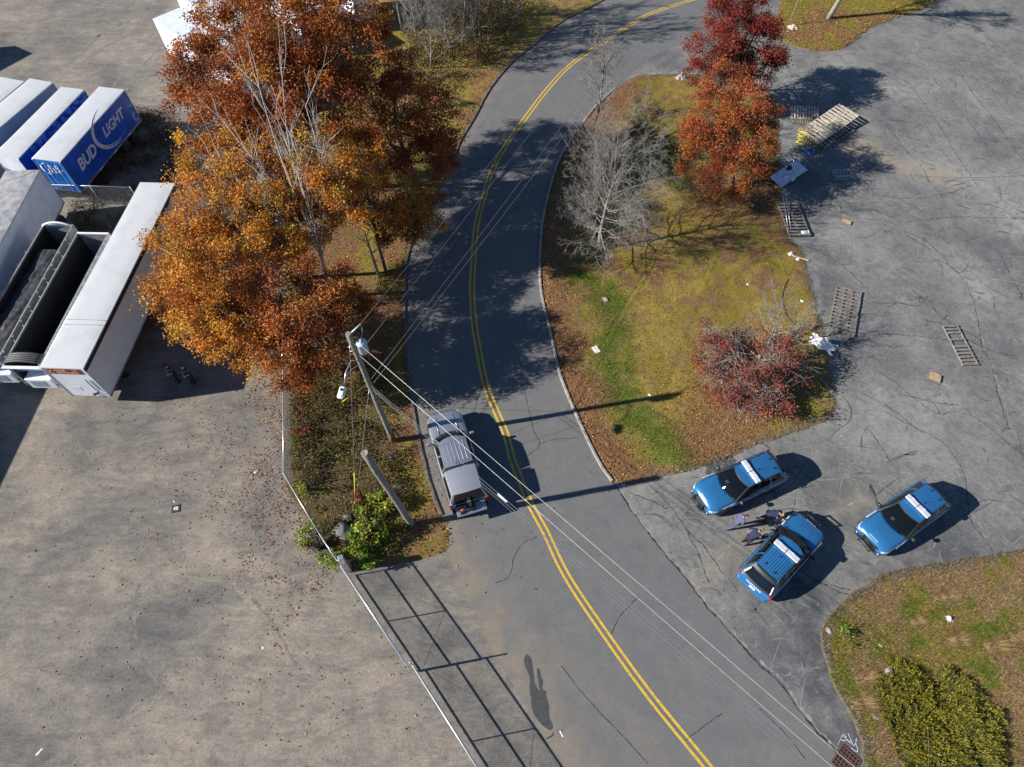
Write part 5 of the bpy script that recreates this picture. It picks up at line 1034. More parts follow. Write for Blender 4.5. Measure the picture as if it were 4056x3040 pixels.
# ------------------------------------------------------------------ trailers
def frame_from(r0, r1, l0, zt, ext=0.0):
    a = AN(*r0, zt); b = AN(*r1, zt); l = AN(*l0, zt); u = (b-a).normalized(); L = (b-a).length; n = Vector((-u.y, u.x, 0)); w = abs((l-a).dot(n))
    return a-u*ext, u, n, L+ext, w
def undercarriage(root, L, W, zb0, axle_at_far=True, legs_near=True):
    fr = MB()
    for y in (W*.3, W*.7): fr.box(.3, L-.3, y-.06, y+.06, zb0-.28, zb0-.003)
    for x in np.arange(.8, L-.4, 1.2): fr.box(x-.04, x+.04, .06, W-.06, zb0-.14, zb0-.005)
    fr.build('chassis', M['darksteel'], root); ax = (L-1.3, L-2.6) if axle_at_far else (1.3, 2.6)
    for x in ax:
        for y in (.28, W-.28): wheel(root, x, y, .5, .44)
        a = MB(); a.tube([(x, .2, .5), (x, W-.2, .5)], .07, 8); a.build('axle', M['darksteel'], root)
    lx = 2.2 if axle_at_far else L-2.2
    for y in (.55, W-.55): g = MB(); g.box(lx-.07, lx+.07, y-.07, y+.07, .05, zb0-.2); g.box(lx-.16, lx+.16, y-.16, y+.16, .0, .05); g.build('landing_leg', M['darksteel'], root)
def box_trailer(label, r0, r1, l0, zt=4.0, zb0=1.15, side='white', roof='roofwhite', end='white', ext=0.0, Lmin=0, fars=True, name='box_trailer', under=True, W=None, cat='trailer', group=None):
    a, u, n, L, w = frame_from(r0, r1, l0, zt, ext)
    if W: w = W
    L = max(L, Lmin); root = empty(name, (a.x, a.y, 0), math.atan2(u.y, u.x), label, cat, group)    # local: x along, y to the left, right edge at y=0
    s = MB(); s.box(0, L, .0, .04, zb0, zt-.06); s.build('side_wall', M[side], root); s = MB(); s.box(0, L, w-.04, w, zb0, zt-.06); s.build('side_wall', M[side], root)
    e = MB(); e.box(-.0, .04, .043, w-.043, zb0, zt-.06); e.build('front_wall', M[end], root); e = MB(); e.box(L-.04, L, .043, w-.043, zb0, zt-.06); e.build('rear_wall', M[end], root)
    fl_ = MB(); fl_.box(.01, L-.01, .01, w-.01, zb0-.06, zb0-.002); fl_.build('floor', M['darksteel'], root)
    r_ = MB(); N_ = 8; G = [[(-.01+(L+.02)*i/12, -.01+(w+.02)*j/N_, zt-.055+.05*(1-(2*j/N_-1)**4)*(1-(2*i/12-1)**10)) for i in range(13)] for j in range(N_+1)]; r_.grid(G); fixn(r_.build('roof', M[roof], root))
    for y in (-.012, w+.012): q = MB(); q.tube([(0, y, zt-.09), (L, y, zt-.09)], .035, 6); q.build('top_rail', M['galv'], root); q = MB(); q.box(0, L, y-.02 if y < 0 else y-.02, y+.02 if y < 0 else y+.02, zb0-.03, zb0+.09); q.build('bottom_rail', M['galv'], root)
    for x, y in ((0, 0), (0, w), (L, 0), (L, w)): q = MB(); q.bbox((x, y, (zb0+zt-.06)/2), (.07, .07, zt-.1-zb0), .02); q.build('corner_post', M['galv' if side != 'white' else 'white'], root)
    if under: undercarriage(root, L, w, zb0, fars)
    return root, L, w, zt, zb0
# long white recycling trailer
root, L, W_, zt, zb0 = box_trailer('long white box trailer with maroon recycling sign on its nose', (325,1459), (690,724), (158,1452), 4.05)
sg_ = MB(); sg_.box(-.02, -.004, .22, W_-.16, zt-.62, zt-.14); so = sg_.build('sign_board', M['redsign'], root)
text('sign_text', 'MAINE', .19, M['tansign'], root, (-.024, W_*.60, zt-.28), (0, -1, 0), (0, 0, 1), 0, .006, 1.1); text('sign_text', 'RECYCLING', .19, M['tansign'], root, (-.024, W_*.46, zt-.49), (0, -1, 0), (0, 0, 1), 0, .006, 1.15)
text('sign_text', 'L-7', .19, M['decal'], root, (-.024, W_*.25, zt-.27), (0, -1, 0), (0, 0, 1))
for yy, ss in ((W_*.86, 1), (W_*.80, -1)):
    q = MB(); 
    for s2 in (1, -1): q.add([(-.024, yy-.16*s2-.03, zt-.58), (-.024, yy-.16*s2+.03, zt-.58), (-.024, yy+.16*s2+.03, zt-.18), (-.024, yy+.16*s2-.03, zt-.18)], [(0, 1, 2, 3)])
    if ss > 0: q.build('sign_emblem', M['tansign'], root)
q = MB(); q.box(0, L, -.05, -.004, zt-.36, zt-.13); q.build('rail_shade_band', M['darksteel'], root)  # dark strip standing for the top rail and the shade below the roof edge
q = MB(); q.tube([(-.05, .45, zt-1.1), (-.05, .42, zt-2.0), (-.06, .3, zt-2.3)], .025, 6); q.build('air_line', M['darksteel'], root)
q = MB(); q.bbox((-.05, .75, 1.45), (.12, .16, .12), .02); q.bbox((-.05, .5, 1.6), (.1, .12, .1), .02); q.build('connector', M['darksteel'], root)
q = MB(); q.box(-.012, -.002, W_*.55, W_*.72, 1.75, 2.1); q.build('sticker', M['offwhite'], root)
for x in (2.9, 3.25): q = MB(); q.box(x, x+.03, .02, W_-.02, zt-.008, zt+.003); q.build('roof_seam', M['galv'], root)
for k in range(9): q = MB(); q.box(.6+k*1.5, .9+k*1.5, -.038, -.033, zb0+.0, zb0+.06); q.build('reflector_strip', M['reflector'], root)
# beer trailers
def wrap_text(root, L, zt, y, sgn):
    q = MB(); q.tube([], 0, 3) if False else None
root, L, W_, zt, zb0 = box_trailer('blue beer delivery trailer with large white lettering on its side', (234,640), (490,353), (125,626), 3.8, 1.1, 'budblue', 'roofwhite', 'budlight')
hm = (zt+zb0)/2
text('side_lettering', 'BUD', 1.15, M['silverdecal'], root, (L*.25, -.008, hm+.0), (1, 0, 0), (0, 0, 1), .25, .03, .95)
text('side_lettering', 'LIGHT', 1.0, M['silverdecal'], root, (L*.69, -.008, hm+.22), (1, 0, 0), (0, 0, 1), .25, .028, .98)
ring('side_swoosh', (L*.66, -.009, hm+.35), 1.72, 1.95, M['silverdecal'], root, 95, 275, 30, ((1.15, 0, 0), (0, 0, 1)), .78, .7); ring('side_swoosh', (L*.68, -.0095, hm+.35), 1.62, 1.70, M['silverdecal'], root, 110, 300, 30, ((1.3, 0, 0), (0, 0, 1)), .78, .7)
q = MB(); q.box(L*.93, L-.06, -.007, -.003, zb0+.2, zt-.7); q.build('splash_panel', M['splash'], root)
text('door_lettering', 'BUD', .42, M['decal'], root, (-.016, W_*.42, zt-.62), (0, -1, 0), (0, 0, 1), .2, .01); text('door_lettering', 'LIGHT', .42, M['decal'], root, (-.016, W_*.42, zt-.98), (0, -1, 0), (0, 0, 1), .2, .01)
ring('door_swoosh', (-.017, W_*.62, zt-.8), .42, .52, M['decal'], root, 80, 280, 20, ((0, -1.2, 0), (0, 0, 1)), 1, .7)
for y in (W_*.2, W_*.38, W_*.5, W_*.62, W_*.82): q = MB(); q.tube([(-.03, y, zb0+.1), (-.03, y, zt-.2)], .018, 6); q.build('lock_bar', M['budblue'], root)
for k in range(7): q = MB(); q.box(.4+k*1.05, .75+k*1.05, -.04, -.034, zb0-.02, zb0+.05); q.build('reflector_strip', M['reflector' if k % 2 else 'decal'], root)
root, L, W_, zt, zb0 = box_trailer('blue splash patterned delivery trailer between two others', (69,626), (330,353), (-28,612), 3.8, 1.1, 'splash', 'roofwhite', 'offwhite')
q = MB(); q.box(.05, 1.3, -.012, -.004, zb0, zt-.1); q.build('blue_front_panel', M['budblue'], root)
box_trailer('pale grey trailer with bright white roof beside the blue splash trailer', (0,500), (206,325), (-105,490), 3.9, 1.15, 'greytrailer', 'roofwhite', 'greytrailer', ext=4)
box_trailer('white roofed trailer at the outer end of the parked row', (-20,415), (94,320), (-125,405), 3.9, 1.15, 'white', 'roofwhite', 'white', ext=5)
root, L, W_, zt, zb0 = box_trailer('white sided trailer with scuffed grey roof by the tarped dump trailer', (0,957), (154,671), (-150,967), 4.0, 1.1, 'offwhite', 'roofgrey', 'offwhite', ext=5)
# row beyond the tall tree
def row_trailer(label, p0, p1, w0, zt, Lx, sd='white', rf='roofwhite'):
    a = AN(*p0, zt); b = AN(*p1, zt); u = (b-a).normalized(); root = empty('box_trailer', (a.x, a.y, 0), math.atan2(u.y, u.x), label, 'trailer', 'white trailers beyond the tall tree')
    W = w0; zb0 = 1.1
    for y0, y1 in ((0, .04), (W-.04, W)): s = MB(); s.box(0, Lx, y0, y1, zb0, zt-.05); s.build('side_wall', M[sd], root)
    for x0, x1 in ((0, .04), (Lx-.04, Lx)): s = MB(); s.box(x0, x1, .043, W-.043, zb0, zt-.05); s.build('end_wall', M[sd], root)
    r_ = MB(); r_.bbox((Lx/2, W/2, zt-.015), (Lx+.04, W+.04, .07), .02); r_.build('roof', M[rf], root)
    fl_ = MB(); fl_.box(.01, Lx-.01, .01, W-.01, zb0-.06, zb0-.003); fl_.build('floor', M['darksteel'], root); undercarriage(root, Lx, W, zb0)
row_trailer('white trailer standing alone at the near end of the far row', (605,76), (760,188), 2.5, 3.9, 12, rf='offwhite')
row_trailer('white trailer second in the far row behind the rust tree', (690,-28), (840,70), 2.5, 3.9, 13)
row_trailer('white trailer third in the far row behind the rust tree', (990,-70), (1180,70), 2.5, 3.9, 8)
row_trailer('white trailer at the far row end by the bare thicket', (1290,-120), (1460,30), 2.5, 3.9, 5)
# trailers outside the frame whose shadows fall into it
sA = at(91, 862); sB = at(0, 1052); sh = Vector((math.cos(SUN_AZ+math.pi), math.sin(SUN_AZ+math.pi), 0))*4.0/math.tan(SUN_EL)
a = sB-sh; b = sA-sh; u = (b-a).normalized()
root = empty('box_trailer', (a.x-u.x*4, a.y-u.y*4, 0), math.atan2(u.y, u.x), 'white box trailer parked left of the grey roofed trailer', 'trailer')
for nm, bx, mm in (('side_wall', (0, 12, 0, .04, 1.1, 3.95), 'white'), ('side_wall', (0, 12, 2.46, 2.5, 1.1, 3.95), 'white'), ('front_wall', (0, .04, .043, 2.457, 1.1, 3.95), 'white'), ('rear_wall', (11.96, 12, .043, 2.457, 1.1, 3.95), 'white'), ('roof', (-.02, 12.02, -.02, 2.52, 3.952, 4.0), 'roofwhite'), ('floor', (.05, 11.95, .05, 2.45, 1.04, 1.097), 'darksteel')):
    s = MB(); s.box(*bx); s.build(nm, M[mm], root)
undercarriage(root, 12, 2.5, 1.1)
c1 = AN(128,213)-sh*(3.95/4.0); c0 = AN(0,283)-sh*(3.95/4.0); u = (c1-c0).normalized(); c0 = c1-u*9
root = empty('box_trailer', (c0.x, c0.y, 0), math.atan2(u.y, u.x), 'white box trailer parked alone in the far left yard', 'trailer')
for nm, bx, mm in (('side_wall', (0, 9, 0, .04, 1.1, 3.9), 'white'), ('side_wall', (0, 9, 2.46, 2.5, 1.1, 3.9), 'white'), ('front_wall', (0, .04, .043, 2.457, 1.1, 3.9), 'white'), ('rear_wall', (8.96, 9, .043, 2.457, 1.1, 3.9), 'white'), ('roof', (-.02, 9.02, -.02, 2.52, 3.902, 3.95), 'roofwhite'), ('floor', (.05, 8.95, .05, 2.45, 1.04, 1.097), 'darksteel')):
    s = MB(); s.box(*bx); s.build(nm, M[mm], root)
undercarriage(root, 9, 2.5, 1.1)

def dump_trailer(label, r0, r1, l0, tarp):
    zt = 3.3; a, u, n, L, w = frame_from(r0, r1, l0, zt); root = empty('dump_trailer', (a.x, a.y, 0), math.atan2(u.y, u.x), label, 'trailer')
    zb0 = 1.2
    for y0, y1 in ((0, .07), (w-.07, w)):
        s = MB(); s.box(0, L, y0, y1, zb0, zt-.08); s.build('side_wall', M['bedgrey'], root)
        s = MB(); s.bbox((L/2, (y0+y1)/2, zt-.04), (L, .11, .09), .02); s.build('top_rail', M['bedgrey'], root)
        ins = MB(); yy = y1+.004 if y0 == 0 else y0-.004; ins.box(.1, L-.1, min(yy, yy+.01), max(yy, yy+.01), zb0+.1, zt-.1); ins.build('bed_liner', M['bedblack'], root)
    s = MB(); s.box(0, L, .08, w-.08, zb0, zb0+.08); s.build('bed_floor', M['bedblack'], root)
    s = MB(); s.bbox((L/2, w/2, zb0+.11), (L-.6, .12, .06), .02); s.build('floor_rib', M['darksteel'], root)
    s = MB(); s.box(L-.08, L-.01, .08, w-.08, zb0, zt-.1); s.build('tailgate', M['bedgrey'], root)
    s = MB(); s.bbox((L-.04, w/2, zt-.03), (.12, w, .1), .02); s.build('end_rail', M['white'], root)
    # sloping nose
    s = MB(); s.add([(-.25, .0, zt-.02), (-.25, w, zt-.02), (.55, w-.2, 1.9), (.55, .2, 1.9), (-.05, 0, zt-.02), (-.05, w, zt-.02), (.65, w-.2, 1.9), (.65, .2, 1.9)], [(0, 1, 2, 3), (7, 6, 5, 4), (0, 4, 5, 1), (3, 2, 6, 7), (0, 3, 7, 4), (1, 5, 6, 2)]); fixn(s.build('nose_panel', M['offwhite'], root))
    s = MB(); s.bbox((.35, w/2, 1.45), (.8, w*.75, .85), .03); bx = s.build('nose_box', M['offwhite'], root)
    q = MB(); q.box(-.07, -.055, w*.35, w*.75, 1.2, 1.75); q.build('box_door', M['greytrailer'], bx)
    s = MB(); s.add([(-.19, w*.45, zt-.3), (-.19, w*.75, zt-.3), (-.09, w*.75, zt-.48), (-.09, w*.45, zt-.48)], [(0, 1, 2, 3)]); s.build('blue_sticker', M['bluesticker'], root)
    text('sticker_text', 'NEW', .15, M['decal'], root, (-.146, w*.6, zt-.39), (0, -1, 0), (-.48, 0, .87))
    for k in range(int(L/1.1)):
        for ya in (-.115, w+.055): hook = MB(); hook.box(.5+k*1.1, .56+k*1.1, ya, ya+.06, zt-.06, zt+.02); hook.build('tarp_hook', M['galvrail'], root)
    if tarp:
        G = []; nx_, ny_ = 110, 26
        for i in range(nx_):
            x = L*.02+(L*.80)*i/(nx_-1); ph = (i % 6)/6*2*math.pi; G.append([(x, .1+(w-.2)*j/(ny_-1), zt-.50+.14*math.sin(math.pi*j/(ny_-1))**.6+.008*math.cos(ph)*math.sin(math.pi*j/(ny_-1))+.24*(float(fbm(x*.9+j*.10, j*.16, 5))-.5)) for j in range(ny_)])
        t_ = MB(); t_.grid(G); fixn(t_.build('tarp', M['tarp'], root))
        ar = MB(); ar.tube([(L-.15, .03+(w-.06)*j/10, zt-.02+.32*math.sin(math.pi*j/10)**.7) for j in range(11)], .07, 8); ar.build('end_hoop', M['white'], root)
    else:
        for k in range(5):
            t_ = MB(); t_.tube([(.12+k*.13, .06+(w-.12)*j/10, zt+.02+.2*math.sin(math.pi*j/10)**.7) for j in range(11)], .075, 8); t_.build('tarp_fold', M['tarp'], root)
    undercarriage(root, L, w, zb0-.03)
    return root
dump_trailer('open empty black dump trailer beside the long white trailer', (156,1448), (431,923), (14,1438), False)
dump_trailer('dump trailer covered by a crumpled black tarp', (-8,1425), (290,890), (-160,1445), True)
# ------------------------------------------------------------------ utility poles and cables
pole_b = AN(1559,1751); pole_t = AN(1379,1322,10.0)
def on_pole(f, off=(0, 0, 0)): return pole_b.lerp(pole_t, f)+Vector(off)
up = empty('utility_pole', pole_b, 0, 'tall weathered utility pole carrying a transformer and street lamp', 'utility pole'); L2 = lambda p: Vector(p)-pole_b
mb = MB(); n = 14; P_ = [L2(on_pole(i/(n-1))) for i in range(n)]; P_[0].z = -.4; mb.tube([p+Vector((rng.normal(0, .008), rng.normal(0, .008), 0)) for p in P_], list(np.linspace(.165, .125, n)), 14); mb.build('post', M['pole'], up)
mb = MB(); mb.tube([L2(on_pole(-.01)), L2(on_pole(.11))], [.175, .17], 14, True); mb.build('ground_sleeve', M['polebase'], up)
tp = L2(on_pole(.93))+Vector((.42, -.02, -.1))
mb = MB(); mb.lathe([(.20, 0), (.235, .04), (.235, .62), (.25, .63), (.25, .68), (.17, .76), (.0, .78)], 20, Matrix.Translation(tp-Vector((0, 0, .5)))); tro = mb.build('transformer', M['transformer'], up)
mb = MB(); mb.lathe([(.03, 0), (.055, .04), (.03, .08), (.055, .12), (.02, .2)], 10, Matrix.Translation(tp+Vector((.02, -.05, .26)))); mb.build('bushing', M['lampwhite'], tro)
for dz in (-.35, .05): mb = MB(); mb.box(*sorted((tp.x-.42, tp.x-.2)), tp.y-.05, tp.y+.05, tp.z+dz, tp.z+dz+.06); mb.build('bracket', M['galv'], tro)
mb = MB(); mb.tube([L2(on_pole(.99)), L2(on_pole(.99))+Vector((.3, .28, .1)), L2(on_pole(.99))+Vector((.5, .5, .16))], .035, 8); mb.build('ridge_insulator', M['lampwhite'], up)
mb = MB(); mb.tube([L2(on_pole(.99))+Vector((.5, .5, .16)), tp+Vector((.1, .3, .55)), tp+Vector((.02, -.02, .45))], .012, 5); mb.build('jumper_wire', M['wirebright'], up)
for f in (.9, .87): mb = MB(); q = L2(on_pole(f)); mb.tube([q, q+Vector((-.28, 0, 0))], .015, 5); mb.build('pole_step', M['galv'], up)
a0 = L2(on_pole(.80)); he = L2(AN(1363,1525,8.0)); hd = L2(AN(1355,1552,8.0))
mb = MB(); mb.tube([a0, a0.lerp(he, .3)+Vector((-.12, .12, .35)), a0.lerp(he, .7)+Vector((-.08, .05, .3)), he], .03, 8); lo = mb.build('lamp_arm', M['galv'], up)
mb = MB(); mb.tube([L2(on_pole(.77)), a0.lerp(he, .5)+Vector((-.05, .05, .1))], .02, 6); mb.build('arm_brace', M['galv'], up)
ang = math.atan2((hd-he).y, (hd-he).x); Mx = Matrix.Translation(hd) @ Matrix.Rotation(ang, 4, 'Z')
mb = MB(); mb.bbox((.05, 0, .03), (.62, .30, .16), .06, Mx); lh = mb.build('street_lamp', M['lampwhite'], up)
mb = MB(); mb.lathe([(.06, 0), (.06, .07), (.03, .09)], 12, Mx @ Matrix.Translation((-.02, 0, .11))); mb.build('photocell', M['black'], lh); mb = MB(); mb.bbox((.08, 0, -.07), (.36, .22, .06), .03, Mx); mb.build('lens', M['headlamp'], lh)
for f in (.63, .58, .55): mb = MB(); q = L2(on_pole(f)); mb.tube([q+Vector((-.2, -.05, 0)), q+Vector((.22, .03, 0))], .03, 6); mb.build('clamp', M['darksteel'], up)
p2b = AN(1634,2083); p2t = AN(1445,1795,8.2); p2 = empty('utility_pole', p2b, 0, 'thick topless pole stub without any wires', 'utility pole')
mb = MB(); D = p2t-p2b; mb.tube([D*(i/11)+Vector((rng.normal(0, .01), rng.normal(0, .01), -.3 if i == 0 else 0)) for i in range(12)], list(np.linspace(.175, .16, 12)), 16); mb.build('post', M['pole'], p2)
for r in (.145, .09, .04): ring('growth_ring', D+Vector((0, 0, .003)), r-.012, r, M['woodgrey'], p2)
def cable(label, a, b, r, sag, mat_, name='cable', cat='cable'):
    a = Vector(a); b = Vector(b); P_ = [a.lerp(b, t)-Vector((0, 0, sag*4*t*(1-t))) for t in np.linspace(0, 1, 15)]
    mb = MB(); mb.tube([p-a for p in P_], r, 6); return tag(mb.build(name, M[mat_], None, a), label, cat)
def far(p, q, k, z): return AN(p[0]+(q[0]-p[0])*k, p[1]+(q[1]-p[1])*k, z)
cable('upper bare cable running from the pole top over the pickup hood', on_pole(.955, (.25, -.1, 0)), AN(3800,3392,9.3), .0095, .05, 'wirebright')
cable('second bare cable running from the pole over the pickup roof', on_pole(.85, (.15, -.1, 0)), AN(3760,3440,8.6), .0095, .05, 'wirebright')
cable('dark telephone cable with splice box over the road', on_pole(.60, (.1, -.1, 0)), AN(3780,3480,6.6), .0105, .03, 'wire')
cable('thick lashed communications cable below the splice cable', on_pole(.57, (.1, -.1, 0)), AN(3760,3500,6.2), .0125, .03, 'wire')
cable('lowest communications cable crossing the pickup cap', on_pole(.55, (.1, -.1, 0)), AN(3740,3520,6.0), .0095, .03, 'wire')
mb = MB(); mb.tube([(-.3, 0, 0), (-.22, 0, 0), (.22, 0, 0), (.3, 0, 0)], [.02, .055, .055, .02], 8); sp = on_pole(.60, (.1, -.1, 0)); ep = AN(3780,3480,6.6); q = sp.lerp(ep, .31); dr = (ep-sp)
tag(mb.build('splice_box', M['lampwhite'], None, q-Vector((0, 0, .12)), (0, 0, math.atan2(dr.y, dr.x))), 'pale splice box hanging on the cable over the road', 'splice box')
cable('primary cable from the pole top towards the road bend', on_pole(.99, (.5, .5, .16)), AN(2560,-160,10.2), .010, .3, 'wire')
cable('secondary cable from the transformer towards the road bend', on_pole(.9, (.5, .1, 0)), AN(2600,-140,9.4), .010, .3, 'wire')
cable('telephone cable from the pole towards the road bend', on_pole(.62, (.1, .1, 0)), AN(2660,-100,7.2), .012, .3, 'wire')
cable('lower telephone cable from the pole towards the road bend', on_pole(.58, (.1, .1, 0)), AN(2690,-80,6.8), .012, .3, 'wire')
anc = AN(1409,1984)+Vector((0, 0, .1))
cable('guy wire from the pole top down to the yellow guard', on_pole(.93, (-.12, 0, 0)), anc, .009, 0, 'galv', 'guy_wire', 'guy wire')
cable('guy wire from the middle of the pole to the anchor', on_pole(.56, (-.1, 0, 0)), anc+Vector((.06, .05, 0)), .009, 0, 'galv', 'guy_wire', 'guy wire')
def guard(label, top, foot):
    d = foot-top; mb = MB(); mb.tube([Vector((0, 0, 0)), d*.5, d], .035, 8); return tag(mb.build('guy_guard', M['yellowpl'], None, top), label, 'guy guard')
g0 = on_pole(.93, (-.12, 0, 0)); guard('yellow plastic guard on the guy wire among the sumac', anc.lerp(g0, .2), anc)
anc2 = AN(1352,1600)+Vector((0, 0, .1)); g1 = on_pole(.60, (-.1, 0, 0)); cable('guy wire slanting under the street lamp', g1, anc2, .009, 0, 'galv', 'guy_wire', 'guy wire'); guard('yellow plastic guard below the street lamp', anc2.lerp(g1, .3), anc2)

# ------------------------------------------------------------------ chain link fences
FH = 1.85
def chainlink(parent, a, b, z0, z1, cell=0.06):
    a = Vector((a.x, a.y, 0)); b = Vector((b.x, b.y, 0)); L = (b-a).length; u = (b-a)/L; h = z1-z0; V = []; F = []; w = .0018; nrm = Vector((-u.y, u.x, 0))
    x = -h
    while x < L:
        for s in (1, -1):
            x0, x1 = x, x+h; za, zb_ = (z0, z1) if s > 0 else (z1, z0)
            t0 = max(0, -x0/h); t1 = min(1, (L-x0)/h)
            if t1-t0 > .02:
                p = a+u*(x0+h*t0)+Vector((0, 0, za+(zb_-za)*t0)); q = a+u*(x0+h*t1)+Vector((0, 0, za+(zb_-za)*t1)); d = (q-p).normalized(); sd_ = d.cross(nrm)*w; nn = nrm*w; k = len(V)
                V += [p+sd_, p-sd_*.5+nn, p-sd_*.5-nn, q+sd_, q-sd_*.5+nn, q-sd_*.5-nn]; F += [(k, k+1, k+4, k+3), (k+1, k+2, k+5, k+4), (k+2, k, k+3, k+5)]
        x += cell
    o = link('chain_link', mesh_np('chain_link', [tuple(p) for p in V], np.array(F)), M['galv'], parent); o['kind'] = 'stuff'; return o
def fence(label, tops, posts=True, z1=FH, name='chain_link_fence', cat='fence', step=2.8):
    root = empty(name, (0, 0, 0), 0, label, cat); W_ = [at(x, y, z1) for x, y in tops]
    for a, b in zip(W_[:-1], W_[1:]):
        chainlink(root, a, b, .04, z1-.02); mb = MB(); mb.tube([a, b], .026, 8); mb.build('top_rail', M['galvrail'], root)
        mb = MB(); mb.tube([(a.x, a.y, .06), (b.x, b.y, .06)], .006, 4); mb.build('tension_wire', M['galv'], root)
        n = max(1, int((b-a).length/step))
        for k in range(n+1):
            p = a.lerp(b, k/n)
            if k == n and b is not W_[-1]: continue
            mb = MB(); mb.tube([(p.x+.035, p.y, -.2), (p.x+.035, p.y, z1+.03)], .03, 8); po = mb.build('post', M['galv'], root); mb = MB(); mb.lathe([(.036, 0), (.03, .03), (.0, .045)], 8, Matrix.Translation((p.x+.035, p.y, z1+.031))); mb.build('cap', M['galv'], po)
    return root
def rebase(root, p):
    p = Vector((p.x, p.y, 0)); root.location = p
    for c in root.children: c.location = c.location-p
    return root
rebase(fence('chain link fence along the brambles ending at the gate post', [(606,600),(611,829),(612,1024),(690,1155),(728,1212)]), at(611,829,FH))
rebase(fence('short chain link fence behind the blue beer trailer', [(105,399),(280,405)], z1=1.7), at(105,399,1.7))
gp = AN(1384,2259); mb = MB(); mb.bbox((0, 0, 1.0), (.26, .26, 2.2), .02); tag(mb.build('gate_post', M['galv'], None, (gp.x, gp.y, -.05), (0, 0, .4)), 'stout square steel gate post at the end of the fence', 'gate post')
def gate(label, t0, t1, extra=0.0):
    a = at(*t0, FH); b = at(*t1, FH); u = (b-a).normalized(); b = b+u*extra; L = (b-a).length; root = empty('sliding_gate', (0, 0, 0), 0, label, 'gate')
    for z, nm in ((FH, 'top_rail'), (1.03, 'middle_rail'), (.22, 'bottom_rail')): mb = MB(); mb.tube([(a.x, a.y, z), (b.x, b.y, z)], .032, 8); mb.build(nm, M['galvrail'], root)
    n = max(2, round(L/3.0)); V_ = []
    for k in range(n+1):
        p = a.lerp(b, k/n); mb = MB(); mb.tube([(p.x, p.y, .20), (p.x, p.y, FH)], .028, 8); mb.build('upright', M['galvrail'], root); V_.append(p)
    for k in range(n):
        p, q = V_[k], V_[k+1]; z0_, z1_ = (.25, FH-.03) if k % 2 == 0 else (FH-.03, .25)
        mb = MB(); mb.tube([(p.x, p.y, z0_), (q.x, q.y, z1_)], .006, 4); mb.build('brace_wire', M['galv'], root)
    chainlink(root, a, b, .24, FH-.03); return root
rebase(gate('long galvanised sliding gate next to the bush', (735,1222), (879,1440)), at(735,1222,FH)); rebase(gate('second galvanised sliding gate overlapping the first one', (889,1435), (1030,1658), 2.5), at(889,1435,FH))
for p in (at(884,1437,FH),):
    mb = MB(); mb.tube([(0, 0, 0), (0, 0, FH+.55)], .035, 10); mb.lathe([(.05, 0), (.045, .04), (0, .06)], 10, Matrix.Translation((0, 0, FH+.55))); tag(mb.build('gate_roller_post', M['galv'], None, (p.x+.1, p.y+.02, -.03)), 'round steel post between the two sliding gates', 'post')

# ------------------------------------------------------------------ pallets, boards, debris
def pallet(label, c, rz, size=(1.2, 1.0), nb=9, mt='woodgrey', z=0.01, skip=(), tilt=0.0, runners=3, wide=(), group=None, tiltx=0.0):
    root = empty('wooden_pallet', (c.x, c.y, z), rz, label, 'pallet', group); root.rotation_euler = (tiltx, tilt, rz); Lx, Ly = size
    for i in range(runners):
        y = -Ly/2+.03+(Ly-.06)*i/(runners-1); mb = MB(); mb.box(-Lx/2, Lx/2, y-.025, y+.025, .02, .115); mb.build('stringer', M[mt], root)
    w = Lx/nb*.56
    for i in range(nb):
        if i in skip: continue
        x = -Lx/2+w/2+(Lx-w)*i/(nb-1); ww = w*(1.55 if i in wide else 1); j = rng.normal(0, .008); mb = MB(); mb.bbox((0, 0, 0), (ww, Ly*(1+rng.uniform(-.01, .01)), .02), .003, Matrix.Translation((x, j, .1275)) @ Matrix.Rotation(rng.normal(0, .012), 4, 'Z')); mb.build('deck_board', M[mt], root)
    for i in range(3): mb = MB(); x = -Lx/2+.06+(Lx-.12)*i/2; mb.box(x-.05, x+.05, -Ly/2, Ly/2, -.002, .018); mb.build('bottom_board', M[mt], root)
    return root
def quad_place(p):                              # photo corners of a rectangle -> centre, angle, size
    w = [at(x, y, .12) for x, y in p]; c = sum(w, Vector())/4; u = (w[1]-w[0]+w[2]-w[3])/2; v = (w[3]-w[0]+w[2]-w[1])/2; return c, math.atan2(u.y, u.x), (u.length, v.length)
c, a, s = quad_place([(1808,618),(1789,713),(1847,723),(1862,630)]); pallet('weathered grey pallet of many thin slats lying flat on the lot', c, a, s, 13, 'woodgrey', runners=4)
c, a, s = quad_place([(2035,704),(2082,790),(2113,788),(2070,702)]); pallet('narrow broken pallet with missing boards on the open lot', c, a, s, 12, 'woodgrey', skip=(3, 5), runners=2)
c, a, s = quad_place([(1680,443),(1704,512),(1751,510),(1722,440)]); pallet('long dark pallet lying on the island edge below the white sheet', c, a, s, 11, 'woodgrey', z=.09, runners=3)
c, a, s = quad_place([(1727,292),(1812,238),(1842,268),(1760,322)]); 
pallet('pale pallet on top of the pallet pile', c, a, s, 13, 'woodpale', z=.58, wide=(3, 8), tilt=-.03, tiltx=.05)
c1 = at(1790,290); pallet('pale pallet hidden under the top of the pallet pile', c1, a+.12, (s[0]*.95, s[1]*.9), 11, 'woodgrey', z=.30); pallet('lowest pallet of the pallet pile', at(1785,296), a-.06, (s[0]*.9, s[1]*.95), 11, 'woodgrey', z=.02)
c, a, s = quad_place([(1700,233),(1770,240),(1765,270),(1705,262)]); pallet('grey brown pallet leaning against the back of the pile', c, a+.1, (2.2, 1.2), 10, 'woodpale', z=.34, tiltx=.35); pallet('dark pallet under the leaning pallet', at(1735,262), a, (1.9, 1.1), 10, 'woodgrey', z=.05)
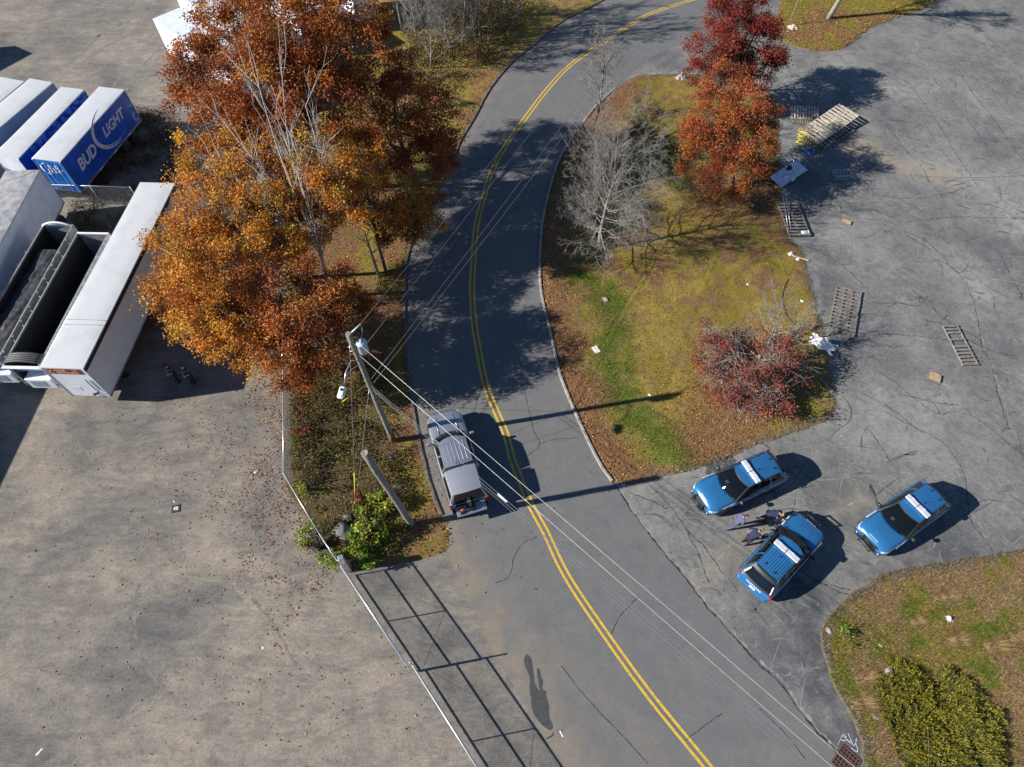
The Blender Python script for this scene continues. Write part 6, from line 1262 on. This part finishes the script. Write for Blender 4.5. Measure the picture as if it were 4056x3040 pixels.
def block(label, px, size, rz, mt): 
    p = at(*px); root = empty('wooden_crate', (p.x, p.y, .006), rz, label, 'crate'); x, y, z = size
    for i in range(3): mb = MB(); mb.bbox((0, -y/2+y*(i+.5)/3, z-.012), (x, y/3-.01, .024), .004); mb.build('board', M[mt], root)
    for sx in (-1, 1): mb = MB(); mb.box(sx*(x/2)-.02, sx*(x/2)+.02, -y/2+.01, y/2-.01, 0, z-.026); mb.build('end_board', M['woodgrey'], root)
    return root
block('small tan wooden crate lid beside the long dark pallet', (1828,481), (.62, .42, .10), R(-30), 'woodtan'); block('tan plywood crate by the narrow broken pallet', (2018,817), (.62, .55, .14), R(-28), 'woodtan')
def plank(label, p0, p1, w, mt, z=.02, t=.03, name='plank'):
    a, b = at(*p0), at(*p1); d = b-a; mb = MB(); mb.bbox((0, 0, t/2), (d.length, w, t), .006); return tag(mb.build(name, M[mt], None, ((a.x+b.x)/2, (a.y+b.y)/2, z), (0, 0, math.atan2(d.y, d.x))), label, 'plank')
plank('short grey plank in the shade of the red crabapple', (1768,818), (1797,850), .2, 'woodgrey', .12); plank('thin pale stick lying at the island edge with rags', (1712,556), (1745,566), .08, 'woodpale', .12)
plank('long pale board lying in the tree shade on the lot', (1822,318), (1880,335), .12, 'woodtan', .008)
# debris heap
root = empty('white_sheet', at(1698,388), R(38), 'scuffed white sheet panel resting on the debris heap', 'panel'); root.location.z = .55; root.rotation_euler = (R(7), R(-5), R(36))
mb = MB(); mb.grid([[(x, y, .02*math.sin(x*3)+.03*(float(fbm(x*2, y*2, 2))-.5)) for x in np.linspace(-1.45, 1.45, 20)] for y in np.linspace(-.62, .62, 10)]); fixn(mb.build('panel', M['sheetwhite'], root))
for x in (-1.0, 1.0): mb = MB(); mb.bbox((x, 0, -.07), (.06, 1.1, .08), .01); mb.build('batten', M['woodgrey'], root)
for x, y in ((-1, -.45), (1, -.45), (1, .45), (-1, .45)): mb = MB(); mb.tube([(x, y, -.05), (x, y, -.5)], .025, 6); mb.build('leg', M['galv'], root)
mb = MB(); mb.lathe([(.0, 0), (.22, .02), (.26, .1), (.18, .2), (.1, .22)], 14); p = at(1697,378); tag(mb.build('flower_pot', M['black'], None, (p.x, p.y, .60), (R(60), 0, .5)), 'black plastic pot tipped over on the white sheet', 'pot')
def rock(label, c, r, mt='rock', sq=(1, 1, .7), name='boulder', cat='boulder', seed=0):
    bm = bmesh.new(); bmesh.ops.create_icosphere(bm, subdivisions=3, radius=1)
    for v in bm.verts:
        k = 1+.35*(float(fbm(v.co.x*1.6+seed, v.co.y*1.6+v.co.z*1.3, 3))-.5)*2; f = [v.co.x*k*r*sq[0], v.co.y*k*r*sq[1], v.co.z*k*r*sq[2]]; v.co = f
    me = bpy.data.meshes.new(name); bm.to_mesh(me); bm.free(); me.polygons.foreach_set('use_smooth', np.ones(len(me.polygons), bool)); o = link(name, me, M[mt], None, (c.x, c.y, c.z+r*sq[2]*.55)); o.rotation_euler.z = seed; return tag(o, label, cat)
p = at(1710,388,.6); p.z = .58; rock('pale lump on the white sheet beside the black pot', p, .24, 'sheetwhite', (1, .9, .6), 'plaster_lump', 'lump', 3)
root = empty('metal_rack', at(1692,348), R(10), 'grey tubular metal rack leaning on the debris heap', 'rack'); root.location.z = .25; root.rotation_euler = (R(-14), 0, R(8))
for x in (-.55, .55): mb = MB(); mb.tube([(x, -1.0, 0), (x, 1.1, 0)], .03, 8); mb.build('rail', M['galv'], root)
for k in range(5): mb = MB(); mb.tube([(-.4+k*.2, -.95, .03), (-.38+k*.2+rng.normal(0, .05), .95, .05)], .028, 6); mb.build('bar', M['galv'], root)
for y in (-1.0, 1.1, .6): mb = MB(); mb.tube([(-.55, y, 0), (.55, y, 0)], .028, 6); mb.build('cross_bar', M['galv'], root)
root = empty('yellow_folding_frame', at(1731,318), R(70), 'yellow folding metal frame beside the pallet pile', 'frame'); root.location.z = .02
k = 0
for i in range(4):
    for (xa, xb) in ((-.25, .25), (.25, -.25)):
        for y in (-.18, .18):
            mb = MB(); mb.tube([(xa, y, .06+i*.2+.0), (xb, y+rng.normal(0, .05), .26+i*.2)], .014, 5); mb.build('bar', M['yellowpl'], root)
for z in (.06, .46, .86): mb = MB(); mb.tube([(-.25, -.18, z), (-.25, .18, z)], .018, 5); mb.tube([(.25, -.18, z), (.25, .18, z)], .018, 5); mb.build('cross_bar', M['yellowpl'], root)
root.rotation_euler = (R(-50), 0, R(-10)); root.scale = (1.7, 1.5, 1.5); root.location.z = .08
def wire_crate(label, px, size, rz, mt, z=.01):
    p = at(*px); root = empty('wire_crate', (p.x, p.y, z), rz, label, 'crate'); x, y, h = size
    for zz in (0.03, h):
        mb = MB(); mb.tube([(-x/2, -y/2, zz), (x/2, -y/2, zz), (x/2, y/2, zz), (-x/2, y/2, zz), (-x/2, -y/2, zz)], .022, 5); mb.build('rim', M[mt], root)
    for i in range(5): mb = MB(); xx = -x/2+x*i/4; mb.tube([(xx, -y/2, h), (xx, -y/2, .03), (xx, y/2, .03), (xx, y/2, h)], .016, 5); mb.build('slat', M[mt], root)
    for i in range(1, 3): mb = MB(); yy = -y/2+y*i/3; mb.tube([(-x/2, yy, .03), (x/2, yy, .03)], .016, 5); mb.build('slat', M[mt], root)
    return root
wire_crate('blue wire crate beside the yellow folding frame', (1746,330), (.75, .6, .3), .3, 'bluepl'); wire_crate('grey wire crate standing in the tree shade on the lot', (1817,382), (1.15, .75, .35), .1, 'galv')
mb = MB(); mb.lathe([(.0, 0), (.16, .0), (.17, .06), (.17, .42), (.15, .44), (.15, .46), (.17, .47), (.17, .5), (.0, .5)], 16); p = at(1735,508); tag(mb.build('paint_bucket', M['lampwhite'], None, (p.x-.2, p.y, .17), (0, R(90), R(5))), 'pale bucket lying on its side at the long dark pallet', 'bucket')
for x, y, k in ((1706,452, 0), (1712,455, 1)):
    a, b = at(1690+k*6, 415, .5), at(1702+k*6, 490, .25); mb = MB(); mb.tube([(0, 0, 0), b-a], .025, 6); tag(mb.build('metal_pipe', M['galv'], None, a), 'grey metal pipe reaching from the white sheet onto the dark pallet', 'pipe', 'pipes on the dark pallet')
# hose on the grass
hp = pts([(1703,602),(1692,628),(1692,660),(1705,690),(1730,715),(1790,742)], .13); mb = MB(); q = smooth_line(hp, .15); mb.tube([(x-q[0][0], y-q[0][1], 0) for x, y in q], .02, 6); tag(mb.build('hose', M['black'], None, (q[0][0], q[0][1], .14)), 'black hose curling over the grass to the rags', 'hose')
def rag(label, px, sx, sy, h, mt='paper', z=.10, name='crumpled_rag', cat='rubbish', seed=0, rz=0):
    p = at(*px); mb = MB(); G = []
    for j in range(10): G.append([(sx*(i/11-.5)*(1+.2*math.sin(j*1.7+seed)), sy*(j/9-.5)*(1+.2*math.sin(i*1.3+seed)), h*float(fbm(i*.8+seed*3, j*.8, 2))*math.sin(math.pi*i/11)*math.sin(math.pi*j/9)*1.6) for i in range(12)])
    mb.grid(G, False); return tag(mb.build(name, M[mt], None, (p.x, p.y, z), (0, 0, rz)), label, cat)
rag('heap of crumpled white plastic sheeting under the red crabapple edge', (1775,745), 1.5, .9, .5, rz=-.7, name='plastic_sheeting', cat='plastic sheeting')
rag('white rag on the stick at the island edge', (1707,552), .35, .25, .2, seed=2); rag('small white rag under the thin stick', (1722,563), .25, .2, .15, seed=3)
rag('white paper scrap on the open grass', (1614,617), .18, .16, .03, seed=4, name='paper_scrap'); rag('white paper scrap near the black hose', (1731,653), .18, .2, .04, seed=5, name='paper_scrap'); rag('white wrapper in the leaf litter near the green strip', (1403,856), .22, .14, .05, seed=6, name='paper_scrap', rz=-.5)
rag('crumpled white wrapper on the corner verge', (2048,1338), .28, .3, .16, seed=7, name='paper_scrap'); rag('white paper strip lying on the bare gravel yard', (85,1625), .3, .09, .02, z=.006, seed=8, name='paper_scrap', rz=1.0)
rag('white paper bit beside the landing pad', (377,1084), .1, .12, .03, z=.006, seed=9, name='paper_scrap'); rag('pale paper cup squashed beside the fence corner', (553,1020), .22, .12, .05, z=.006, seed=10, name='paper_scrap', rz=.7)
rag('white cup lid on the gravel near the gate', (568,1400), .1, .1, .02, z=.006, seed=11, name='paper_scrap')
for i, (x, y) in enumerate([(928,662),(950,1548-900),(1008,665)][:0]): pass
# stones
rock('large lichened boulder beside the bright green bush', at(741,1152), .55, sq=(.85, 1.1, .75), seed=1); rock('small boulder against the large boulder', at(752,1122), .26, seed=2); rock('half buried stone at the pole stub', at(857,1052, 0), .28, seed=4); rock('grey stone hidden behind the leaning stub pole', at(846,985), .26, seed=5)
rock('flat grey stone at the tarmac edge of the corner verge', at(1889,1549), .19, sq=(1.1, .8, .5), seed=6, cat='stone', name='stone'); rock('small grey stone above the flat stone', at(1866,1510), .13, seed=7, cat='stone', name='stone'); rock('tan stone by the green weeds at the verge point', at(1790,1365), .2, 'concrete', (1, .7, .5), seed=8, cat='stone', name='stone'); rock('small rock lying on the grass shade by the kerb', at(1308,649), .2, 'rock', (1.2, .8, .6), seed=9, cat='stone', name='stone')
rock('broken pale concrete lump beside the juniper', at(1918,1452), .17, 'concrete', (1, 1, .7), seed=10, cat='stone', name='stone'); rock('pale stone near the top of the juniper', at(1900,1395), .13, 'concrete', (1.3, .8, .6), seed=12, cat='stone', name='stone')
# white board and paint marks
p = at(1287,758); root = empty('board_sign', (p.x, p.y, .11), R(-65), 'white corrugated board lying in the island leaves', 'board'); mb = MB(); mb.bbox((0, 0, .01), (.52, .36, .014), .003); mb.build('board', M['paper'], root); mb = MB(); mb.box(-.12, -.06, -.06, .04, .0175, .0185); mb.build('smudge', M['galv'], root)
def spray_mark(L, w=.05, mt='decal', parent=None, z=.0132): ribbons('spray_mark', L, w, z, M[mt], parent, .6, .02)
spray_mark([[(1810,1610),(1822,1585),(1828,1600),(1815,1598)],[(1822,1590),(1838,1606)],[(1832,1585),(1845,1612),(1850,1595)],[(1848,1600),(1852,1625),(1838,1616)]], .028, 'silverdecal', lot)
spray_mark([[(1342,1041),(1347,1052),(1352,1042)]], .03, 'decal', lot); spray_mark([[(1209,1580),(1216,1592)]], .05, 'decal', road); spray_mark([[(864,1098),(868,1106),(872,1096)]][:0] or [[(1862-1000+5,1280-170),(870,1116)]], .03, 'decal', road)
# storm drain
w = [at(*q) for q in ((1817,1619),(1792,1658),(1838,1672),(1862,1634))]; c = sum(w, Vector())/4; rz = math.atan2((w[1]-w[0]).y, (w[1]-w[0]).x); lx, ly = (w[1]-w[0]).length, (w[3]-w[0]).length
root = empty('storm_drain', (c.x, c.y, .009), rz, 'rusty square storm drain grate at the road edge', 'storm drain')
mb = MB(); mb.box(-lx/2, lx/2, -ly/2, ly/2, .001, .004); mb.build('pit', M['black'], root)
mb = MB(); 
for s_ in (-1, 1): mb.box(-lx/2, lx/2, s_*ly/2-.03, s_*ly/2+.03, .004, .03); mb.box(s_*lx/2-.03, s_*lx/2+.03, -ly/2+.031, ly/2-.031, .004, .029)
mb.build('frame', M['rust'], root)
for i in range(1, 6): mb = MB(); x = -lx/2+lx*i/6; mb.box(x-.018, x+.018, -ly/2+.032, ly/2-.032, .005, .026); mb.build('bar', M['rust'], root)
for i in range(1, 6): mb = MB(); y = -ly/2+ly*i/6; mb.box(-lx/2+.032, lx/2-.032, y-.018, y+.018, .0055, .024); mb.build('cross_bar', M['rust'], root)
# landing pad
w = [at(*q) for q in ((371,1092),(389,1089),(390,1107),(372,1110))]; c = sum(w, Vector())/4
root = empty('landing_pad', (c.x, c.y, .006), math.atan2((w[1]-w[0]).y, (w[1]-w[0]).x), 'black square drone landing pad with white ring emblem on the gravel', 'landing pad'); s_ = (w[1]-w[0]).length*1.02
mb = MB(); mb.bbox((0, 0, .012), (s_, s_, .02), .006); mb.build('mat', M['black'], root); ring('emblem_ring', (0, 0, .0245), s_*.19, s_*.27, M['decal'], root, -70, 235); ring('emblem_ring', (0, 0, .0245), s_*.10, s_*.15, M['decal'], root, 110, 430); ring('emblem_dot', (0, 0, .0245), 0, s_*.05, M['decal'], root)
# thin post on the far verge
p = at(1703,58); mb = MB(); mb.tube([(0, 0, -.2), (.05, .1, 3.0)], [.05, .045], 8); tag(mb.build('marker_post', M['pole'], None, (p.x, p.y, .05)), 'thin wooden post on the far verge next to the crimson tree', 'post')
rag('pale pallet scraps at the foot of the thin post', (1712,62), 1.0, .8, .3, 'woodpale', .1, 'scrap_wood', 'scrap wood', 3); rag('pale stone blocks at the island tip', (1470,172), .9, .5, .5, 'concrete', .1, 'stone_block', 'stones', 5)

# ------------------------------------------------------------------ people
SKIN = (.50, .27, .19); NAVY = (.012, .016, .055); NAVY2 = (.012, .014, .035); HAIR = (.035, .022, .015); BLACK = (.012, .012, .013)
def person(label, feet, heading, pose, shirt, legs, sleeves=None, hair=HAIR, cap=None, badge=False):
    """pose: joint name -> (x forward, y left, z)"""
    J = {k: Vector(v) for k, v in pose.items()}; root = empty('person', (feet.x, feet.y, .006), heading, label, 'person'); caps = []
    def C_(a, b, ra, rb, c): caps.append((Vector(a), Vector(b), ra, rb, c))
    hip, chest, neck, head = J['hip'], J['chest'], J['neck'], J['head']; sl = sleeves or shirt
    side = Vector((0, 1, 0)); 
    if 'turn' in pose: side = Vector((-math.sin(pose['turn'][0]), math.cos(pose['turn'][0]), 0)); J.pop('turn', None)
    fwd = Vector((side.y, -side.x, 0))
    for s in (1, -1): C_(hip+side*.075*s, hip.lerp(chest, .5)+side*.07*s, .115, .105, shirt if s else shirt); C_(hip.lerp(chest, .5)+side*.07*s, chest+side*.10*s, .105, .115, shirt); C_(chest+side*.1*s, neck+side*.13*s-Vector((0, 0, .07)), .11, .07, shirt)
    C_(hip, chest, .12, .13, shirt); C_(chest, neck-(neck-chest).normalized()*.03, .12, .075, shirt); C_(neck, head, .058, .062, SKIN)
    hd = (head-neck).normalized(); C_(head-hd*.03+fwd*.015, head+hd*.05, .085, .092, SKIN); C_(head+hd*.045-fwd*.02, head+hd*.08-fwd*.01, .088, .078, hair); C_(head-fwd*.05, head+hd*.05-fwd*.04, .065, .075, hair)
    C_(head+fwd*.09-hd*.0, head+fwd*.112-hd*.02, .014, .016, SKIN); C_(head+fwd*.075-hd*.075, head+fwd*.08-hd*.07, .03, .03, SKIN)
    for s in (1, -1): C_(head+side*.088*s-hd*.015, head+side*.09*s+hd*.02, .016, .018, SKIN); C_(head+fwd*.088+side*.033*s+hd*.02, head+fwd*.09+side*.033*s+hd*.02, .011, .011, BLACK)
    for s, n in ((1, 'l'), (-1, 'r')):
        hp = hip+side*.095*s-Vector((0, 0, .03)); kn, an = J['knee_'+n], J['ankle_'+n]; C_(hp, kn, .098, .068, legs); C_(kn, an, .066, .048, legs); C_(an-Vector((0, 0, .02)), an+fwd*.15-Vector((0, 0, .045)), .05, .042, BLACK); C_(an-Vector((0, 0, .03)), an-fwd*.05-Vector((0, 0, .045)), .048, .04, BLACK)
        sh = neck+side*.19*s-Vector((0, 0, .07)); el, wr = J['elbow_'+n], J['wrist_'+n]; C_(sh, el, .062, .048, shirt); C_(el, wr, .046, .034, sl)
        hv = (wr-el).normalized(); pl = wr+hv*.055; C_(wr, pl, .03, .038, SKIN); sd2 = hv.cross(Vector((0, 0, 1))); sd2 = sd2.normalized() if sd2.length > .1 else side; dn = hv.cross(sd2).normalized()
        for i, ln in enumerate((.062, .075, .07, .055)):
            b0 = pl+sd2*(-.028+.0187*i)+hv*.015; m1 = b0+hv*ln*.55+dn*.008; C_(b0, m1, .0115, .011, SKIN); C_(m1, m1+hv*ln*.4+dn*.02, .011, .010, SKIN)
        C_(pl-hv*.03+sd2*.03, pl+sd2*.055+dn*.012, .013, .012, SKIN); C_(pl+sd2*.055+dn*.012, pl+sd2*.055+hv*.03+dn*.02, .012, .011, SKIN)
    V = []; F = []
    for a, b, ra, rb, c in caps:
        ax = (b-a); ax = ax.normalized() if ax.length > 1e-6 else Vector((0, 0, 1)); q = ax.orthogonal().normalized(); w2 = ax.cross(q); n = 12; rings = []
        for t, base, r in [(-90+i*22.5, a, ra) for i in range(1, 5)]+[(i*22.5, b, rb) for i in range(0, 4)]:
            ct, st = math.cos(R(t)), math.sin(R(t)); rings.append([base+ax*st*r+(q*math.cos(k*2*math.pi/n)+w2*math.sin(k*2*math.pi/n))*ct*r for k in range(n)])
        k0 = len(V); V.append(a-ax*ra); [V.extend(r) for r in rings]; V.append(b+ax*rb); m = len(rings)
        F += [(k0, k0+1+(k+1) % n, k0+1+k) for k in range(n)]+[(k0+1+i*n+k, k0+1+i*n+(k+1) % n, k0+1+(i+1)*n+(k+1) % n, k0+1+(i+1)*n+k) for i in range(m-1) for k in range(n)]+[(k0+1+(m-1)*n+k, k0+1+(m-1)*n+(k+1) % n, k0+1+m*n) for k in range(n)]
    me = bpy.data.meshes.new('body'); me.from_pydata([tuple(p) for p in V], [], F); o = bpy.data.objects.new('body', me); col.objects.link(o)
    md = o.modifiers.new('r', 'REMESH'); md.mode = 'VOXEL'; md.voxel_size = .0105; md2 = o.modifiers.new('s', 'SMOOTH'); md2.iterations = 2; md2.factor = .5
    dg = bpy.context.evaluated_depsgraph_get(); dg.update(); m2 = bpy.data.meshes.new_from_object(o.evaluated_get(dg)); bpy.data.objects.remove(o); bpy.data.meshes.remove(me)
    X = np.zeros(len(m2.vertices)*3, 'f'); m2.vertices.foreach_get('co', X); X = X.reshape(-1, 3); best = np.full(len(X), 9.0); cc = np.zeros((len(X), 3))
    for a, b, ra, rb, c in caps:
        a_, b_ = np.array(a), np.array(b); ab = b_-a_; L_ = max(ab@ab, 1e-9); t = np.clip(((X-a_)@ab)/L_, 0, 1); d = np.linalg.norm(X-a_-t[:, None]*ab, axis=1)-(ra+(rb-ra)*t); k = d < best; best[k] = d[k]; cc[k] = c
    at_ = m2.color_attributes.new('Col', 'FLOAT_COLOR', 'POINT'); at_.data.foreach_set('color', np.hstack([cc, np.ones((len(X), 1))]).astype('f').ravel())
    m2.polygons.foreach_set('use_smooth', np.ones(len(m2.polygons), bool)); m2.materials.clear(); link('body', m2, M['cloth'], root)
    if legs[2] < .06:
        up_ = (chest-hip).normalized(); e1 = fwd-up_*fwd.dot(up_); e1.normalize(); bt = MB(); bt.tube([hip+up_*.03+e1*.135*math.cos(k)+side*.19*math.sin(k) for k in np.linspace(0, 2*math.pi, 17)], .024, 6); bt.build('duty_belt', M['black'], root)
        pc = MB(); pc.bbox(hip-side*.215-Vector((0, 0, .04)), (.10, .05, .18), .01); pc.build('holster', M['black'], root)
    if badge:
        for s, mt in ((1, 'galvrail'), (-1, 'galvrail')): q = MB(); p = chest+fwd*.125+side*.085*s+Vector((0, 0, .06)); q.bbox(p, (.03, .045, .05), .006); q.build('badge', M[mt], root)
    for s in (1, -1):
        if legs[2] < .06: q = MB(); p = (neck+side*.19*s-Vector((0, 0, .10)))+side*.058*s; q.bbox(p, (.07, .02, .08), .004); q.build('shoulder_patch', M['tansign'], root)
    if cap:
        q = MB(); q.lathe([(.0, 0), (.098, 0), (.10, .05), (.075, .095), (.0, .105)], 16, Matrix.Translation(head+hd*.06)); ho = q.build('cap', M['black'], root); q = MB(); q.bbox((0, 0, 0), (.11, .15, .012), .004, Matrix.Translation(head+hd*.075+fwd*.12)); q.build('cap_peak', M['black'], ho)
    return root
stand = dict(hip=(0, 0, .95), chest=(.02, 0, 1.26), neck=(.02, 0, 1.49), head=(.04, 0, 1.64), knee_l=(.02, .11, .50), knee_r=(.03, -.11, .50), ankle_l=(0, .12, .09), ankle_r=(0, -.12, .09), elbow_l=(-.02, .29, 1.16), elbow_r=(-.02, -.29, 1.16), wrist_l=(.16, .20, .98), wrist_r=(.16, -.20, .98))
walk = dict(stand, hip=(0, 0, .92), chest=(.10, 0, 1.22), neck=(.16, 0, 1.45), head=(.24, 0, 1.58), knee_l=(.22, .1, .52), ankle_l=(.26, .1, .09), knee_r=(-.06, -.1, .50), ankle_r=(-.36, -.1, .12), elbow_l=(-.08, .25, 1.16), wrist_l=(.0, .27, .92), elbow_r=(.10, -.26, 1.12), wrist_r=(.28, -.22, .98))
bend = dict(stand, hip=(-.08, 0, .92), chest=(.16, 0, 1.16), neck=(.34, 0, 1.34), head=(.47, 0, 1.40), knee_l=(0, .12, .50), ankle_l=(-.12, .14, .09), knee_r=(.02, -.12, .5), ankle_r=(.0, -.12, .09), elbow_l=(.36, .32, 1.10), wrist_l=(.54, .20, 1.20), elbow_r=(.36, -.30, 1.06), wrist_r=(.60, -.16, 1.14))
lean = dict(stand, hip=(-.05, 0, .94), chest=(.14, 0, 1.22), neck=(.28, 0, 1.43), head=(.40, 0, 1.53), ankle_l=(-.1, .12, .09), ankle_r=(-.05, -.12, .09), elbow_l=(.05, .36, 1.20), wrist_l=(.12, .40, .98), elbow_r=(.42, -.22, 1.14), wrist_r=(.68, -.18, 1.12))
fold = dict(stand, elbow_l=(.06, .28, 1.12), wrist_l=(.26, .05, 1.02), elbow_r=(.06, -.28, 1.12), wrist_r=(.26, -.05, 1.00))
Zp = lambda x, y: AN(2700+x*600/2211, 1740+y*600/2211)
person('person in pale blue shirt and jeans walking between the police SUVs', Zp(735,1295), R(8), walk, (.080, .086, .155), (.06, .078, .15), SKIN)
person('officer in navy uniform bending over beside the SUV mirror', Zp(1195,1185), R(-25), bend, NAVY, NAVY2, badge=True)
person('officer in navy uniform leaning into the SUV window', Zp(925,1520), R(20), lean, NAVY, NAVY2, badge=True)
Zq = lambda x, y: AN(600+x*240/2211, 1400+y*240/2211)
person('bareheaded officer with short sleeves standing in the trailer shade', Zq(1570,1060), R(-115), fold, NAVY, NAVY2, SKIN, badge=True); person('officer in a dark cap standing in the trailer shade', Zq(1010,1000), R(-125), fold, NAVY, NAVY2, SKIN, cap=True, badge=True)
